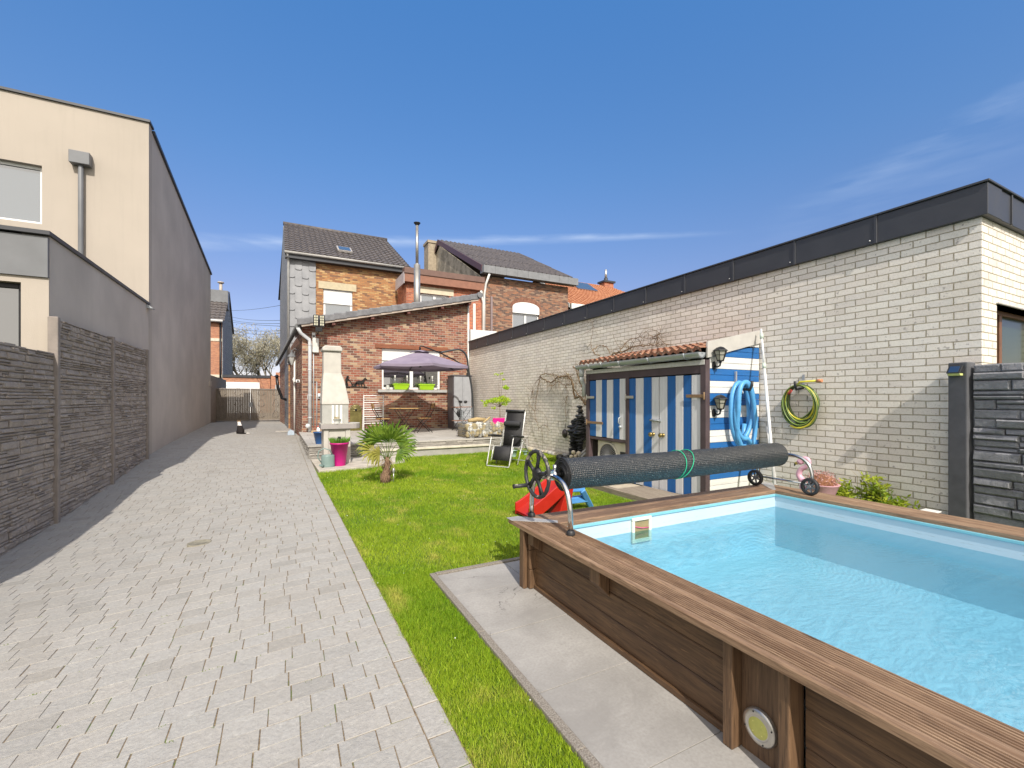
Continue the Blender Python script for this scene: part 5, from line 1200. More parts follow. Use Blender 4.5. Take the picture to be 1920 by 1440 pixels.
# corner plates
plt_ = simple('plate', (.50, .48, .46), .45, .4, .15, 8)
m = MB()
m.prism([(PX0-.012, PY1+.012, CZ+.0005), (PX0-.012, PY1-.075, CZ+.0005), (PX0+CW-.02, PY1-CW-.0, CZ+.0005), (PX0+CW+.01, PY1-CW+.05, CZ+.0005), (PX0+.09, PY1+.012, CZ+.0005)], (0, 0, .003))
m.build('corner_plate', plt_, pool); m = MB()
m.prism([(PX1+.012, PY1+.012, CZ+.0005), (PX1+.012, PY1-.08, CZ+.0005), (PX1-CW+.01, PY1-CW, CZ+.0005), (PX1-CW-.01, PY1-CW+.03, CZ+.0005), (PX1-.08, PY1+.012, CZ+.0005)], (0, 0, .003))
m.build('corner_plate', plt_, pool)
# water
t = NT('water'); v = t.pos()
w1 = t.n('ShaderNodeTexWave', wave_type='RINGS', rings_direction='SPHERICAL'); t.l(t.map(v, (1, 1, 0), (-4.0, -2.1, 0)), w1.inputs['Vector']); w1.inputs['Scale'].default_value = 8.5; w1.inputs['Distortion'].default_value = 5.5; w1.inputs['Detail'].default_value = 2; w1.inputs['Detail Scale'].default_value = 1.2
dist = t.n('ShaderNodeVectorMath', operation='DISTANCE'); t.l(v, dist.inputs[0]); dist.inputs[1].default_value = (4.0, 2.1, .3)
fade = t.rng(dist.outputs['Value'], .15, 1.25, .20, .0)
n1 = t.noise(t.map(v, (1, 1.8, 1)), 7, 4, .55, .7); n2 = t.noise(v, 22, 3, .5)
hgt = t.m('ADD', t.m('MULTIPLY', w1.outputs[0], t.m('MULTIPLY', fade, .35)), t.m('ADD', t.m('MULTIPLY', n1, .38), t.m('MULTIPLY', n2, .06)))
nb = t.bump(hgt, .55, .02)
gl = t.n('ShaderNodeBsdfGlossy'); gl.inputs['Roughness'].default_value = .02; t.l(nb, gl.inputs['Normal'])
tr = t.n('ShaderNodeBsdfTransparent'); tr.inputs[0].default_value = (.64, .92, 1.0, 1)
fr_ = t.n('ShaderNodeFresnel'); fr_.inputs[0].default_value = 1.33; t.l(nb, fr_.inputs['Normal'])
mx = t.n('ShaderNodeMixShader'); t.l(t.m('MINIMUM', t.m('MULTIPLY', fr_.outputs[0], 1.0), .5), mx.inputs[0]); t.l(tr.outputs[0], mx.inputs[1]); t.l(gl.outputs[0], mx.inputs[2]); t.l(mx.outputs[0], t.out.inputs['Surface'])
M['water'] = t.mat
m = MB(); m.quad((IX0+.0005, IY0+.0005, .30), (IX1-.0005, IY0+.0005, .30), (IX1-.0005, IY1-.0005, .30), (IX0+.0005, IY1-.0005, .30)); tag(m.build('pool_water', M['water']), kind='structure')
# spotlight in the lamp board
c = P(1422, 1365, X=bx-.03); c.x = bx-.014
sp = thing('pool_spotlight', 'round steel rimmed spotlight with yellowish lens on the brown pool wall', 'spotlight', c)
Mr = Matrix.Rotation(R(-90), 4, 'Y') @ Matrix.Diagonal((1, 1, 1, 1))
rr_ = .068
m = MB(); m.lathe([(rr_, 0), (rr_, .012), (rr_-.006, .017), (rr_-.022, .021), (rr_-.024, .019)], c, 36, 0, Mr); m.build('rim', simple('brushed_steel', (.58, .56, .52), .35, .85, .1, 20), sp)
m = MB(); m.lathe([(rr_-.023, .017), (.03, .022), (.001, .0235)], c, 32, 0, Mr); m.build('lens', simple('lens_yellow', (.50, .50, .13), .2, 0, .1, 30, .3, 300), sp)
m = MB()
for a in (20, 110, 200, 290): m.ball(c+Mr.to_3x3() @ Vector(((rr_-.011)*math.cos(R(a)), (rr_-.011)*math.sin(R(a)), .019)), .0032, 6)
m.build('screw', M['black_metal'], sp)
m = MB()
for a in (45, 135, 225, 315): m.ball(c+Mr.to_3x3() @ Vector((.026*math.cos(R(a)), .026*math.sin(R(a)), .0215)), .0028, 6)
m.build('diode', simple('diode_yellow', (.75, .72, .25), .3), sp)

# ============================================================ COVER REEL
RY, RZ_ = 2.79, .835; RX0, RX1 = 1.86, 4.50; rr = .118
reel = thing('cover_reel', 'pool cover reel with rolled black bubble cover, spoked handwheel and steel arches', 'cover reel', ((RX0+RX1)/2, RY, CZ))
t = NT('bubble_cover'); v = t.pos(); sp_ = t.n('ShaderNodeSeparateXYZ'); t.l(v, sp_.inputs[0])
ang = t.m('ARCTAN2', t.m('SUBTRACT', sp_.outputs[2], RZ_), t.m('SUBTRACT', sp_.outputs[1], RY))
wbx = t.m('ADD', sp_.outputs[0], t.m('MULTIPLY', t.noise(v, 8, 3), .02))
b1 = t.m('ABSOLUTE', t.m('SINE', t.m('MULTIPLY', wbx, 3.14159/.0165))); b2 = t.m('ABSOLUTE', t.m('SINE', t.m('MULTIPLY', t.m('ADD', ang, t.m('MULTIPLY', t.noise(v, 6, 3), .12)), 24)))
hh = t.m('MULTIPLY', b1, b2); nz_ = t.noise(v, 90, 3, .6)
c = t.mix(t.rng(hh, .1, .9), (.008, .010, .012), (.045, .05, .053)); c = t.mix(t.rng(nz_, .58, .70, 0, .6), c, (.34, .31, .28)); c = t.mix(t.rng(sp_.outputs[2], RZ_-.10, RZ_+.0, .6, 0), c, t.mix(1.0, c, (.5, 1.6, 1.9), 'MULTIPLY'))  # underside coloured teal, painting in the light bounced off the pool
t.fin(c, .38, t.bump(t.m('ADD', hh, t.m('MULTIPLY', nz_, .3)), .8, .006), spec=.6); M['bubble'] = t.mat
m = MB(); nx = 260; na = 40; vs = []
for i in range(nx+1):
    x = RX0+(RX1-RX0)*i/nx
    e = 1.0 if .03 < i/nx < .985 else (1-.25*abs((i/nx-.03)/.03)**2 if i/nx <= .03 else 1-.5*((i/nx-.985)/.015)**2)
    if i/nx <= .03: e = 1.0
    for k in range(na):
        a = 2*math.pi*k/na; r_ = rr*(1+.012*math.sin(x*3+a)+.010*math.sin(x*7.3+2*a)+.006*math.sin(x*61))*e
        if abs(a-3.9) < .12: r_ *= 1.015
        sag = -.008*math.sin(math.pi*i/nx); vs.append((x, RY+r_*math.cos(a), RZ_+r_*math.sin(a)+sag))
fs = [(i*na+k, i*na+(k+1) % na, (i+1)*na+(k+1) % na, (i+1)*na+k) for i in range(nx) for k in range(na)]
m.add(vs, [tuple(reversed(f)) for f in fs], 0, True); m.add(vs[-na:], [tuple(range(na))], 0)
# spiral end
for q in range(7):
    r0 = rr*(1-.11*q); m.tube([(RX0-.004-.002*(q % 3), RY+r0*(1+.03*math.sin(5*a_+q))*math.cos(a_), RZ_+r0*(1+.03*math.cos(4*a_))*math.sin(a_)) for a_ in [2*math.pi*i/32 for i in range(32)]], .0065, 5, 1, closed=True)
m.add([(RX0+.002, RY+rr*math.cos(a_), RZ_+rr*math.sin(a_)) for a_ in [2*math.pi*i/32 for i in range(32)]], [tuple(range(32))], 1)
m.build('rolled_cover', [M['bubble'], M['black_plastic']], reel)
for dx in (0, .075):
    xx = 3.03+dx; m = MB(); m.tube([(xx+.05*math.sin(a_)*(.5+.8*dx/.075), RY+(rr+.004)*math.cos(a_), RZ_-.006+(rr+.004)*math.sin(a_)) for a_ in [2*math.pi*i/40 for i in range(40)]], .004, 6, closed=True); m.build('tie_rope', simple('green_rope', (.02, .42, .22), .6), reel)
m = MB(); m.cyl((1.66, RY, RZ_), (RX0+.05, RY, RZ_), .024, 14); m.box(1.72, 1.76, RY-.03, RY+.03, RZ_-.03, RZ_+.035); m.cyl((1.76, RY, RZ_), (1.80, RY, RZ_), .04, 14); m.cyl((1.79, RY-.0, RZ_+.03), (1.79, RY, RZ_+.075), .016, 10); m.build('axle', M['steel'], reel); m = MB(); m.cyl((RX1-.03, RY, RZ_), (4.60, RY, RZ_), .024, 14); m.build('axle', M['steel'], reel)
def arch(x, ya, yb, zf, top, n=26):
    pts = []
    for i in range(n+1):
        s = i/n; a = math.pi*s; c_, s_ = math.cos(a), math.sin(a)
        y = (ya+yb)/2-(yb-ya)/2*(abs(c_)**.62*(1 if c_ > 0 else -1)); z = zf+(top-zf)*(s_**.62 if s_ > 0 else 0)
        pts.append((x, y, z))
    return pts
m = MB(); ax = arch(1.745, 2.52, 3.06, CZ+.01, RZ_-.0); m.tube(ax, .0185, 14); m.build('arch_stand', M['steel'], reel)
for yy in (2.52, 3.06):
    m = MB(); m.lathe([(.030, 0), (.030, .016), (.024, .026), (.02, .03)], (1.745, yy, CZ+.004), 18); m.build('foot', M['black_plastic'], reel)
m = MB(); m.tube(arch(4.56, 2.50, 3.06, CZ+.085, RZ_-.0), .0165, 12); m.cyl((4.56, 2.50, CZ+.10), (4.56, 3.06, CZ+.10), .010, 8); m.build('arch_stand', M['steel'], reel)
for yy in (2.50, 3.06):
    wh = MB(); Mw = Matrix.Rotation(R(90), 4, 'Y')
    cc = Vector((4.52, yy, CZ+.085)) 
    wh.lathe([(.058, -.016), (.080, -.018), (.084, -.010), (.084, .010), (.080, .018), (.058, .016), (.058, -.016)], cc, 28, 0, Mw, True, False)
    o = wh.build('wheel', M['black_plastic'], reel); h_ = MB(); h_.cyl(cc-Vector((.02, 0, 0)), cc+Vector((.05, 0, 0)), .014, 10)
    for k in range(6):
        a = math.pi*k/3+.3; h_.bar(cc, cc+Vector((0, .06*math.cos(a), .06*math.sin(a))), .014, .012, 0, (1, 0, 0))
    h_.build('hub', M['zinc'], o)
# handwheel
hx, hzc = 1.63, RZ_+.02; hyc = 2.78; R0 = .165
hw_ = MB(); pts = []
for i in range(72):
    a = 2*math.pi*i/72; pts.append((hx, hyc+R0*math.cos(a), hzc+R0*math.sin(a)))
rs = [.0135+.0022*max(0, math.sin(14*2*math.pi*i/72)) for i in range(72)]
hw_.tube(pts, rs, 10, closed=True)
t = NT('worn_black'); v = t.pos(); f = t.noise(v, 9, 4, .6); t.fin(t.mix(t.rng(f, .54, .60), (.035, .035, .037), (.38, .33, .27)), .5, t.bump(t.noise(v, 80, 3), .3, .003)); 
hwo = hw_.build('handwheel', t.mat, reel)
s_ = MB(); s_.lathe([(.052, -.012), (.050, .012), (.03, .02), (.001, .021)], (hx, hyc, hzc), 20, 0, Matrix.Rotation(R(-90), 4, 'Y'))
for k in range(5):
    a = 2*math.pi*k/5+R(90)+.18
    for da in (-.11, .11):
        s_.tube([(hx-.004, hyc+.035*math.cos(a), hzc+.035*math.sin(a)), (hx, hyc+.10*math.cos(a+da*.3), hzc+.10*math.sin(a+da*.3)), (hx, hyc+R0*math.cos(a+da), hzc+R0*math.sin(a+da))], [.016, .011, .010], 7)
s_.build('spoke', M['black_plastic'], hwo)
a = R(-142); k0 = Vector((hx, hyc-R0*math.cos(a), hzc+R0*math.sin(a))); m = MB(); m.cyl(k0, k0+Vector((-.115, 0, 0)), .015, 12); m.cyl(k0+Vector((-.115, 0, 0)), k0+Vector((-.125, 0, 0)), .017, 12, 1); m.build('crank_handle', [t.mat, M['black_plastic']], hwo)

# ============================================================ TODDLER SLIDE
q0 = Vector((3.14, 4.72, 0)); q1 = Vector((3.57, 4.71, 0))
sl_ = thing('toddler_slide', 'small plastic garden slide with red chute and light blue ladder behind the pool', 'slide', (3.0, 4.6, 0))
bl = simple('sky_blue_plastic', (.10, .32, .72), .4, 0, .05); rd = simple('red_plastic_chute', (.42, .02, .012), .35, 0, .08)
m = MB(); t0 = P(1047, 919, Y=4.55); t1 = P(1090, 917, Y=4.55)
m.bar(q0, t0, .09, .07, 0, (1, 0, 0)); m.bar(q1, t1, .09, .07, 0, (1, 0, 0)); m.bar(t0-Vector((.04, 0, 0)), t1+Vector((.04, 0, 0)), .06, .06)
for s in (.42,):
    a_, b_ = q0.lerp(t0, s), q1.lerp(t1, s); m.box(a_.x, b_.x, a_.y-.05, a_.y+.05, a_.z-.04, a_.z+.04)
m.build('ladder', bl, sl_, bevel=.012)
m = MB(); top = Vector((3.12, 4.62, .44)); prof = []
e = Vector((2.50, 4.62, .03)); n = 12
def chp(s): 
    x = top.x+(e.x-top.x)*s; z = top.z*(1-s)**1.15+.05*s; return x, z
for yy in (4.44, 4.80):
    vs = []
    for i in range(n+1):
        x, z = chp(i/n); vs.append((x, yy, z+.09))
    for i in range(n, -1, -1):
        x, z = chp(i/n); vs.append((x, yy, max(0.0, z-.09)))
    m.prism(vs, (0, .03 if yy < 4.6 else -.03, 0))
vs = []
for i in range(n+1):
    x, z = chp(i/n); vs += [(x, 4.46, z), (x, 4.78, z)]
m.add(vs, [(2*i, 2*i+1, 2*i+3, 2*i+2) for i in range(n)], 0, True); m.add([(a, b, c-.02) for a, b, c in vs], [(2*i+2, 2*i+3, 2*i+1, 2*i) for i in range(n)], 0, True)
m.prism([(3.10, 4.44, .53), (3.16, 4.44, .50), (3.05, 4.44, .0), (2.90, 4.44, .0)], (0, .36, 0))
m.build('chute', rd, sl_, bevel=.008)
# ============================================================ TERRACE AND GARDEN THINGS
Zt = TZ+.001
# ---------- white masonry barbecue
bq = thing('barbecue_fireplace', 'white masonry garden barbecue with tall tapering chimney and grey shelf', 'barbecue', (.98, 10.3, .035))
wh = simple('white_render', (.50, .475, .43), .95, 0, .08, 7, .8, 90)
bx0, bx1, by0, by1 = .70, 1.26, 10.0, 10.62
zs = [P(630, 804, Y=by0).z, P(630, 798, Y=by0).z, P(630, 759, Y=by0).z, P(630, 700, Y=10.2).z, P(630, 659, Y=10.2).z]
m = MB(); m.box(bx0+.03, bx0+.13, by0, by1, .035, zs[0]); m.box(bx1-.10, bx1, by0, by1, .035, zs[0]); m.box(bx0+.13, bx1-.10, by0+.02, by0+.08, .035, zs[0]); m.box(bx0+.13, bx1-.1, by1-.06, by1, .035, zs[0]); m.build('base', wh, bq, bevel=.012)
m = MB(); sh_ = [(bx0-.03, by0-.05), (bx1+.02, by0-.05)]
for i in range(9):
    a = -math.pi/2+math.pi*i/8; sh_.append((bx1+.05+.17*math.cos(a), by0+.23+.28*math.sin(a)))
sh_ += [(bx0-.03, by1)]
m.prism([(x, y, zs[0]-.001) for x, y in sh_], (0, 0, zs[1]-zs[0]+.03)); m.build('shelf', simple('grey_shelf', (.34, .31, .30), .85, 0, .1), bq, bevel=.008)
m = MB(); m.prism([(x, y, zs[1]+.031) for x, y in sh_], (0, 0, .012)); m.build('shelf_top', wh, bq, bevel=.003)
z1_, z2_, z3_, z4_ = zs[1]+.043, zs[2], zs[3], zs[4]
m = MB(); hb0, hb1 = bx0, bx1-.04
m.box(hb0, hb1, by0+.02, by1-.02, z1_, z2_)
for xx in (.40, .55, .72):
    xc = hb0+(hb1-hb0)*xx; m.box(xc-.022, xc+.022, by0+.0, by0+.0205, z1_+.0, z2_-.01, 1)
m.build('fire_box', [simple('pale_concrete', (.40, .395, .37), .95, 0, .08, 9, .7, 100), M['white_paint']], bq, bevel=.008)
m = MB(); cL = P(607, 700, Y=10.1).x; cR = P(641, 700, Y=10.1).x
def ring(x0, x1, y0, y1, z): return [(x0, y0, z), (x1, y0, z), (x1, y1, z), (x0, y1, z)]
lv = [ring(hb0-.01, hb1+.02, by0+.0, by1, z2_+.002), ring(hb0-.005, hb1+.015, by0+.01, by1, z2_+.06), ring(cL-.02, cR+.06, by0+.12, by1-.06, z3_-.18), ring(cL, cR, by0+.17, by1-.08, z3_), ring(cL, cR-.005, by0+.18, by1-.08, z4_)]
vs = [p for l_ in lv for p in l_]; fs = [(0, 3, 2, 1)]+[(4*i+k, 4*i+(k+1) % 4, 4*i+4+(k+1) % 4, 4*i+4+k) for i in range(4) for k in range(4)]+[(16, 17, 18, 19)]
m.add(vs, fs); m.build('chimney', wh, bq, bevel=.02)
m = MB(); m.prism([(cL-.025, by0+.13, z4_), (cL-.025, by0+.13, z4_+.07), (cL+.03, by0+.13, z4_+.115), (cR-.03, by0+.13, z4_+.115), (cR+.02, by0+.13, z4_+.07), (cR+.02, by0+.13, z4_)], (0, .46, 0)); m.build('chimney_cap', wh, bq, bevel=.02)

# small white pot on the shelf
def pot(name, lab, cat, c, r0, r1, h, mat_, rim=.012, plant=None, group=None):
    c = Vector(c); t_ = thing(name, lab, cat, c, 0, group)
    m = MB(); m.lathe([(r0, 0), (r1, h*.93), (r1+rim, h*.93), (r1+rim, h), (r1-.008, h), (r1-.012, h*.9), (.001, h*.9)], c, 24); m.build('pot', mat_, t_)
    if plant: plant(t_, c+Vector((0, 0, h*.9)), r1)
    return t_
def tuft(n, hgt, mat_, nm='plant', spread=.8, w_=.006):
    def f(t_, c, r):
        m = MB()
        for k in range(n):
            a, q = random.uniform(0, 6.28), r*math.sqrt(random.random())*.85; b = c+Vector((q*math.cos(a), q*math.sin(a), 0)); h = hgt*random.uniform(.4, 1.1)
            l = Vector((math.cos(a), math.sin(a), 0))*h*spread*random.random(); s = Vector((-math.sin(a), math.cos(a), 0))*w_
            m.add([b-s, b+s, b+l*.4+s*.7+Vector((0, 0, h*.6)), b+l+Vector((0, 0, h))], [(0, 1, 2), (0, 2, 3)])
        m.build(nm, mat_, t_)
    return f
G1 = leafm('herb_green', (.08, .22, .02), (.20, .36, .05), .6, .35); G2 = leafm('dry_straw', (.45, .36, .18), (.55, .45, .25), .8, .3); G3 = leafm('bright_leaf', (.42, .62, .03), (.60, .74, .07), .5, .5)
G4 = leafm('yellow_green_leaf', (.22, .34, .03), (.48, .52, .05), .5, .45); G5 = leafm('pink_heather', (.55, .28, .27), (.66, .42, .38), .8, .3)
c_ = P(632, 798, Y=by0+.02); pot('plant_pot', 'small white pot of succulents on the grey barbecue shelf', 'plant pot', (P(632, 798, Y=9.99).x, 9.99, z1_+.001), .055, .068, .10, M['pvc'], plant=tuft(50, .07, G2, 'succulent', .6, .008))
q = P(641, 878, Z=.037); pot('planter', 'tall magenta pink planter with green herbs in front of the white barbecue', 'planter', (q.x, 9.72, .036), .115, .175, .47, simple('magenta', (.50, .008, .19), .45, 0, .05, 4, .05), plant=tuft(500, .16, G1, 'herbs', .7, .005))
for (uu, vv, hh_, hnt) in ((636, 823, .30, 'left'), (653, 827, .24, 'right')):
    q = P(uu, vv, Y=9.8); tt = thing('solar_light', 'small black solar garden light stuck in the '+hnt+' side of the magenta planter', 'solar light', (q.x, 9.78, .45), 0, 'solar lights in the planter')
    m = MB(); m.cyl((q.x, 9.78, .44), (q.x, 9.78, q.z), .004, 6); m.build('stake', M['alu'], tt); m = MB(); m.box(q.x-.03, q.x+.03, 9.755, 9.805, q.z, q.z+.05); m.build('head', M['black_plastic'], tt, bevel=.006)
# watering can
q = P(617, 877, Z=.036); wc = Vector((q.x-.01, 9.62, .036)); wt = thing('watering_can', 'pale grey green watering can beside the magenta planter', 'watering can', wc)
wm_ = simple('sage_metal', (.20, .28, .265), .45, .1, .08)
m = MB(); Mo = Matrix.Diagonal((1.05, .72, 1, 1)); m.lathe([(.12, 0), (.122, .02), (.118, .22), (.112, .235), (.085, .245), (.08, .235)], wc, 24, 0, Mo); m.lathe([(.124, .03), (.128, .035), (.124, .04)], wc, 24, 0, Mo); m.build('body', wm_, wt)
m = MB(); m.tube([wc+Vector((-.10, 0, .06)), wc+Vector((-.19, 0, .20)), wc+Vector((-.17, 0, .32)), wc+Vector((-.07, 0, .375)), wc+Vector((.03, 0, .34)), wc+Vector((.08, 0, .24))], .011, 8); m.build('handle', wm_, wt)
m = MB(); m.tube([wc+Vector((-.06, -.03, .05)), wc+Vector((-.12, -.12, .03)), wc+Vector((-.16, -.16, .07))], [.02, .015, .02], 8); m.build('spout', wm_, wt)
q = P(598, 832, Z=TZ); pot('planter', 'blue glazed pot at the left edge of the terrace behind the barbecue', 'planter', (q.x+.03, q.y, TZ), .10, .15, .28, simple('blue_glaze', (.02, .09, .26), .25, 0, .1), plant=tuft(30, .06, G2))
# orange-brown timber block at wall and bits
q = P(590, 803, Y=15.2); tb = MB(); tb.box(q.x-.1, q.x+.35, 15.1, 15.2, TZ, TZ+.06); tag(tb.build('timber_block', wood('pale_wood', (.45, .30, .15), (.6, .42, .24), 'X')), 'short pale timber offcut at the foot of the brick wall', 'timber')
bo = thing('spray_bottle', 'small white bottle with red cap on the terrace by the pipes', 'bottle', (P(597, 800, Y=15.0).x, 15.0, TZ)); q = bo.location
m = MB(); m.lathe([(.05, 0), (.055, .12), (.03, .17)], q, 14); m.build('bottle', M['pvc'], bo); m = MB(); m.lathe([(.028, .171), (.028, .21), (.001, .215)], q, 12); m.build('cap', simple('red_cap', (.6, .06, .05), .4), bo)

# ---------- wall decoration: ploughman with horse, cut from black sheet
def decor():
    a = P(651, 726, Y=FY-.02); b = P(686, 726, Y=FY-.02); W = b.x-a.x; x0, z0 = a.x-.16, a.z
    W += .2
    m = MB(); S = W/100.0
    def pl(pts): m.prism([(x0+px*S, FY-.030, z0+pz*S) for px, pz in pts], (0, .012, 0))
    pl([(8, 0), (100, 0), (100, 3.5), (8, 3.5)])
    pl([(12, 4), (16, 4), (21, 14), (20, 24), (15, 26), (13, 16)]); pl([(20, 4), (24, 4), (24, 12), (20, 23), (16, 22)])   # legs
    pl([(13, 22), (21, 24), (25, 34), (24, 41), (17, 41), (12, 32)]); pl([(20, 36), (25, 36), (33, 27), (31, 24), (23, 31)])  # torso, arm
    pl([(19, 40), (24, 39), (27, 43), (26, 48), (21, 49), (17, 45)])                                                # head with hat
    pl([(31, 26), (33, 27), (42, 10), (48, 4), (36, 4), (38, 10)]); pl([(40, 12), (60, 17), (60, 19), (40, 15)]); pl([(44, 4), (52, 6), (56, 14), (50, 15)])  # plough
    pl([(54, 16), (58, 25), (66, 29), (77, 28), (83, 33), (90, 40), (94, 43), (95, 38), (100, 35), (98, 31), (93, 32), (89, 24), (84, 16), (76, 14), (64, 15), (58, 13)])  # horse
    for (q, k) in ((56, -3), (63, 3), (77, -2), (84, 4)): pl([(q, 17), (q+5, 17), (q+3+k, 9), (q+4+k, 4), (q+k, 4), (q+k, 9)])
    pl([(54, 24), (57, 25), (55, 12), (52, 10)])
    tag(m.build('wall_silhouette', simple('cut_steel', (.025, .022, .02), .5, .5)), 'black metal silhouette of a ploughman with a horse on the brick wall', 'wall decoration')
decor()
# arched brass fountain plate
q = P(667, 830, Y=15.42); x0 = P(656, 800, Y=15.42).x; x1 = P(678, 800, Y=15.42).x; zt_ = P(700, 758, Y=15.42).z
m = MB(); n = 12; cx_ = (x0+x1)/2; hw = (x1-x0)/2
poly = [(x0, 15.4, TZ+.0), (x1, 15.4, TZ)]+[(cx_+hw*math.cos(math.pi*i/n), 15.4, zt_-hw*1.05+hw*1.05*math.sin(math.pi*i/n)) for i in range(n+1)]
af = thing('arched_screen', 'arched olive brass plate leaning on the brick wall behind the barbecue', 'ornament', (cx_, 15.4, TZ))
m.prism(poly, (0, .03, 0)); m.build('plate', simple('olive_brass', (.22, .19, .07), .35, .7, .3, 5, .4, 20), af)
m = MB()
for k in (.35, .6, .85):
    pts = [(cx_+hw*k*math.cos(math.pi*i/n), 15.39, zt_-hw*1.05+hw*k*math.sin(math.pi*i/n)) for i in range(n+1)]; m.tube(pts, .012, 6)
m.tube([(x0, 15.39, zt_-hw*1.1), (x1, 15.39, zt_-hw*1.1)], .014, 6); m.ball((cx_, 15.38, zt_-hw*1.0), .04, 8, 1); m.build('relief', [simple('brass_light', (.34, .30, .14), .35, .7), M['black_metal']], af)
# white drying rack
dr = thing('drying_rack', 'white wire clothes drying rack standing against the brick wall', 'drying rack', (P(700, 830, Y=14.6).x+1, 14.6, TZ))
ya = 14.7; A = P(682, 740, Y=ya); B = P(719, 740, Y=ya); zb = TZ; za = P(682, 740, Y=ya).z
m = MB()
for x in (A.x, B.x): m.bar((x, ya, zb), (x, ya, za), .035, .02); m.bar((x, ya+.25, zb), (x, ya+.02, za-.1), .02, .015)
m.build('side_frame', M['pvc'], dr); m = MB(); n = 13
for k in range(n):
    z = za-.03-(za-zb-.3)*k/(n-1); m.cyl((A.x, ya, z), (B.x, ya, z), .009 if k % 3 else .015, 6)
m.build('wire_rung', M['pvc'], dr)

# ---------- bistro set
slat = wood('teak', (.42, .24, .08), (.58, .36, .14), 'X', 1, .6, knots=False)
tc_ = P(764, 812, Z=TZ); tx = P(758, 764, Y=13.6).x; ty = 13.6
tz_ = P(758, 765, Y=13.6).z
tb = thing('bistro_table', 'round folding bistro table with wooden slat top under the purple parasol', 'table', (tx, ty, TZ))
m = MB(); rt = .46
for k in range(9):
    y = -rt+.05+k*(2*rt-.1)/8; hw = math.sqrt(max(0, rt*rt-y*y)); m.box(tx-hw, tx+hw, ty+y-.043, ty+y+.043, tz_-.02, tz_)
m.build('tabletop', slat, tb, bevel=.004)
m = MB(); m.tube([(tx+(rt-.03)*math.cos(a), ty+(rt-.03)*math.sin(a), tz_-.03) for a in [2*math.pi*i/28 for i in range(28)]], .012, 6, closed=True); m.build('frame', M['black_metal'], tb)
for sy in (-.22, .22):
    for sx in (-1, 1):
        m = MB(); m.bar((tx-sx*.27, ty+sy, tz_-.03), (tx+sx*.27, ty+sy*1.1, TZ), .022, .012); m.build('leg', M['black_metal'], tb)
def bistro_chair(x, y, rz, lab):
    r = thing('bistro_chair', lab, 'chair', (x, y, TZ), rz, 'folding bistro chairs at the round table')
    def L(name, mm, mat_, bv=0):
        return mm.build(name, mat_, r, bevel=bv, world=False)
    m = MB()
    for k in range(5): m.box(-.20, .20, -.18+k*.075, -.18+k*.075+.062, .445, .46)
    L('seat', m, slat, .003)
    m = MB()
    for z in (.80, .88): m.box(-.20, .20, .29+(z-.8)*.2, .305+(z-.8)*.2, z-.035, z+.03)
    L('backrest', m, slat, .004)
    for sx in (-.19, .19):
        m = MB(); m.tube([(sx, -.26, 0), (sx, -.05, .30), (sx, .14, .50), (sx, .27, .72), (sx, .31, .93)], .011, 6); L('leg', m, M['black_metal'])
        m = MB(); m.tube([(sx*.9, .24, 0), (sx*.9, -.17, .44)], .011, 6); L('leg', m, M['black_metal'])
    m = MB(); m.cyl((-.17, .17, .08), (.17, .17, .08), .008, 6); m.cyl((-.19, -.22, .06), (.19, -.22, .06), .008, 6); L('stretcher', m, M['black_metal'])
    return r
cl_ = P(733, 800, Y=13.8); cr_ = P(818, 800, Y=13.8)
bistro_chair(tx-.62, ty+.10, R(90), 'folding bistro chair left of the round table, facing right')
bistro_chair(tx+.62, ty+.05, R(-90), 'folding bistro chair right of the round table, facing left')

# ---------- cantilever parasol
UX, UY = P(788, 660, Y=13.3).x, 13.3; zr = P(788, 684, Y=12.5).z+.02; za_ = P(787, 655, Y=13.3).z
um = thing('parasol', 'large purple cantilever parasol with curved black pole over the bistro set', 'parasol', (P(884, 795, Y=13.2).x, 13.2, TZ))
t = NT('purple_fabric'); v = t.pos(); f = t.noise(v, 3, 3); cfab = t.mix(t.rng(f, .35, .65), (.25, .21, .28), (.30, .255, .325))
t.fin(cfab, .9, t.bump(t.noise(v, 300, 2), .2, .002), spec=.1); tl = t.n('ShaderNodeBsdfTranslucent'); t.l(cfab, tl.inputs[0]); mx = t.n('ShaderNodeMixShader'); mx.inputs[0].default_value = .12; t.l(t.b.outputs[0], mx.inputs[1]); t.l(tl.outputs[0], mx.inputs[2]); t.l(mx.outputs[0], t.out.inputs['Surface']); fab = t.mat
UR = 1.47; ns = 6; rot0 = R(-92)
m = MB(); sub = 10; rad = 8; vs = []
def canopy_r(th):
    k = (th-rot0)/(2*math.pi/ns); fpart = k-math.floor(k); c0 = math.cos(math.pi/ns)
    return c0/math.cos((fpart-.5)*2*math.pi/ns)
for j in range(rad+1):
    s = j/rad
    for i in range(ns*sub):
        th = rot0+2*math.pi*i/(ns*sub); k = canopy_r(th); rr_ = .12+(UR-.12)*s
        sagm = math.sin(math.pi*((i % sub)/sub)); z = za_-.09-(za_-.09-zr)*(s**1.05)-.035*sagm*s*(1-.4*s); inr = (1-.06*sagm*s)
        vs.append((UX+rr_*k*inr*math.cos(th), UY+rr_*k*inr*math.sin(th), z))
N_ = ns*sub
m.add(vs, [(j*N_+i, j*N_+(i+1) % N_, (j+1)*N_+(i+1) % N_, (j+1)*N_+i) for j in range(rad) for i in range(N_)], 0, False)
ed = vs[rad*N_:]; vs2 = ed+[(p[0], p[1], p[2]-.075) for p in ed]; m.add(vs2, [(i, (i+1) % N_, N_+(i+1) % N_, N_+i) for i in range(N_)])
cn = m.build('canopy', fab, um)
m = MB(); vs = []
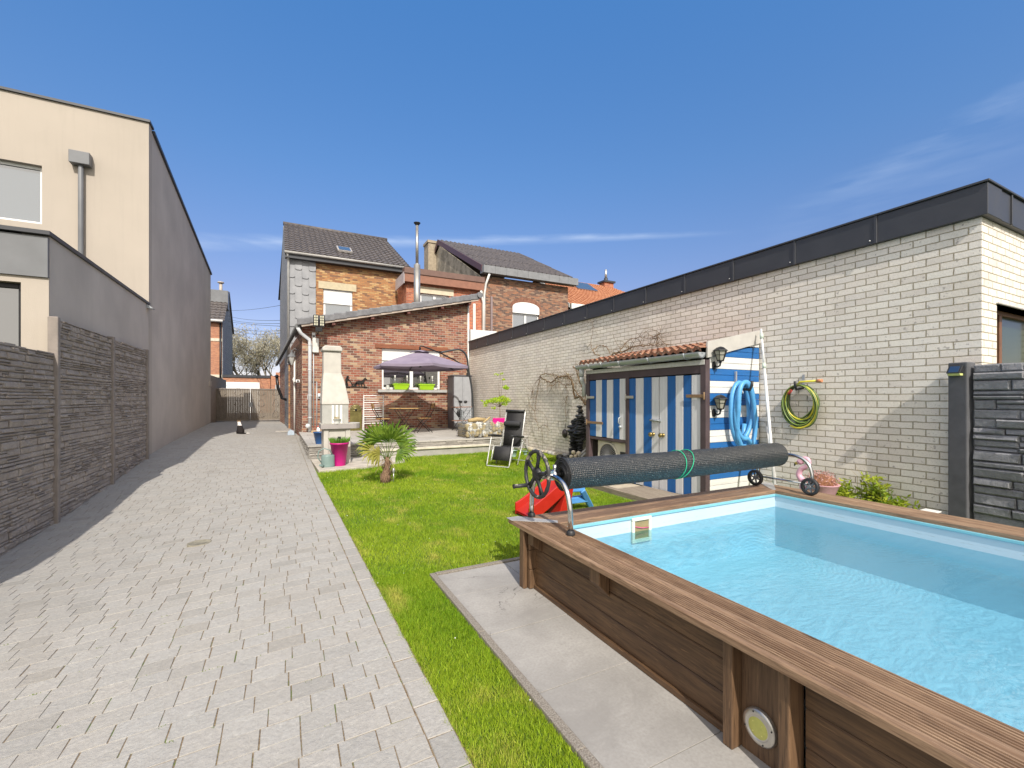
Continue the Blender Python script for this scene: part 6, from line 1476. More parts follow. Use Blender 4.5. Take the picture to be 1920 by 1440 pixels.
for j in range(3):
    s = j/2
    for i in range(N_):
        th = rot0+2*math.pi*i/N_; sc = math.sin(math.pi*((i % sub)/sub)); rr_ = (.02+.33*s)*canopy_r(th)*(1-.1*sc*s); vs.append((UX+rr_*math.cos(th), UY+rr_*math.sin(th), za_-.02-.085*s+(.03*sc*s)))
m.add(vs, [(j*N_+i, j*N_+(i+1) % N_, (j+1)*N_+(i+1) % N_, (j+1)*N_+i) for j in range(2) for i in range(N_)]); m.build('vent_cap', fab, cn)
for k in range(ns):
    th = rot0+2*math.pi*k/ns; m = MB(); m.bar((UX+.05*math.cos(th), UY+.05*math.sin(th), za_-.13), (UX+UR*.99*math.cos(th), UY+UR*.99*math.sin(th), zr-.02), .018, .022); m.build('rib', M['black_metal'], um)
m = MB(); m.cyl((UX, UY, za_-.55), (UX, UY, za_+.05), .022, 10); m.cyl((UX, UY, za_-.55), (UX, UY, za_-.45), .04, 10); m.build('hub', M['black_metal'], um)
yP = 13.2
pole = [P(u, v, Y=yP) for u, v in ((887, 806), (887, 773), (886, 748), (884, 725), (881, 707), (878, 690), (876, 672), (870.5, 661), (861, 655.5), (848, 656.7), (826, 661))]
pole[0].z = TZ
sp_pts = []
for i in range(len(pole)-1):
    p0, p1, p2, p3 = pole[max(i-1, 0)], pole[i], pole[i+1], pole[min(i+2, len(pole)-1)]
    for q in range(4):
        s = q/4; sp_pts.append(.5*((2*p1)+(-p0+p2)*s+(2*p0-5*p1+4*p2-p3)*s*s+(-p0+3*p1-3*p2+p3)*s**3))
sp_pts.append(pole[-1])
m = MB(); m.tube(sp_pts, .030, 12); m.build('pole', simple('dark_grey_metal', (.06, .065, .07), .4, .5), um)
arm = [P(u, v, Y=13.25) for u, v in ((786.5, 660), (787, 651), (789, 648.5), (794, 649.5), (826, 662), (852, 675), (873, 687), (879, 702))]
m = MB(); m.tube(arm, .020, 10); m.build('arm', M['black_metal'], um)
m = MB(); q = P(878, 702, Y=yP); m.box(q.x-.05, q.x+.05, yP-.05, yP+.05, q.z-.07, q.z+.05); m.bar(q, P(874, 688, Y=yP), .03, .03); m.build('crank_box', M['black_plastic'], um, bevel=.01)
m = MB(); b0 = pole[0]; 
for a in (0, 90): m.box(-.45, .45, -.03, .03, .0, .03, 0, Matrix.Translation((b0.x, b0.y, TZ+.001+(.031 if a else 0))) @ Matrix.Rotation(R(a+20), 4, 'Z'))
m.build('cross_base', M['black_metal'], um)

# ---------- grey plastic cabinet
ca = thing('garden_cabinet', 'tall grey two door plastic cabinet in the terrace corner', 'cabinet', (5.6, 15.1, TZ))
k0 = P(841, 703, Y=14.75); kf = P(851, 703, Y=14.75); k1 = P(885, 703, Y=14.75); cz1 = k0.z; cx0_, cx1_ = kf.x-.0, min(k1.x, WX-.03); cx0_ = P(850, 703, Y=14.75).x
dk = simple('cabinet_dark', (.10, .09, .10), .5, 0, .1); lt = simple('cabinet_grey', (.33, .34, .36), .55, 0, .06)
m = MB(); m.box(cx0_, cx1_, 14.77, 15.35, TZ, cz1-.03); m.box(cx0_-.02, cx1_+.02, 14.73, 15.37, cz1-.03, cz1+.01); m.build('carcass', dk, ca, bevel=.01)
mid = (cx0_+cx1_)/2
for k, (a, b) in enumerate(((cx0_+.03, mid-.004), (mid+.004, cx1_-.03))):
    m = MB(); m.box(a, b, 14.745, 14.769, TZ+.08, cz1-.05); m.box(a+.05, b-.05, 14.738, 14.746, TZ+.95, cz1-.11); m.box(a+.05, b-.05, 14.738, 14.746, TZ+.14, TZ+.80); d = m.build('door', lt, ca, bevel=.004)
    m = MB(); hxx = b-.09 if k == 0 else a+.09; m.ball((hxx, 14.72, P(860, 753, Y=14.75).z), .055, 10, 0, (1.3, .4, .75)); m.build('handle', M['black_plastic'], d)
# folding serving table in front of the cabinet
ft = thing('serving_trolley', 'folding side table with wooden top and lower shelf in front of the grey cabinet', 'side table', (P(867, 800, Y=13.9).x, 13.9, TZ))
a = P(849, 763, Y=13.9); b = P(883, 763, Y=13.9); rw = wood('faded_red_wood', (.34, .17, .12), (.45, .28, .2), 'X', 1, .8, knots=False)
m = MB()
for k in range(5): m.box(a.x, b.x, 13.68+k*.09, 13.68+k*.09+.08, a.z-.02, a.z+.005)
m.build('tabletop', rw, ft, bevel=.003)
m = MB(); zl = P(860, 788, Y=13.9).z
for k in range(4): m.box(a.x+.02, b.x-.04, 13.70+k*.10, 13.70+k*.10+.085, zl-.02, zl)
m.build('shelf', rw, ft, bevel=.003)
for yy in (13.69, 14.1):
    m = MB(); m.bar((a.x+.04, yy, TZ), (b.x-.04, yy, a.z-.02), .014, .014); m.bar((b.x-.04, yy+.02, TZ), (a.x+.04, yy+.02, a.z-.02), .014, .014); m.build('leg', M['black_metal'], ft)
q = P(863, 775, Y=13.6); kt = thing('black_grill_pan', 'round black grill pan hanging in the folding side table', 'pan', (q.x, 13.64, q.z)); m = MB(); m.lathe([(.11, -.0), (.13, .03), (.10, .05), (.001, .045)], (q.x, 13.64, q.z), 20, 0, Matrix.Rotation(R(90), 4, 'X')); m.build('pan', M['black_metal'], kt); m = MB(); m.cyl((q.x, 13.63, q.z+.1), (q.x+.05, 13.63, q.z+.24), .01, 6); m.build('handle', M['black_metal'], kt)

# ---------- floodlight under the verge, small spot
q = P(598, 603, Y=FY-.55); fl2 = thing('floodlight', 'double black LED floodlight under the tiled roof verge', 'floodlight', (q.x, FY-.45, q.z-.2))
m = MB()
for dx in (-.085, .085):
    m.box(q.x+dx-.075, q.x+dx+.075, FY-.58, FY-.55, q.z-.16, q.z+.20)
m.box(q.x-.10, q.x+.10, FY-.56, FY-.50, q.z-.30, q.z-.18); m.cyl((q.x, FY-.5, q.z-.25), (q.x, FY-.02, q.z-.32), .02, 8); m.build('housing', M['black_metal'], fl2, bevel=.006)
m = MB()
for dx in (-.085, .085):
    for k in range(4):
        for e in (-.03, .03): m.box(q.x+dx+e-.018, q.x+dx+e+.018, FY-.586, FY-.581, q.z-.12+k*.08, q.z-.06+k*.08)
m.build('led_lens', simple('led_cream', (.62, .60, .45), .3), fl2)
# lantern, camera and lamps on the flank wall
def flank(Y): return XA+(XS-XA)*(Y-FY-.3)/(26-FY-.3)
q = Vector((flank(16.6)-.22, 16.6, P(545, 672, Y=16.6).z)); la = thing('wall_lantern', 'grey ornate wall lantern on the flank of the brick extension', 'lantern', q)
m = MB(); m.lathe([(.03, -.22), (.10, -.05), (.12, .05)], q, 6); m.build('lamp_glass', simple('old_glass', (.5, .5, .48), .2), la)
m = MB(); m.lathe([(.14, .05), (.12, .09), (.03, .20), (.015, .28), (.001, .30)], q, 8, 0, None, False); m.tube([q+Vector((0, 0, .24)), q+Vector((.08, 0, .34)), q+Vector((.22, 0, .25))], .012, 6); m.build('lamp_cage', M['zinc'], la)
q = Vector((flank(16.2)-.02, 16.2, P(556, 715, Y=16.2).z)); cmr = thing('security_camera', 'small white security camera on the flank of the brick extension', 'camera', q)
m = MB(); m.box(q.x-.12, q.x, q.y-.30, q.y+.04, q.z-.045, q.z+.045); m.build('body', M['pvc'], cmr, bevel=.015); m = MB(); m.cyl(q+Vector((-.06, -.302, 0)), q+Vector((-.06, -.31, 0)), .03, 12); m.build('lens', M['black_plastic'], cmr)
m = MB(); m.cyl((flank(17.6)-.05, 17.6, dz(.4, 17.6)), (flank(17.6)-.05, 17.6, 3.1), .03, 10); m.tube([(flank(17.6)-.05, 17.6, 2.2), (flank(17.6)-.1, 17.6, 2.1), (flank(17.6)-.05, 17.6, 1.9)], .02, 6); wp = tag(m.build('white_pipe', M['white_paint']), 'thin white pipe running up the flank wall beside the lantern', 'pipe')
q = P(535, 740, Y=21); eb = thing('exhaust_pipe', 'bent dark stove pipe sticking out of the flank wall near the gate', 'pipe', q); m = MB(); m.tube([(flank(21)+.02, 21, q.z-.25), (flank(21)-.22, 21, q.z-.15), (flank(21)-.38, 21, q.z+.30), (flank(21)-.42, 21, q.z+.75)], .06, 10); m.build('pipe', M['black_metal'], eb); m = MB(); m.lathe([(.12, .75), (.02, .84)], (flank(21)-.42, 21, q.z), 12); m.build('cowl', M['black_metal'], eb)
for nm, lab, dx_, dy_, cc_ in (('toy_ball', 'small red and white ball at the foot of the flank wall', -.14, 17.4, (.5, .10, .10)), ('shoe_box', 'small blue and white bag at the foot of the flank wall', -.2, 17.0, (.1, .3, .6))):
    x = flank(dy_)+dx_; z = dz(x, dy_)
    m = MB()
    if nm == 'toy_ball': m.ball((x, dy_, z+.07), .07, 14)
    else: m.prism([(x-.12, dy_-.09, z), (x+.1, dy_-.09, z), (x+.08, dy_-.06, z+.14), (x-.03, dy_-.05, z+.18), (x-.11, dy_-.06, z+.12)], (0, .18, 0), 1)
    tag(m.build('ball' if nm == 'toy_ball' else 'bag', [simple(nm+'_c', cc_, .5), M['white_paint'] if nm == 'toy_ball' else simple('bag_blue', (.35, .42, .5), .6)], bevel=.01), lab, 'ball' if nm == 'toy_ball' else 'bag')
q = P(530, 802, Z=.25); m = MB(); m.box(-.28, .45, 18.1, 18.4, dz(0, 18)+.01, dz(0, 18)+.045); tag(m.build('door_mat', simple('plank_pale', (.45, .42, .38), .8), bevel=.004), 'thin pale board lying across the drive beside the flank wall', 'board')

# ---------- window boxes and what stands on the sill
lime = simple('lime_plastic', (.36, .62, .02), .4, 0, .05)
sy_ = FY-.05
for (ua, ub, lab) in ((737, 767, 'lime green window box on the left half of the sill'), (785, 814, 'lime green window box on the right half of the sill')):
    a, b = P(ua, 726, Y=sy_), P(ub, 726, Y=sy_); zb = wz0-.008; wb = thing('window_box', lab, 'window box', ((a.x+b.x)/2, sy_, zb), 0, 'lime window boxes')
    x0, x1 = a.x, b.x; h = .20; m = MB(); tz2 = zb+h
    m.add([(x0+.05, sy_-.05, zb), (x1-.05, sy_-.05, zb), (x1-.05, sy_+.07, zb), (x0+.05, sy_+.07, zb), (x0, sy_-.09, tz2), (x1, sy_-.09, tz2), (x1, sy_+.09, tz2), (x0, sy_+.09, tz2)], [(0, 3, 2, 1), (4, 5, 6, 7), (0, 1, 5, 4), (1, 2, 6, 5), (2, 3, 7, 6), (3, 0, 4, 7)])
    m.box(x0-.01, x1+.01, sy_-.10, sy_+.10, tz2-.03, tz2+.004); m.build('trough', lime, wb, bevel=.006)
    m = MB()
    for k in range(40):
        px_ = random.uniform(x0+.05, x1-.05); py_ = sy_+random.uniform(-.05, .05); hh_ = random.uniform(.02, .08); s_ = Vector((.006, 0, 0)); p_ = Vector((px_, py_, tz2)); m.add([p_-s_, p_+s_, p_+Vector((random.uniform(-.02, .02), 0, hh_))], [(0, 1, 2)])
    m.build('seedlings', G1, wb)
    for fx_ in (.12, .88):
        px_ = x0+(x1-x0)*fx_; so = thing('solar_light', 'clear stake solar light in a lime window box', 'solar light', (px_, sy_, tz2), 0, 'stake lights in the window boxes'); m = MB(); m.cyl((px_, sy_, tz2), (px_, sy_, tz2+.2), .008, 6); m.build('stake', M['alu'], so); m = MB(); m.lathe([(.015, .19), (.03, .26), (.032, .29), (.001, .295)], (px_, sy_, tz2), 10); m.build('head', simple('frosted', (.7, .7, .66), .3), so)
jr = P(727, 728, Y=sy_); jt = thing('glass_jar', 'small clear glass jar at the left end of the window sill', 'jar', (jr.x, sy_, wz0)); m = MB(); m.lathe([(.06, -.008), (.07, .05), (.05, .13), (.055, .15)], (jr.x, sy_, wz0), 14); m.build('jar', simple('jar_glass', (.55, .56, .52), .1), jt)
ow = P(822, 726, Y=sy_); ot = thing('bird_figurine', 'small white pottery bird at the right end of the window sill', 'figurine', (ow.x, sy_, wz0)); m = MB(); m.ball((ow.x, sy_, wz0+.05), .055, 10, 0, (1, .8, 1.1)); m.ball((ow.x-.03, sy_-.01, wz0+.13), .033, 8); m.build('bird', M['white_paint'], ot)

# ---------- gabion with stones, mesh tower, log, scalloped edging
gb = thing('gabion_planter', 'wire gabion cage packed with white and tan stones on the terrace edge', 'gabion', (4.9, 11.35, TZ))
g0 = P(872, 822, Z=TZ).x; gx0_, gx1_, gy0_, gy1_, gh_ = 4.30, 5.85, 11.05, 11.75, .40
rnd = random.Random(9); m = MB(); x = gx0_
def rock(m, c, r, mi, sx=1, sz=1):
    vs = []; n = 7
    an = rnd.uniform(0, 6.28); pts = [(math.cos(2*math.pi*k/n+an)*r*sx*rnd.uniform(.75, 1.1), math.sin(2*math.pi*k/n+an)*r*sz*rnd.uniform(.75, 1.1)) for k in range(n)]
    m.add([(c[0]+a, c[1]+.04, c[2]+b) for a, b in pts]+[(c[0]+a*.75, c[1]-.03+rnd.uniform(-.01, .01), c[2]+b*.75) for a, b in pts], [tuple(n+k for k in range(n))]+[(k, (k+1) % n, n+(k+1) % n, n+k) for k in range(n)], mi)
for q in range(170):
    rock(m, (rnd.uniform(gx0_+.06, gx1_-.06), gy0_+.05+rnd.uniform(0, .06), TZ+rnd.uniform(.05, gh_-.04)), rnd.uniform(.06, .12), rnd.choice((0, 0, 1, 1, 2)))
for q in range(24): m.box(gx0_+.012, gx0_+.03, gy0_+rnd.uniform(.02, .5), gy0_+rnd.uniform(.5, .7), TZ+.015*q, TZ+.015*q+rnd.uniform(.012, .03), rnd.choice((0, 1, 2)))
m.box(gx0_+.02, gx1_-.02, gy0_+.10, gy1_, TZ, TZ+gh_-.06, 3)
for q in range(26): m.ball((rnd.uniform(gx0_+.06, gx1_-.06), rnd.uniform(gy0_+.1, gy1_), TZ+gh_-.05), rnd.uniform(.05, .10), 6, rnd.choice((0, 1, 2)), (1.3, 1, .5))
m.build('stones', [simple('white_stone', (.60, .59, .56), .9, 0, .1, 12, .5), simple('tan_stone', (.38, .31, .18), .9, 0, .15, 12, .5), simple('grey_stone', (.32, .31, .28), .9, 0, .15, 12, .5), simple('dark_gap', (.16, .13, .09), 1)], gb, bevel=.008)
m = MB(); n = 16
for k in range(n+1):
    x = gx0_+(gx1_-gx0_)*k/n; m.cyl((x, gy0_, TZ), (x, gy0_, TZ+gh_), .0035, 4)
for k in range(5): z = TZ+.004+gh_*k/4; m.cyl((gx0_, gy0_, z), (gx1_, gy0_, z), .0035, 4); m.cyl((gx0_, gy0_, z), (gx0_, gy1_, z), .0035, 4)
for k in range(8): y = gy0_+(gy1_-gy0_)*k/7; m.cyl((gx0_, y, TZ), (gx0_, y, TZ+gh_), .0035, 4)
m.build('wire_cage', M['zinc'], gb)
m = MB(); wx_ = P(877, 770, Y=11.9); tw_g = thing('wire_basket', 'empty upright wire mesh basket behind the stone gabion', 'basket', (wx_.x, 11.95, TZ))
bw_ = .28; x0 = wx_.x-bw_/2; z1_b = P(877, 764, Y=11.95).z
for k in range(5):
    for (a, b) in (((x0+bw_*k/4, 11.85), (x0+bw_*k/4, 11.85)), ((x0+bw_*k/4, 12.13), (x0+bw_*k/4, 12.13)), ((x0, 11.85+.28*k/4), (x0, 11.85+.28*k/4)), ((x0+bw_, 11.85+.28*k/4), (x0+bw_, 11.85+.28*k/4))): m.cyl((a[0], a[1], TZ), (b[0], b[1], z1_b), .0035, 4)
for k in range(10):
    z = TZ+.01+(z1_b-TZ-.01)*k/9; m.tube([(x0, 11.85, z), (x0+bw_, 11.85, z), (x0+bw_, 12.13, z), (x0, 12.13, z)], .0035, 4, closed=True)
m.build('wire_mesh', M['zinc_light'], tw_g)
lg = wood('log_wood', (.42, .30, .14), (.60, .46, .24), 'X', 1, .85, knots=False)
m = MB(); a, b = P(878, 789, Y=11.4), P(910, 787, Y=11.4); m.tube([a, a.lerp(b, .5)+Vector((0, 0, .02)), b], [.05, .065, .05], 9); tag(m.build('driftwood_log', lg), 'thick pale driftwood log lying on top of the gabion stones', 'log')
m = MB(); a, b = P(903, 795, Y=11.2), P(919, 782, Y=11.2); m.tube([a, b], [.03, .022], 8); tag(m.build('driftwood_stick', lg), 'short pale stick standing slanted at the right of the log', 'stick')
m = MB(); a, b = P(924, 791, Y=11.15), P(947, 791, Y=11.15); n = 9; w_ = (b.x-a.x)/n
for k in range(n):
    x = a.x+w_*k; za_2 = P(930, 786, Y=11.15).z; m.box(x, x+w_*.9, 11.14, 11.16, TZ+.36, za_2+.02); m.ball((x+w_*.45, 11.15, za_2+.02), w_*.45, 8, 0, (1, .25, 1))
tag(m.build('scalloped_edging', simple('magenta_plastic', (.72, .01, .25), .4)), 'magenta scalloped plastic edging around the young tree', 'edging')

# young golden tree
def leafball(m, c, r, n, ls, flat=1.0, rnd=random):
    for k in range(n):
        d = Vector((rnd.gauss(0, 1), rnd.gauss(0, 1), rnd.gauss(0, 1))); d.normalize(); p = Vector(c)+Vector((d.x, d.y, d.z*flat))*r*rnd.random()**.4
        a = Vector((rnd.uniform(-1, 1), rnd.uniform(-1, 1), rnd.uniform(-1, 1))).normalized(); b = a.cross(Vector((rnd.uniform(-1, 1), rnd.uniform(-1, 1), rnd.uniform(-1, 1)))).normalized(); s = ls*rnd.uniform(.6, 1.3)
        m.add([p-a*s, p+b*s*.55, p+a*s, p-b*s*.55], [(0, 1, 2, 3)])
ty_ = 11.4; t0 = P(937, 800, Y=ty_); t0.z = TZ+.3; tg = thing('young_tree', 'slim young tree with bright yellow green leaves against the cream wall', 'tree', t0)
f1_ = P(937, 763, Y=ty_)
m = MB(); m.tube([t0, t0.lerp(f1_, .5)+Vector((.01, 0, 0)), f1_], [.013, .011, .009], 6)
tips = [P(u, v, Y=ty_+dy) for u, v, dy in ((912, 755, .1), (922, 750, -.15), (930, 748, .2), (940, 747, 0), (950, 750, -.1), (955, 752, .15), (950, 735, 0), (944, 705, 0), (938, 700, .05), (934, 712, 0))]
for tp in tips: m.tube([f1_, f1_.lerp(tp, .5)+Vector((0, 0, .03)), tp], [.007, .005, .003], 5)
m.build('trunk', simple('thin_bark', (.16, .11, .07), .9), tg)
m = MB()
for (u, v, r, n, dy) in ((911, 755, .07, 30, .1), (909, 760, .09, 30, .1), (917, 752, .10, 60, -.1), (925, 751, .14, 120, .1), (934, 750, .16, 170, 0), (943, 748, .16, 170, 0), (951, 751, .13, 110, .1), (946, 757, .1, 60, 0), (926, 765, .07, 30, 0), (947, 726, .09, 55, 0), (951, 728, .08, 40, 0), (944, 712, .05, 12, 0), (940, 700, .06, 16, 0), (934, 703, .05, 10, 0), (929, 702, .05, 8, 0), (905, 752, .05, 10, 0)):
    leafball(m, P(u, v, Y=ty_+dy), r, n, .028, .6)
m.build('leaves', G3, tg)

# ---------- small pots at the foot of the cream wall
for (u, v, r, lab) in ((934, 852, .07, 'small pale green pot beside the left leg of the recliner'), (962, 856, .10, 'pale green pot behind the recliner at the wall foot'), (985, 853, .06, 'small glass tealight pot right of the recliner')):
    q = P(u, v, Z=0); pot('plant_pot', lab, 'plant pot', (q.x, min(q.y, 10.6), 0), r*.7, r, r*1.6, simple('mint_pot', (.42, .58, .55), .4), plant=tuft(20, .08, G1))
q = P(915, 855, Z=0)
# stone edge under the wall with scrubby ground plants
m = MB()
for k in range(34):
    y = 7.2+k*.11+random.uniform(-.03, .03); m.ball((WX-.10+random.uniform(-.06, .04), y, .02), random.uniform(.05, .10), 7, random.choice((0, 1)), (1, 1.3, .7))
tag(m.build('rock_edging', [simple('edge_stone', (.42, .37, .28), .95, 0, .2, 8, .6), M['grey_concrete']]), 'row of rough pale stones along the foot of the cream wall', 'rock edging')

# ---------- reclining chair
F = Vector((-.84, -.54, 0)).normalized(); rc = thing('recliner_chair', 'black mesh zero gravity recliner with pale steel frame on the lawn', 'chair', (4.3, 8.5, 0), math.atan2(F.y, F.x)+math.pi/2)
# local: -y is forward
def L(name, mm, mat_, bv=0, par=None):
    return mm.build(name, mat_, par or rc, bevel=bv, world=False)
W2 = .27; stl = simple('pale_tube', (.60, .60, .58), .35, .5); msh = simple('black_mesh', (.025, .024, .026), .7, 0, .2, 30, .4, 250)
fr = -.48
for sx in (-1, 1):
    x = sx*W2
    m = MB(); m.tube([(x, fr, .015), (x, fr+.02, .06), (x, fr+.17, .56), (x, fr+.19, .60)], .0125, 8); L('leg', m, stl)      # front leg up to armrest
    m = MB(); m.tube([(x*1.05, .56, .015), (x*1.02, .20, .40), (x, .08, .52)], .0125, 8); L('leg', m, stl)
    m = MB(); m.tube([(x*.98, -.12, .015), (x*.98, .12, .50)], .0125, 8); L('leg', m, stl)
    m = MB(); m.tube([(x, fr+.08, .64), (x, -.16, .625), (x, .0, .60), (x, .14, .585)], [.020, .022, .026, .020], 8); L('armrest', m, M['black_plastic'], par=None)
m = MB(); m.tube([(-W2, fr, .02), (-W2*.9, fr, .012), (W2*.9, fr, .012), (W2, fr, .02)], .0125, 8); m.tube([(-W2, .56, .015), (W2, .56, .015)], .010, 6); m.tube([(-W2, .30, .28), (W2, .30, .28)], .010, 6); L('cross_bar', m, stl)
m = MB(); X2 = W2-.03; seatp = [(-.36, .12), (-.24, .40), (-.02, .38), (.08, .40)]; back = [(.09, .38), (.26, 1.12)]
for sx in (-1, 1): m.tube([(sx*X2, -.36, .10), (sx*X2, -.25, .40), (sx*X2, -.02, .37), (sx*X2, .10, .40)], .011, 8); m.tube([(sx*X2, .06, .32), (sx*X2, .16, .70), (sx*X2, .27, 1.10), (sx*(X2-.03), .285, 1.14)], .013, 8)
m.tube([(-X2+.03, .285, 1.14), (X2-.03, .285, 1.14)], .013, 8); L('seat_frame', m, stl)
def sheet(pts, w_, mat_, name, th=.004):
    m = MB(); vs = []
    for (y, z) in pts: vs += [(-w_, y, z), (w_, y, z)]
    m.add(vs, [(2*i, 2*i+1, 2*i+3, 2*i+2) for i in range(len(pts)-1)], 0, True); o = L(name, m, mat_); s = o.modifiers.new('t', 'SOLIDIFY'); s.thickness = th; return o
sheet([(-.355, .12), (-.30, .26), (-.25, .385), (-.20, .395), (-.02, .355), (.07, .39)], X2-.025, msh, 'seat')
sheet([(.085, .38), (.155, .68), (.255, 1.05), (.275, 1.12)], X2-.02, msh, 'backrest')
m = MB(); m.tube([(-X2+.01, .262, 1.135), (X2-.01, .262, 1.135)], .028, 10); L('head_band', m, M['black_plastic'])
m = MB(); m.tube([(-X2+.045, .135, .86), (-X2+.07, .13, .86), (X2-.07, .13, .86), (X2-.045, .135, .86)], [.045, .062, .062, .045], 12); L('head_pillow', m, simple('pillow_black', (.03, .03, .033), .8))
m = MB()
for sx in (-1, 1):
    for k in range(22):
        s = k/21; m.cyl((sx*(X2-.025), .09+.17*s, .40+.68*s), (sx*X2, .085+.17*s, .41+.68*s), .003, 4)
    for k in range(10):
        s = k/9; m.cyl((sx*(X2-.025), -.355+.10*s, .13+.25*s), (sx*X2, -.355+.10*s, .14+.25*s), .003, 4)
L('lacing', m, M['white_paint'])

# ---------- fan palm on the lawn
pb_ = P(725, 903, Z=0); pm_ = thing('fan_palm', 'small fan palm with hairy trunk growing in the lawn', 'palm', pb_)
t = NT('palm_fibre'); v = t.obj(); f = t.noise(t.map(v, (8, 8, 2)), 12, 5, .7); t.fin(t.mix(t.rng(f, .35, .65), (.10, .05, .03), (.34, .22, .14)), .95, t.bump(f, 1.0, .02))
m = MB(); m.tube([pb_+Vector((-.02, 0, -.02)), pb_+Vector((-.02, 0, .08)), pb_+Vector((0, 0, .18)), pb_+Vector((.01, 0, .30)), pb_+Vector((.01, 0, .42))], [.085, .09, .065, .05, .03], 12)
rnd = random.Random(5)
for k in range(70):
    a = rnd.uniform(0, 6.28); z = rnd.uniform(.0, .34); r = .085*(1-z*1.3)+.01; p = pb_+Vector((r*math.cos(a), r*math.sin(a), z)); m.tube([p, p+Vector((math.cos(a)*.03, math.sin(a)*.03, rnd.uniform(.02, .10)))], [.005, .001], 4)
m.build('trunk', t.mat, pm_)
pgm = leafm('palm_green', (.055, .13, .014), (.22, .32, .04), .4, .3); pgy = leafm('palm_yellow', (.30, .30, .05), (.42, .38, .10), .5, .3)
crown = pb_+Vector((.01, 0, .40))
# (u, v) of each fan's far end as seen, its depth offset, petiole share
fans = [(672, 803, .0, 0), (694, 790, -.1, 0), (718, 787, .15, 0), (752, 786, -.05, 0), (776, 800, .1, 0), (784, 828, -.1, 0), (768, 856, -.2, 0), (664, 840, -.15, 1), (690, 856, -.2, 1), (735, 800, -.35, 0)]
for i, (u, v, dy, ylw) in enumerate(fans):
    tip = P(u, v, Y=crown.y+dy); d = tip-crown; Lt = d.length; Lt = min(max(Lt, .40), .72); dn = d.normalized()
    hub = crown+dn*Lt*.40+Vector((0, 0, .05)); m = MB(); m.tube([crown-Vector((0, 0, .08)), crown+dn*Lt*.18+Vector((0, 0, .035)), hub], [.008, .006, .004], 5)
    lf = m.build('petiole', pgm, pm_)
    side = dn.cross(Vector((rnd.uniform(-.5, .5), -1, rnd.uniform(.2, 1.1)))); side = side.normalized() if side.length > .1 else Vector((1, 0, 0)); nrm = side.cross(dn).normalized()
    m = MB(); nb = 17; bl_ = Lt*.60
    for k in range(nb):
        a = R(-82+164*k/(nb-1)); ln = bl_*(1-.28*abs(a)/R(100))*rnd.uniform(.9, 1.06)
        dd = (dn*math.cos(a)+side*math.sin(a)).normalized(); dd = (dd+nrm*(.12 if k % 2 else -.02)).normalized(); wv = dd.cross(nrm).normalized()*.0165
        p1 = hub+dd*ln*.5; p2 = hub+dd*ln*.8-Vector((0, 0, .02)); p3 = hub+dd*ln-Vector((0, 0, .03+.07*rnd.random()))
        up_ = nrm*.006
        m.add([hub, p1-wv, p1+up_, p1+wv, p2-wv*.7, p2+up_*.7, p2+wv*.7, p3], [(0, 1, 2), (0, 2, 3), (1, 4, 5, 2), (2, 5, 6, 3), (4, 7, 5), (5, 7, 6)])
    m.build('fan_blade', pgy if (ylw or i in (14,)) else pgm, pm_)
m = MB()
for k in range(3):
    a = R(150+k*70); e = crown+Vector((.3*math.cos(a), .25*math.sin(a), -.22)); m.tube([crown, crown.lerp(e, .5)+Vector((0, 0, .05)), e], [.006, .005, .003], 5)
m.build('dry_stalk', G2, pm_)
q = P(738, 904, Z=0); so = thing('solar_light', 'slim steel stake light standing at the foot of the palm', 'solar light', q); m = MB(); m.cyl(q, q+Vector((0, 0, .16)), .007, 8); m.build('stake', M['alu'], so); m = MB(); m.lathe([(.012, .15), (.02, .17), (.022, .235), (.001, .24)], q, 12); m.build('head', simple('stake_head', (.45, .46, .45), .2, .5), so)

# ---------- dark rock waterfall ornament and driftwood near the shed
q = Vector((5.9, 8.2, 0)); rk = thing('rock_sculpture', 'tall black layered rock fountain sculpture left of the striped shed', 'sculpture', q)
m = MB(); rnd = random.Random(12); zt2 = P(1090, 762, Y=7.25).z
zt2 = P(1090, 762, Y=8.2).z
for (cx_, cy2, r_, zz) in ((5.90, 8.15, .12, zt2), (5.98, 8.42, .14, zt2*.75), (5.84, 8.36, .12, zt2*.55)):
    z = 0
    while z < zz:
        h = rnd.uniform(.03, .06); s = 1+.35*math.sin(z*7+cx_*9)+rnd.uniform(-.15, .15); rr2 = r_*.9*s
        for q in range(3): m.ball((cx_+rnd.uniform(-.4, .4)*rr2, cy2+rnd.uniform(-.4, .4)*rr2, z+h/2), rr2*rnd.uniform(.65, .95), 9, 0, (rnd.uniform(.8, 1.2), rnd.uniform(.8, 1.2), rnd.uniform(.25, .5)))
        z += h*.8
for k in range(14): m.ball((5.82+rnd.uniform(-.2, .15), 8.2+rnd.uniform(-.2, .4), .06), rnd.uniform(.06, .11), 7, 0, (1, 1, .7))
m.build('layered_rock', simple('black_rock', (.03, .03, .032), .35, 0, .4, 8, .8, 40), rk, bevel=.012)
m = MB()
for (u, v, r) in ((1075, 848, .05), (1085, 850, .055), (1079, 855, .05), (1071, 856, .045)): m.ball(P(u, v, Y=7.9), r, 9, 0, (1, 1, .95))
m.bar(P(1085, 856, Y=7.85), P(1100, 843, Y=7.95), .05, .06, 1); m.bar(P(1090, 858, Y=7.8), P(1098, 850, Y=7.85), .05, .05, 1)
m.box(5.45, 5.85, 7.8, 8.05, 0, P(1080, 858, Y=7.95).z-.02, 2); tag(m.build('coral_stones', [simple('cream_coral', (.70, .60, .46), .9, 0, .1, 20, .8, 40), simple('grey_drift', (.35, .34, .31), .8), M['grey_concrete']], bevel=.01), 'cream rounded coral stones and grey driftwood on a block before the rock fountain', 'stones')
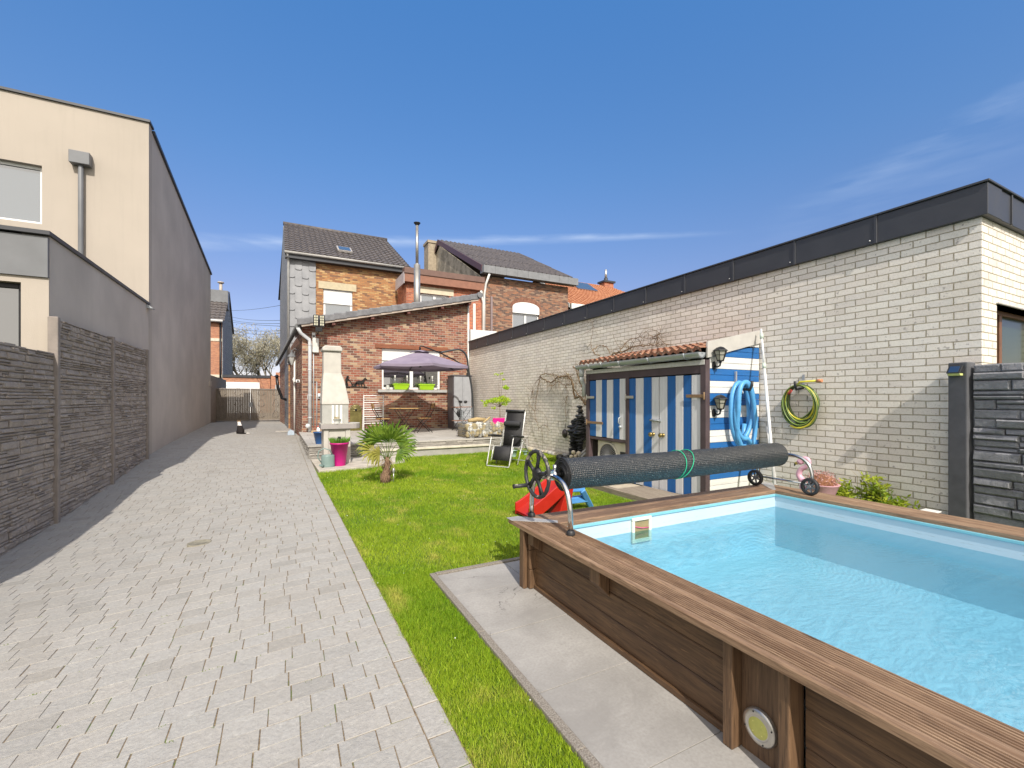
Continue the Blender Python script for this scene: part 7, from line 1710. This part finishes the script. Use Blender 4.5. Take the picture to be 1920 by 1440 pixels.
q = P(1059, 813, X=WX-.08); hb_ = thing('wall_ornament', 'dark oval hanging ornament on the cream wall left of the rock fountain', 'wall ornament', q); m = MB(); m.ball(q, .10, 12, 0, (.6, 1, 1.1)); m.build('body', simple('dark_ceramic', (.035, .03, .03), .3), hb_); m = MB(); m.tube([q+Vector((0, 0, .10)), q+Vector((.03, 0, .25))], .006, 5); m.build('cord', M['black_plastic'], hb_)

# ---------- bare vine trained over the wall
vine = thing('climbing_vine', 'bare woody vine trained across the cream wall and over the shed roof', 'climbing plant', (WX-.15, 7.1, 0))
rnd = random.Random(21); m = MB()
def vbranch(pts, r0, r1, tw=14, off=.0):
    vs = [P(u, v, X=WX-.05-o) for u, v, o in pts]; out = []; r0 *= 1.25; r1 *= 1.25; tw = int(tw*1.6)
    for i in range(len(vs)-1):
        p0, p1, p2, p3 = vs[max(i-1, 0)], vs[i], vs[i+1], vs[min(i+2, len(vs)-1)]
        for q in range(7):
            s = q/7; p = .5*((2*p1)+(-p0+p2)*s+(2*p0-5*p1+4*p2-p3)*s*s+(-p0+3*p1-3*p2+p3)*s**3); out.append(p+Vector((rnd.uniform(-.01, .01), rnd.uniform(-.018, .018), rnd.uniform(-.018, .018))))
    out.append(vs[-1]); n = len(out); m.tube(out, [r0+(r1-r0)*i/(n-1) for i in range(n)], 6)
    for k in range(tw):
        p = out[rnd.randrange(2, n-1)]; L_ = rnd.uniform(.1, .5); d = Vector((rnd.uniform(-.25, .1), rnd.uniform(-1, 1), rnd.uniform(-1, .8))).normalized(); q = p.copy(); ps = [q.copy()]
        for j in range(5): d = (d+Vector((0, rnd.uniform(-.4, .4), rnd.uniform(-.4, .3)))).normalized(); q = q+d*L_/5; q.x = min(q.x, WX-.02); ps.append(q.copy())
        m.tube(ps, [.005, .004, .0035, .003, .002, .0015], 4)
    return out
vine_ = 1
vbranch([(1098, 760, .25), (1088, 745, .2), (1078, 745, .1), (1074, 720, .08), (1066, 708, .06), (1048, 706, .05), (1035, 716, .05), (1022, 712, .04), (1012, 706, .04)], .022, .010, 22)
vbranch([(1012, 706, .04), (1018, 702, .05), (1030, 702, .05), (1040, 703, .04), (1052, 708, .04)], .010, .006, 14)
vbranch([(1012, 706, .04), (1010, 722, .04), (1006, 745, .03), (1003, 775, .02), (1010, 800, .02), (1022, 798, .03), (1030, 808, .03)], .008, .003, 12)
vbranch([(1100, 755, .25), (1094, 735, .15), (1086, 712, .1), (1080, 692, .08), (1074, 688, .06)], .016, .009, 14)
vbranch([(1080, 692, .08), (1096, 698, .12), (1090, 685, .1)], .010, .004, 6)
vbranch([(1102, 750, .3), (1100, 735, .3), (1104, 715, .3), (1098, 700, .3)], .010, .005, 14)
vbranch([(1074, 720, .08), (1060, 722, .06), (1046, 716, .05), (1036, 724, .04), (1026, 716, .04)], .007, .003, 16)
vbranch([(1085, 742, .15), (1076, 728, .1), (1070, 706, .07), (1058, 700, .05)], .010, .004, 16)
vbranch([(1092, 745, .2), (1098, 726, .2), (1093, 706, .16), (1099, 690, .12)], .009, .003, 14)
vbranch([(1014, 708, .04), (1006, 716, .03), (998, 735, .03), (992, 760, .02)], .005, .002, 12)
vbranch([(1160, 660, .2), (1178, 640, .1), (1196, 632, .08), (1215, 636, .08), (1236, 628, .06)], .007, .003, 18)
vbranch([(1063, 740, .04), (1060, 765, .04), (1062, 790, .03)], .005, .003, 8)
vbranch([(1125, 668, .3), (1112, 660, .25), (1120, 650, .12), (1135, 650, .08), (1143, 662, .2)], .009, .007, 4)
vbranch([(1145, 665, .3), (1165, 660, .25), (1185, 652, .2), (1210, 648, .2), (1235, 645, .15), (1258, 648, .1)], .014, .005, 26)
vbranch([(1112, 660, .1), (1108, 640, .05), (1112, 610, .04), (1106, 600, .03)], .005, .002, 6)
vbranch([(1230, 646, .1), (1232, 630, .05), (1240, 622, .04)], .005, .002, 8)
m.build('branches', simple('vine_bark', (.20, .135, .075), .95, 0, .3, 20, .6), vine)
m = MB()
for k in range(70):
    p = P(rnd.uniform(1005, 1085), rnd.uniform(700, 715), X=WX-rnd.uniform(.05, .15)); leafball(m, p, .03, 3, .010, 1, rnd)
m.build('buds', leafm('bud_yellow', (.35, .30, .06), (.45, .40, .10), .6, .4), vine)

# ---------- plants between pool and wall
def bush(name, lab, cat, c, w_, h_, n, ls, mat_, lean=0, ew=1.0):
    c = Vector(c); o = thing(name, lab, cat, c); rnd = random.Random(hash(lab) % 999 if False else len(lab)); m = MB(); st = MB()
    stems = max(5, n//45)
    for s in range(stems):
        a = rnd.uniform(0, 6.28); q = rnd.random()**.6; b = c+Vector((.1*w_*math.cos(a), .3*w_*math.sin(a), 0)); tp = c+Vector((w_*.45*q*math.cos(a)*.5, w_*.5*q*math.sin(a)*ew, h_*rnd.uniform(.45, 1.0)*(1.1-.5*q))); md = b.lerp(tp, .55)+Vector((0, 0, h_*.08)); st.tube([b, md, tp], [.004, .003, .0015], 4)
        for k in range(n//stems):
            f = rnd.uniform(.25, 1.02); p = (b.lerp(md, f/.55) if f < .55 else md.lerp(tp, (f-.55)/.45))+Vector((rnd.gauss(0, .02), rnd.gauss(0, .025), rnd.gauss(0, .02)))
            d = Vector((rnd.uniform(-1, 1), rnd.uniform(-1, 1), rnd.uniform(-.3, .8))).normalized(); s_ = d.cross(Vector((rnd.uniform(-1, 1), rnd.uniform(-1, 1), rnd.uniform(-1, 1)))).normalized()*ls*.16; m.add([p, p+d*ls*.5-s_, p+d*ls, p+d*ls*.5+s_], [(0, 1, 2, 3)])
    st.build('stems', simple('stem_brown', (.14, .12, .05), .9), o); m.build('leaves', mat_, o); return o
wy = lambda u, v: P(u, v, X=WX-.18)
qb = wy(1625, 930); bush('bushy_plant', 'tallest yellow green leafy bush at the foot of the cream wall beside the pool', 'plant', (WX-.22, qb.y, .0), .75, P(1600, 878, X=WX-.2).z-.0, 1500, .075, G4)
qb = wy(1655, 940); bush('bushy_plant', 'lower dark green leafy bush just right of the tallest one by the pool', 'plant', (WX-.22, qb.y, .0), .5, P(1660, 920, X=WX-.2).z, 650, .07, G1)
qb = wy(1560, 920); bush('bushy_plant', 'narrow leafy plant behind the pink heather pot', 'plant', (WX-.15, qb.y, .0), .28, P(1556, 898, X=WX-.15).z, 300, .07, G4)
qb = wy(1718, 950); bush('weed', 'single small weed at the foot of the cream wall near the dark post', 'weed', (WX-.15, qb.y, .0), .12, P(1718, 940, X=WX-.15).z, 50, .09, G4)
m = MB()
for (u, v, du) in ((1608, 893, -8), (1615, 890, -4), (1640, 900, -4)):
    a = P(u, v, X=WX-.2); b = P(u+du-6, v-14, X=WX-.2); m.tube([Vector((a.x, a.y, .3)), a, b], [.003, .0025, .001], 4)
tag(m.build('dry_grass_stems', G2), 'pale dry grass stems rising from the leafy bush by the pool', 'grass stems')
# heather in a pink pot
hp = P(1540, 925, X=5.45); hc_ = Vector((5.55, P(1541, 905, X=5.55).y, 0))
ht = thing('heather_pot', 'pink flowering heather in a pink pot on a stand by the cream wall', 'potted plant', hc_)
zc = P(1541, 902, X=5.55).z
m = MB(); m.lathe([(.10, zc-.22), (.17, zc-.04), (.18, zc-.03), (.165, zc-.03), (.001, zc-.05)], (hc_.x, hc_.y, 0), 24); m.cyl((hc_.x, hc_.y, 0), (hc_.x, hc_.y, zc-.22), .09, 14); m.build('pot', simple('pink_pot', (.62, .36, .42), .5), ht)
m = MB(); m.ball((hc_.x, hc_.y, zc-.02), .13, 12, 0, (1.1, 1.1, .8)); m.build('foliage_core', simple('heather_brown', (.22, .10, .05), .95, 0, .4, 30), ht)
m = MB(); leafball(m, (hc_.x, hc_.y, zc), .18, 1500, .010, .72, random.Random(3)); m.build('flowers', G5, ht)
# inflatable-look flamingo ornament
fpk = simple('flamingo_pink', (.72, .42, .52), .45, 0, .05); fo = thing('flamingo_ornament', 'pink flamingo garden ornament with curved neck beside the cream wall', 'ornament', (5.62, P(1500, 900, X=5.62).y, 0))
FX = 5.62
ps = [P(u, v, X=FX) for u, v in ((1513, 905), (1504, 900), (1498, 890), (1502, 880), (1511, 875), (1517, 868), (1514, 861), (1506, 861), (1500, 866))]
out_ = []
for i in range(len(ps)-1):
    p0, p1, p2, p3 = ps[max(i-1, 0)], ps[i], ps[i+1], ps[min(i+2, len(ps)-1)]
    for q in range(5):
        s = q/5; out_.append(.5*((2*p1)+(-p0+p2)*s+(2*p0-5*p1+4*p2-p3)*s*s+(-p0+3*p1-3*p2+p3)*s**3))
out_.append(ps[-1]); m = MB(); n = len(out_); m.tube(out_, [.045-.018*math.sin(math.pi*i/(n-1))+(-.006 if i > n*.6 else 0) for i in range(n)], 12); m.ball(ps[-1], .036, 12); m.build('neck', fpk, fo)
m = MB(); bk = ps[-1]+Vector((0, .02, -.012)); m.tube([bk, bk+Vector((0, .035, -.015))], [.022, .016], 10); m.tube([bk+Vector((0, .035, -.015)), bk+Vector((0, .048, -.045))], [.016, .004], 10, 1); m.build('beak', [simple('beak_yellow', (.62, .48, .10), .5), M['black_plastic']], fo)
m = MB(); m.ball(ps[0]+Vector((0, -.06, -.06)), .12, 14, 0, (.8, 1.2, .8)); m.cyl((FX, ps[0].y-.04, 0), (FX, ps[0].y-.04, ps[0].z-.12), .012, 8); m.cyl((FX, ps[0].y-.09, 0), (FX, ps[0].y-.09, ps[0].z-.12), .012, 8); m.build('body', fpk, fo)

# ---------- cat sitting on the drive
def cat():
    c = P(451, 819, Z=.17); c.z = dz(c.x, c.y); S = 1.0
    root = thing('cat', 'black and white cat sitting on the driveway with its back to the camera', 'cat', c, R(12))
    V = [((0, .0, .10), .095), ((0, .03, .18), .085), ((-.01, .07, .27), .066), ((-.02, .10, .33), .045), ((-.03, .13, .385), .056), ((-.035, .175, .375), .036), ((-.036, .20, .368), .020),
         ((-.06, .12, .42), .022), ((-.068, .12, .455), .006), ((.005, .12, .42), .022), ((.012, .12, .455), .006),
         ((-.05, .12, .20), .034), ((-.05, .14, .10), .020), ((-.05, .15, .02), .016), ((-.05, .18, .012), .014),
         ((.03, .12, .20), .034), ((.035, .14, .10), .020), ((.035, .15, .02), .016), ((.035, .18, .012), .014),
         ((-.075, .02, .07), .058), ((-.085, .10, .025), .022), ((-.085, .14, .014), .016), ((.075, .02, .07), .058), ((.085, .10, .025), .022), ((.085, .14, .014), .016),
         ((.03, -.06, .045), .030), ((.10, -.10, .022), .020), ((.18, -.10, .018), .017), ((.25, -.07, .016), .012)]
    E = [(0, 1), (1, 2), (2, 3), (3, 4), (4, 5), (5, 6), (4, 7), (7, 8), (4, 9), (9, 10), (2, 11), (11, 12), (12, 13), (13, 14), (2, 15), (15, 16), (16, 17), (17, 18), (0, 19), (19, 20), (20, 21), (0, 22), (22, 23), (23, 24), (0, 25), (25, 26), (26, 27), (27, 28)]
    me = bpy.data.meshes.new('body'); me.from_pydata([v for v, r in V], E, []); o = bpy.data.objects.new('body', me); COL.objects.link(o); o.parent = root
    sk_ = o.modifiers.new('skin', 'SKIN'); sk_.use_smooth_shade = True
    for i, (v, r) in enumerate(V): me.skin_vertices[0].data[i].radius = (r, r)
    me.skin_vertices[0].data[0].use_root = True
    o.modifiers.new('sub', 'SUBSURF').levels = 2; o.modifiers['sub'].render_levels = 2
    t = NT('cat_fur'); v = t.obj(); s_ = t.n('ShaderNodeSeparateXYZ'); t.l(v, s_.inputs[0]); nz = t.m('MULTIPLY', t.m('SUBTRACT', t.noise(v, 12, 3), .5), .06); z = t.m('ADD', s_.outputs[2], nz); x = s_.outputs[0]
    col = t.ramp(z, [(0, (.022, .018, .018)), (.275, (.022, .018, .018)), (.276, (.74, .70, .66)), (.385, (.70, .60, .50)), (.395, (.14, .09, .05))], 'CONSTANT')
    paw = t.m('LESS_THAN', z, .03); far = t.m('GREATER_THAN', s_.outputs[1], .10); col = t.mix(t.m('MULTIPLY', paw, far), col, (.75, .72, .68)); tail = t.m('GREATER_THAN', x, .15); col = t.mix(tail, col, (.75, .72, .68))
    t.fin(col, .85, t.bump(t.noise(v, 90, 3), .5, .01), spec=.2); me.materials.append(t.mat)
cat()

# ---------- blossoming tree far behind the garages
rnd = random.Random(33)
def far_tree(base, h, w_, lab, seed, n_leaf=9000):
    rnd = random.Random(seed); o = thing('blossom_tree', lab, 'tree', base); m = MB(); tips = []
    def grow(p, d, L_, r, dep):
        pts = [p.copy()]; q = p.copy()
        for k in range(4):
            d = (d+Vector((rnd.uniform(-.22, .22), rnd.uniform(-.22, .22), rnd.uniform(-.05, .14)))).normalized(); q = q+d*L_/4; pts.append(q.copy())
        m.tube(pts, [r, r*.9, r*.8, r*.7, r*.6], 5 if dep < 3 else 4)
        if dep >= 5: tips.append(q); return
        if dep >= 3: tips.append(pts[2])
        for k in range(3 if dep < 3 else 2+(rnd.random() < .5)):
            a = rnd.uniform(0, 6.28); sp = rnd.uniform(.35, .85); nd = (d+Vector((math.cos(a), math.sin(a), rnd.uniform(-.1, .3)))*sp).normalized(); grow(q, nd, L_*rnd.uniform(.66, .84), r*.58, dep+1)
    for k in range(4):
        a = rnd.uniform(0, 6.28); grow(Vector(base)+Vector((rnd.uniform(-w_*.3, w_*.3), 0, 0)), Vector((math.cos(a)*.5, math.sin(a)*.5, 1)).normalized(), h*.30, .22, 0)
    m.build('trunk', simple('grey_bark', (.16, .14, .11), .95), o); m = MB()
    for tp in tips: leafball(m, tp, .8, n_leaf//len(tips)+4, .10, .9, rnd)
    m.build('crown', leafm('pale_blossom', (.42, .38, .26), (.62, .58, .46), .8, .4), o)
    m = MB()
    for k in range(5): leafball(m, Vector(base)+Vector((rnd.uniform(-1.5, 1.5), 0, rnd.uniform(2, h*.35))), 1.0, 160, .12, 1, rnd)
    m.build('ivy', leafm('ivy', (.05, .11, .02), (.12, .20, .04), .7, .2), o)
b0 = P(470, 745, Y=62); far_tree((b0.x, 62, 0), 10.2, 4, 'wide pale blossoming tree rising behind the garages', 3)
b0 = P(505, 745, Y=70); far_tree((b0.x, 70, 0), 11.5, 3, 'barer pale tree right of the blossoming one, against the slate wall', 8, 5000)
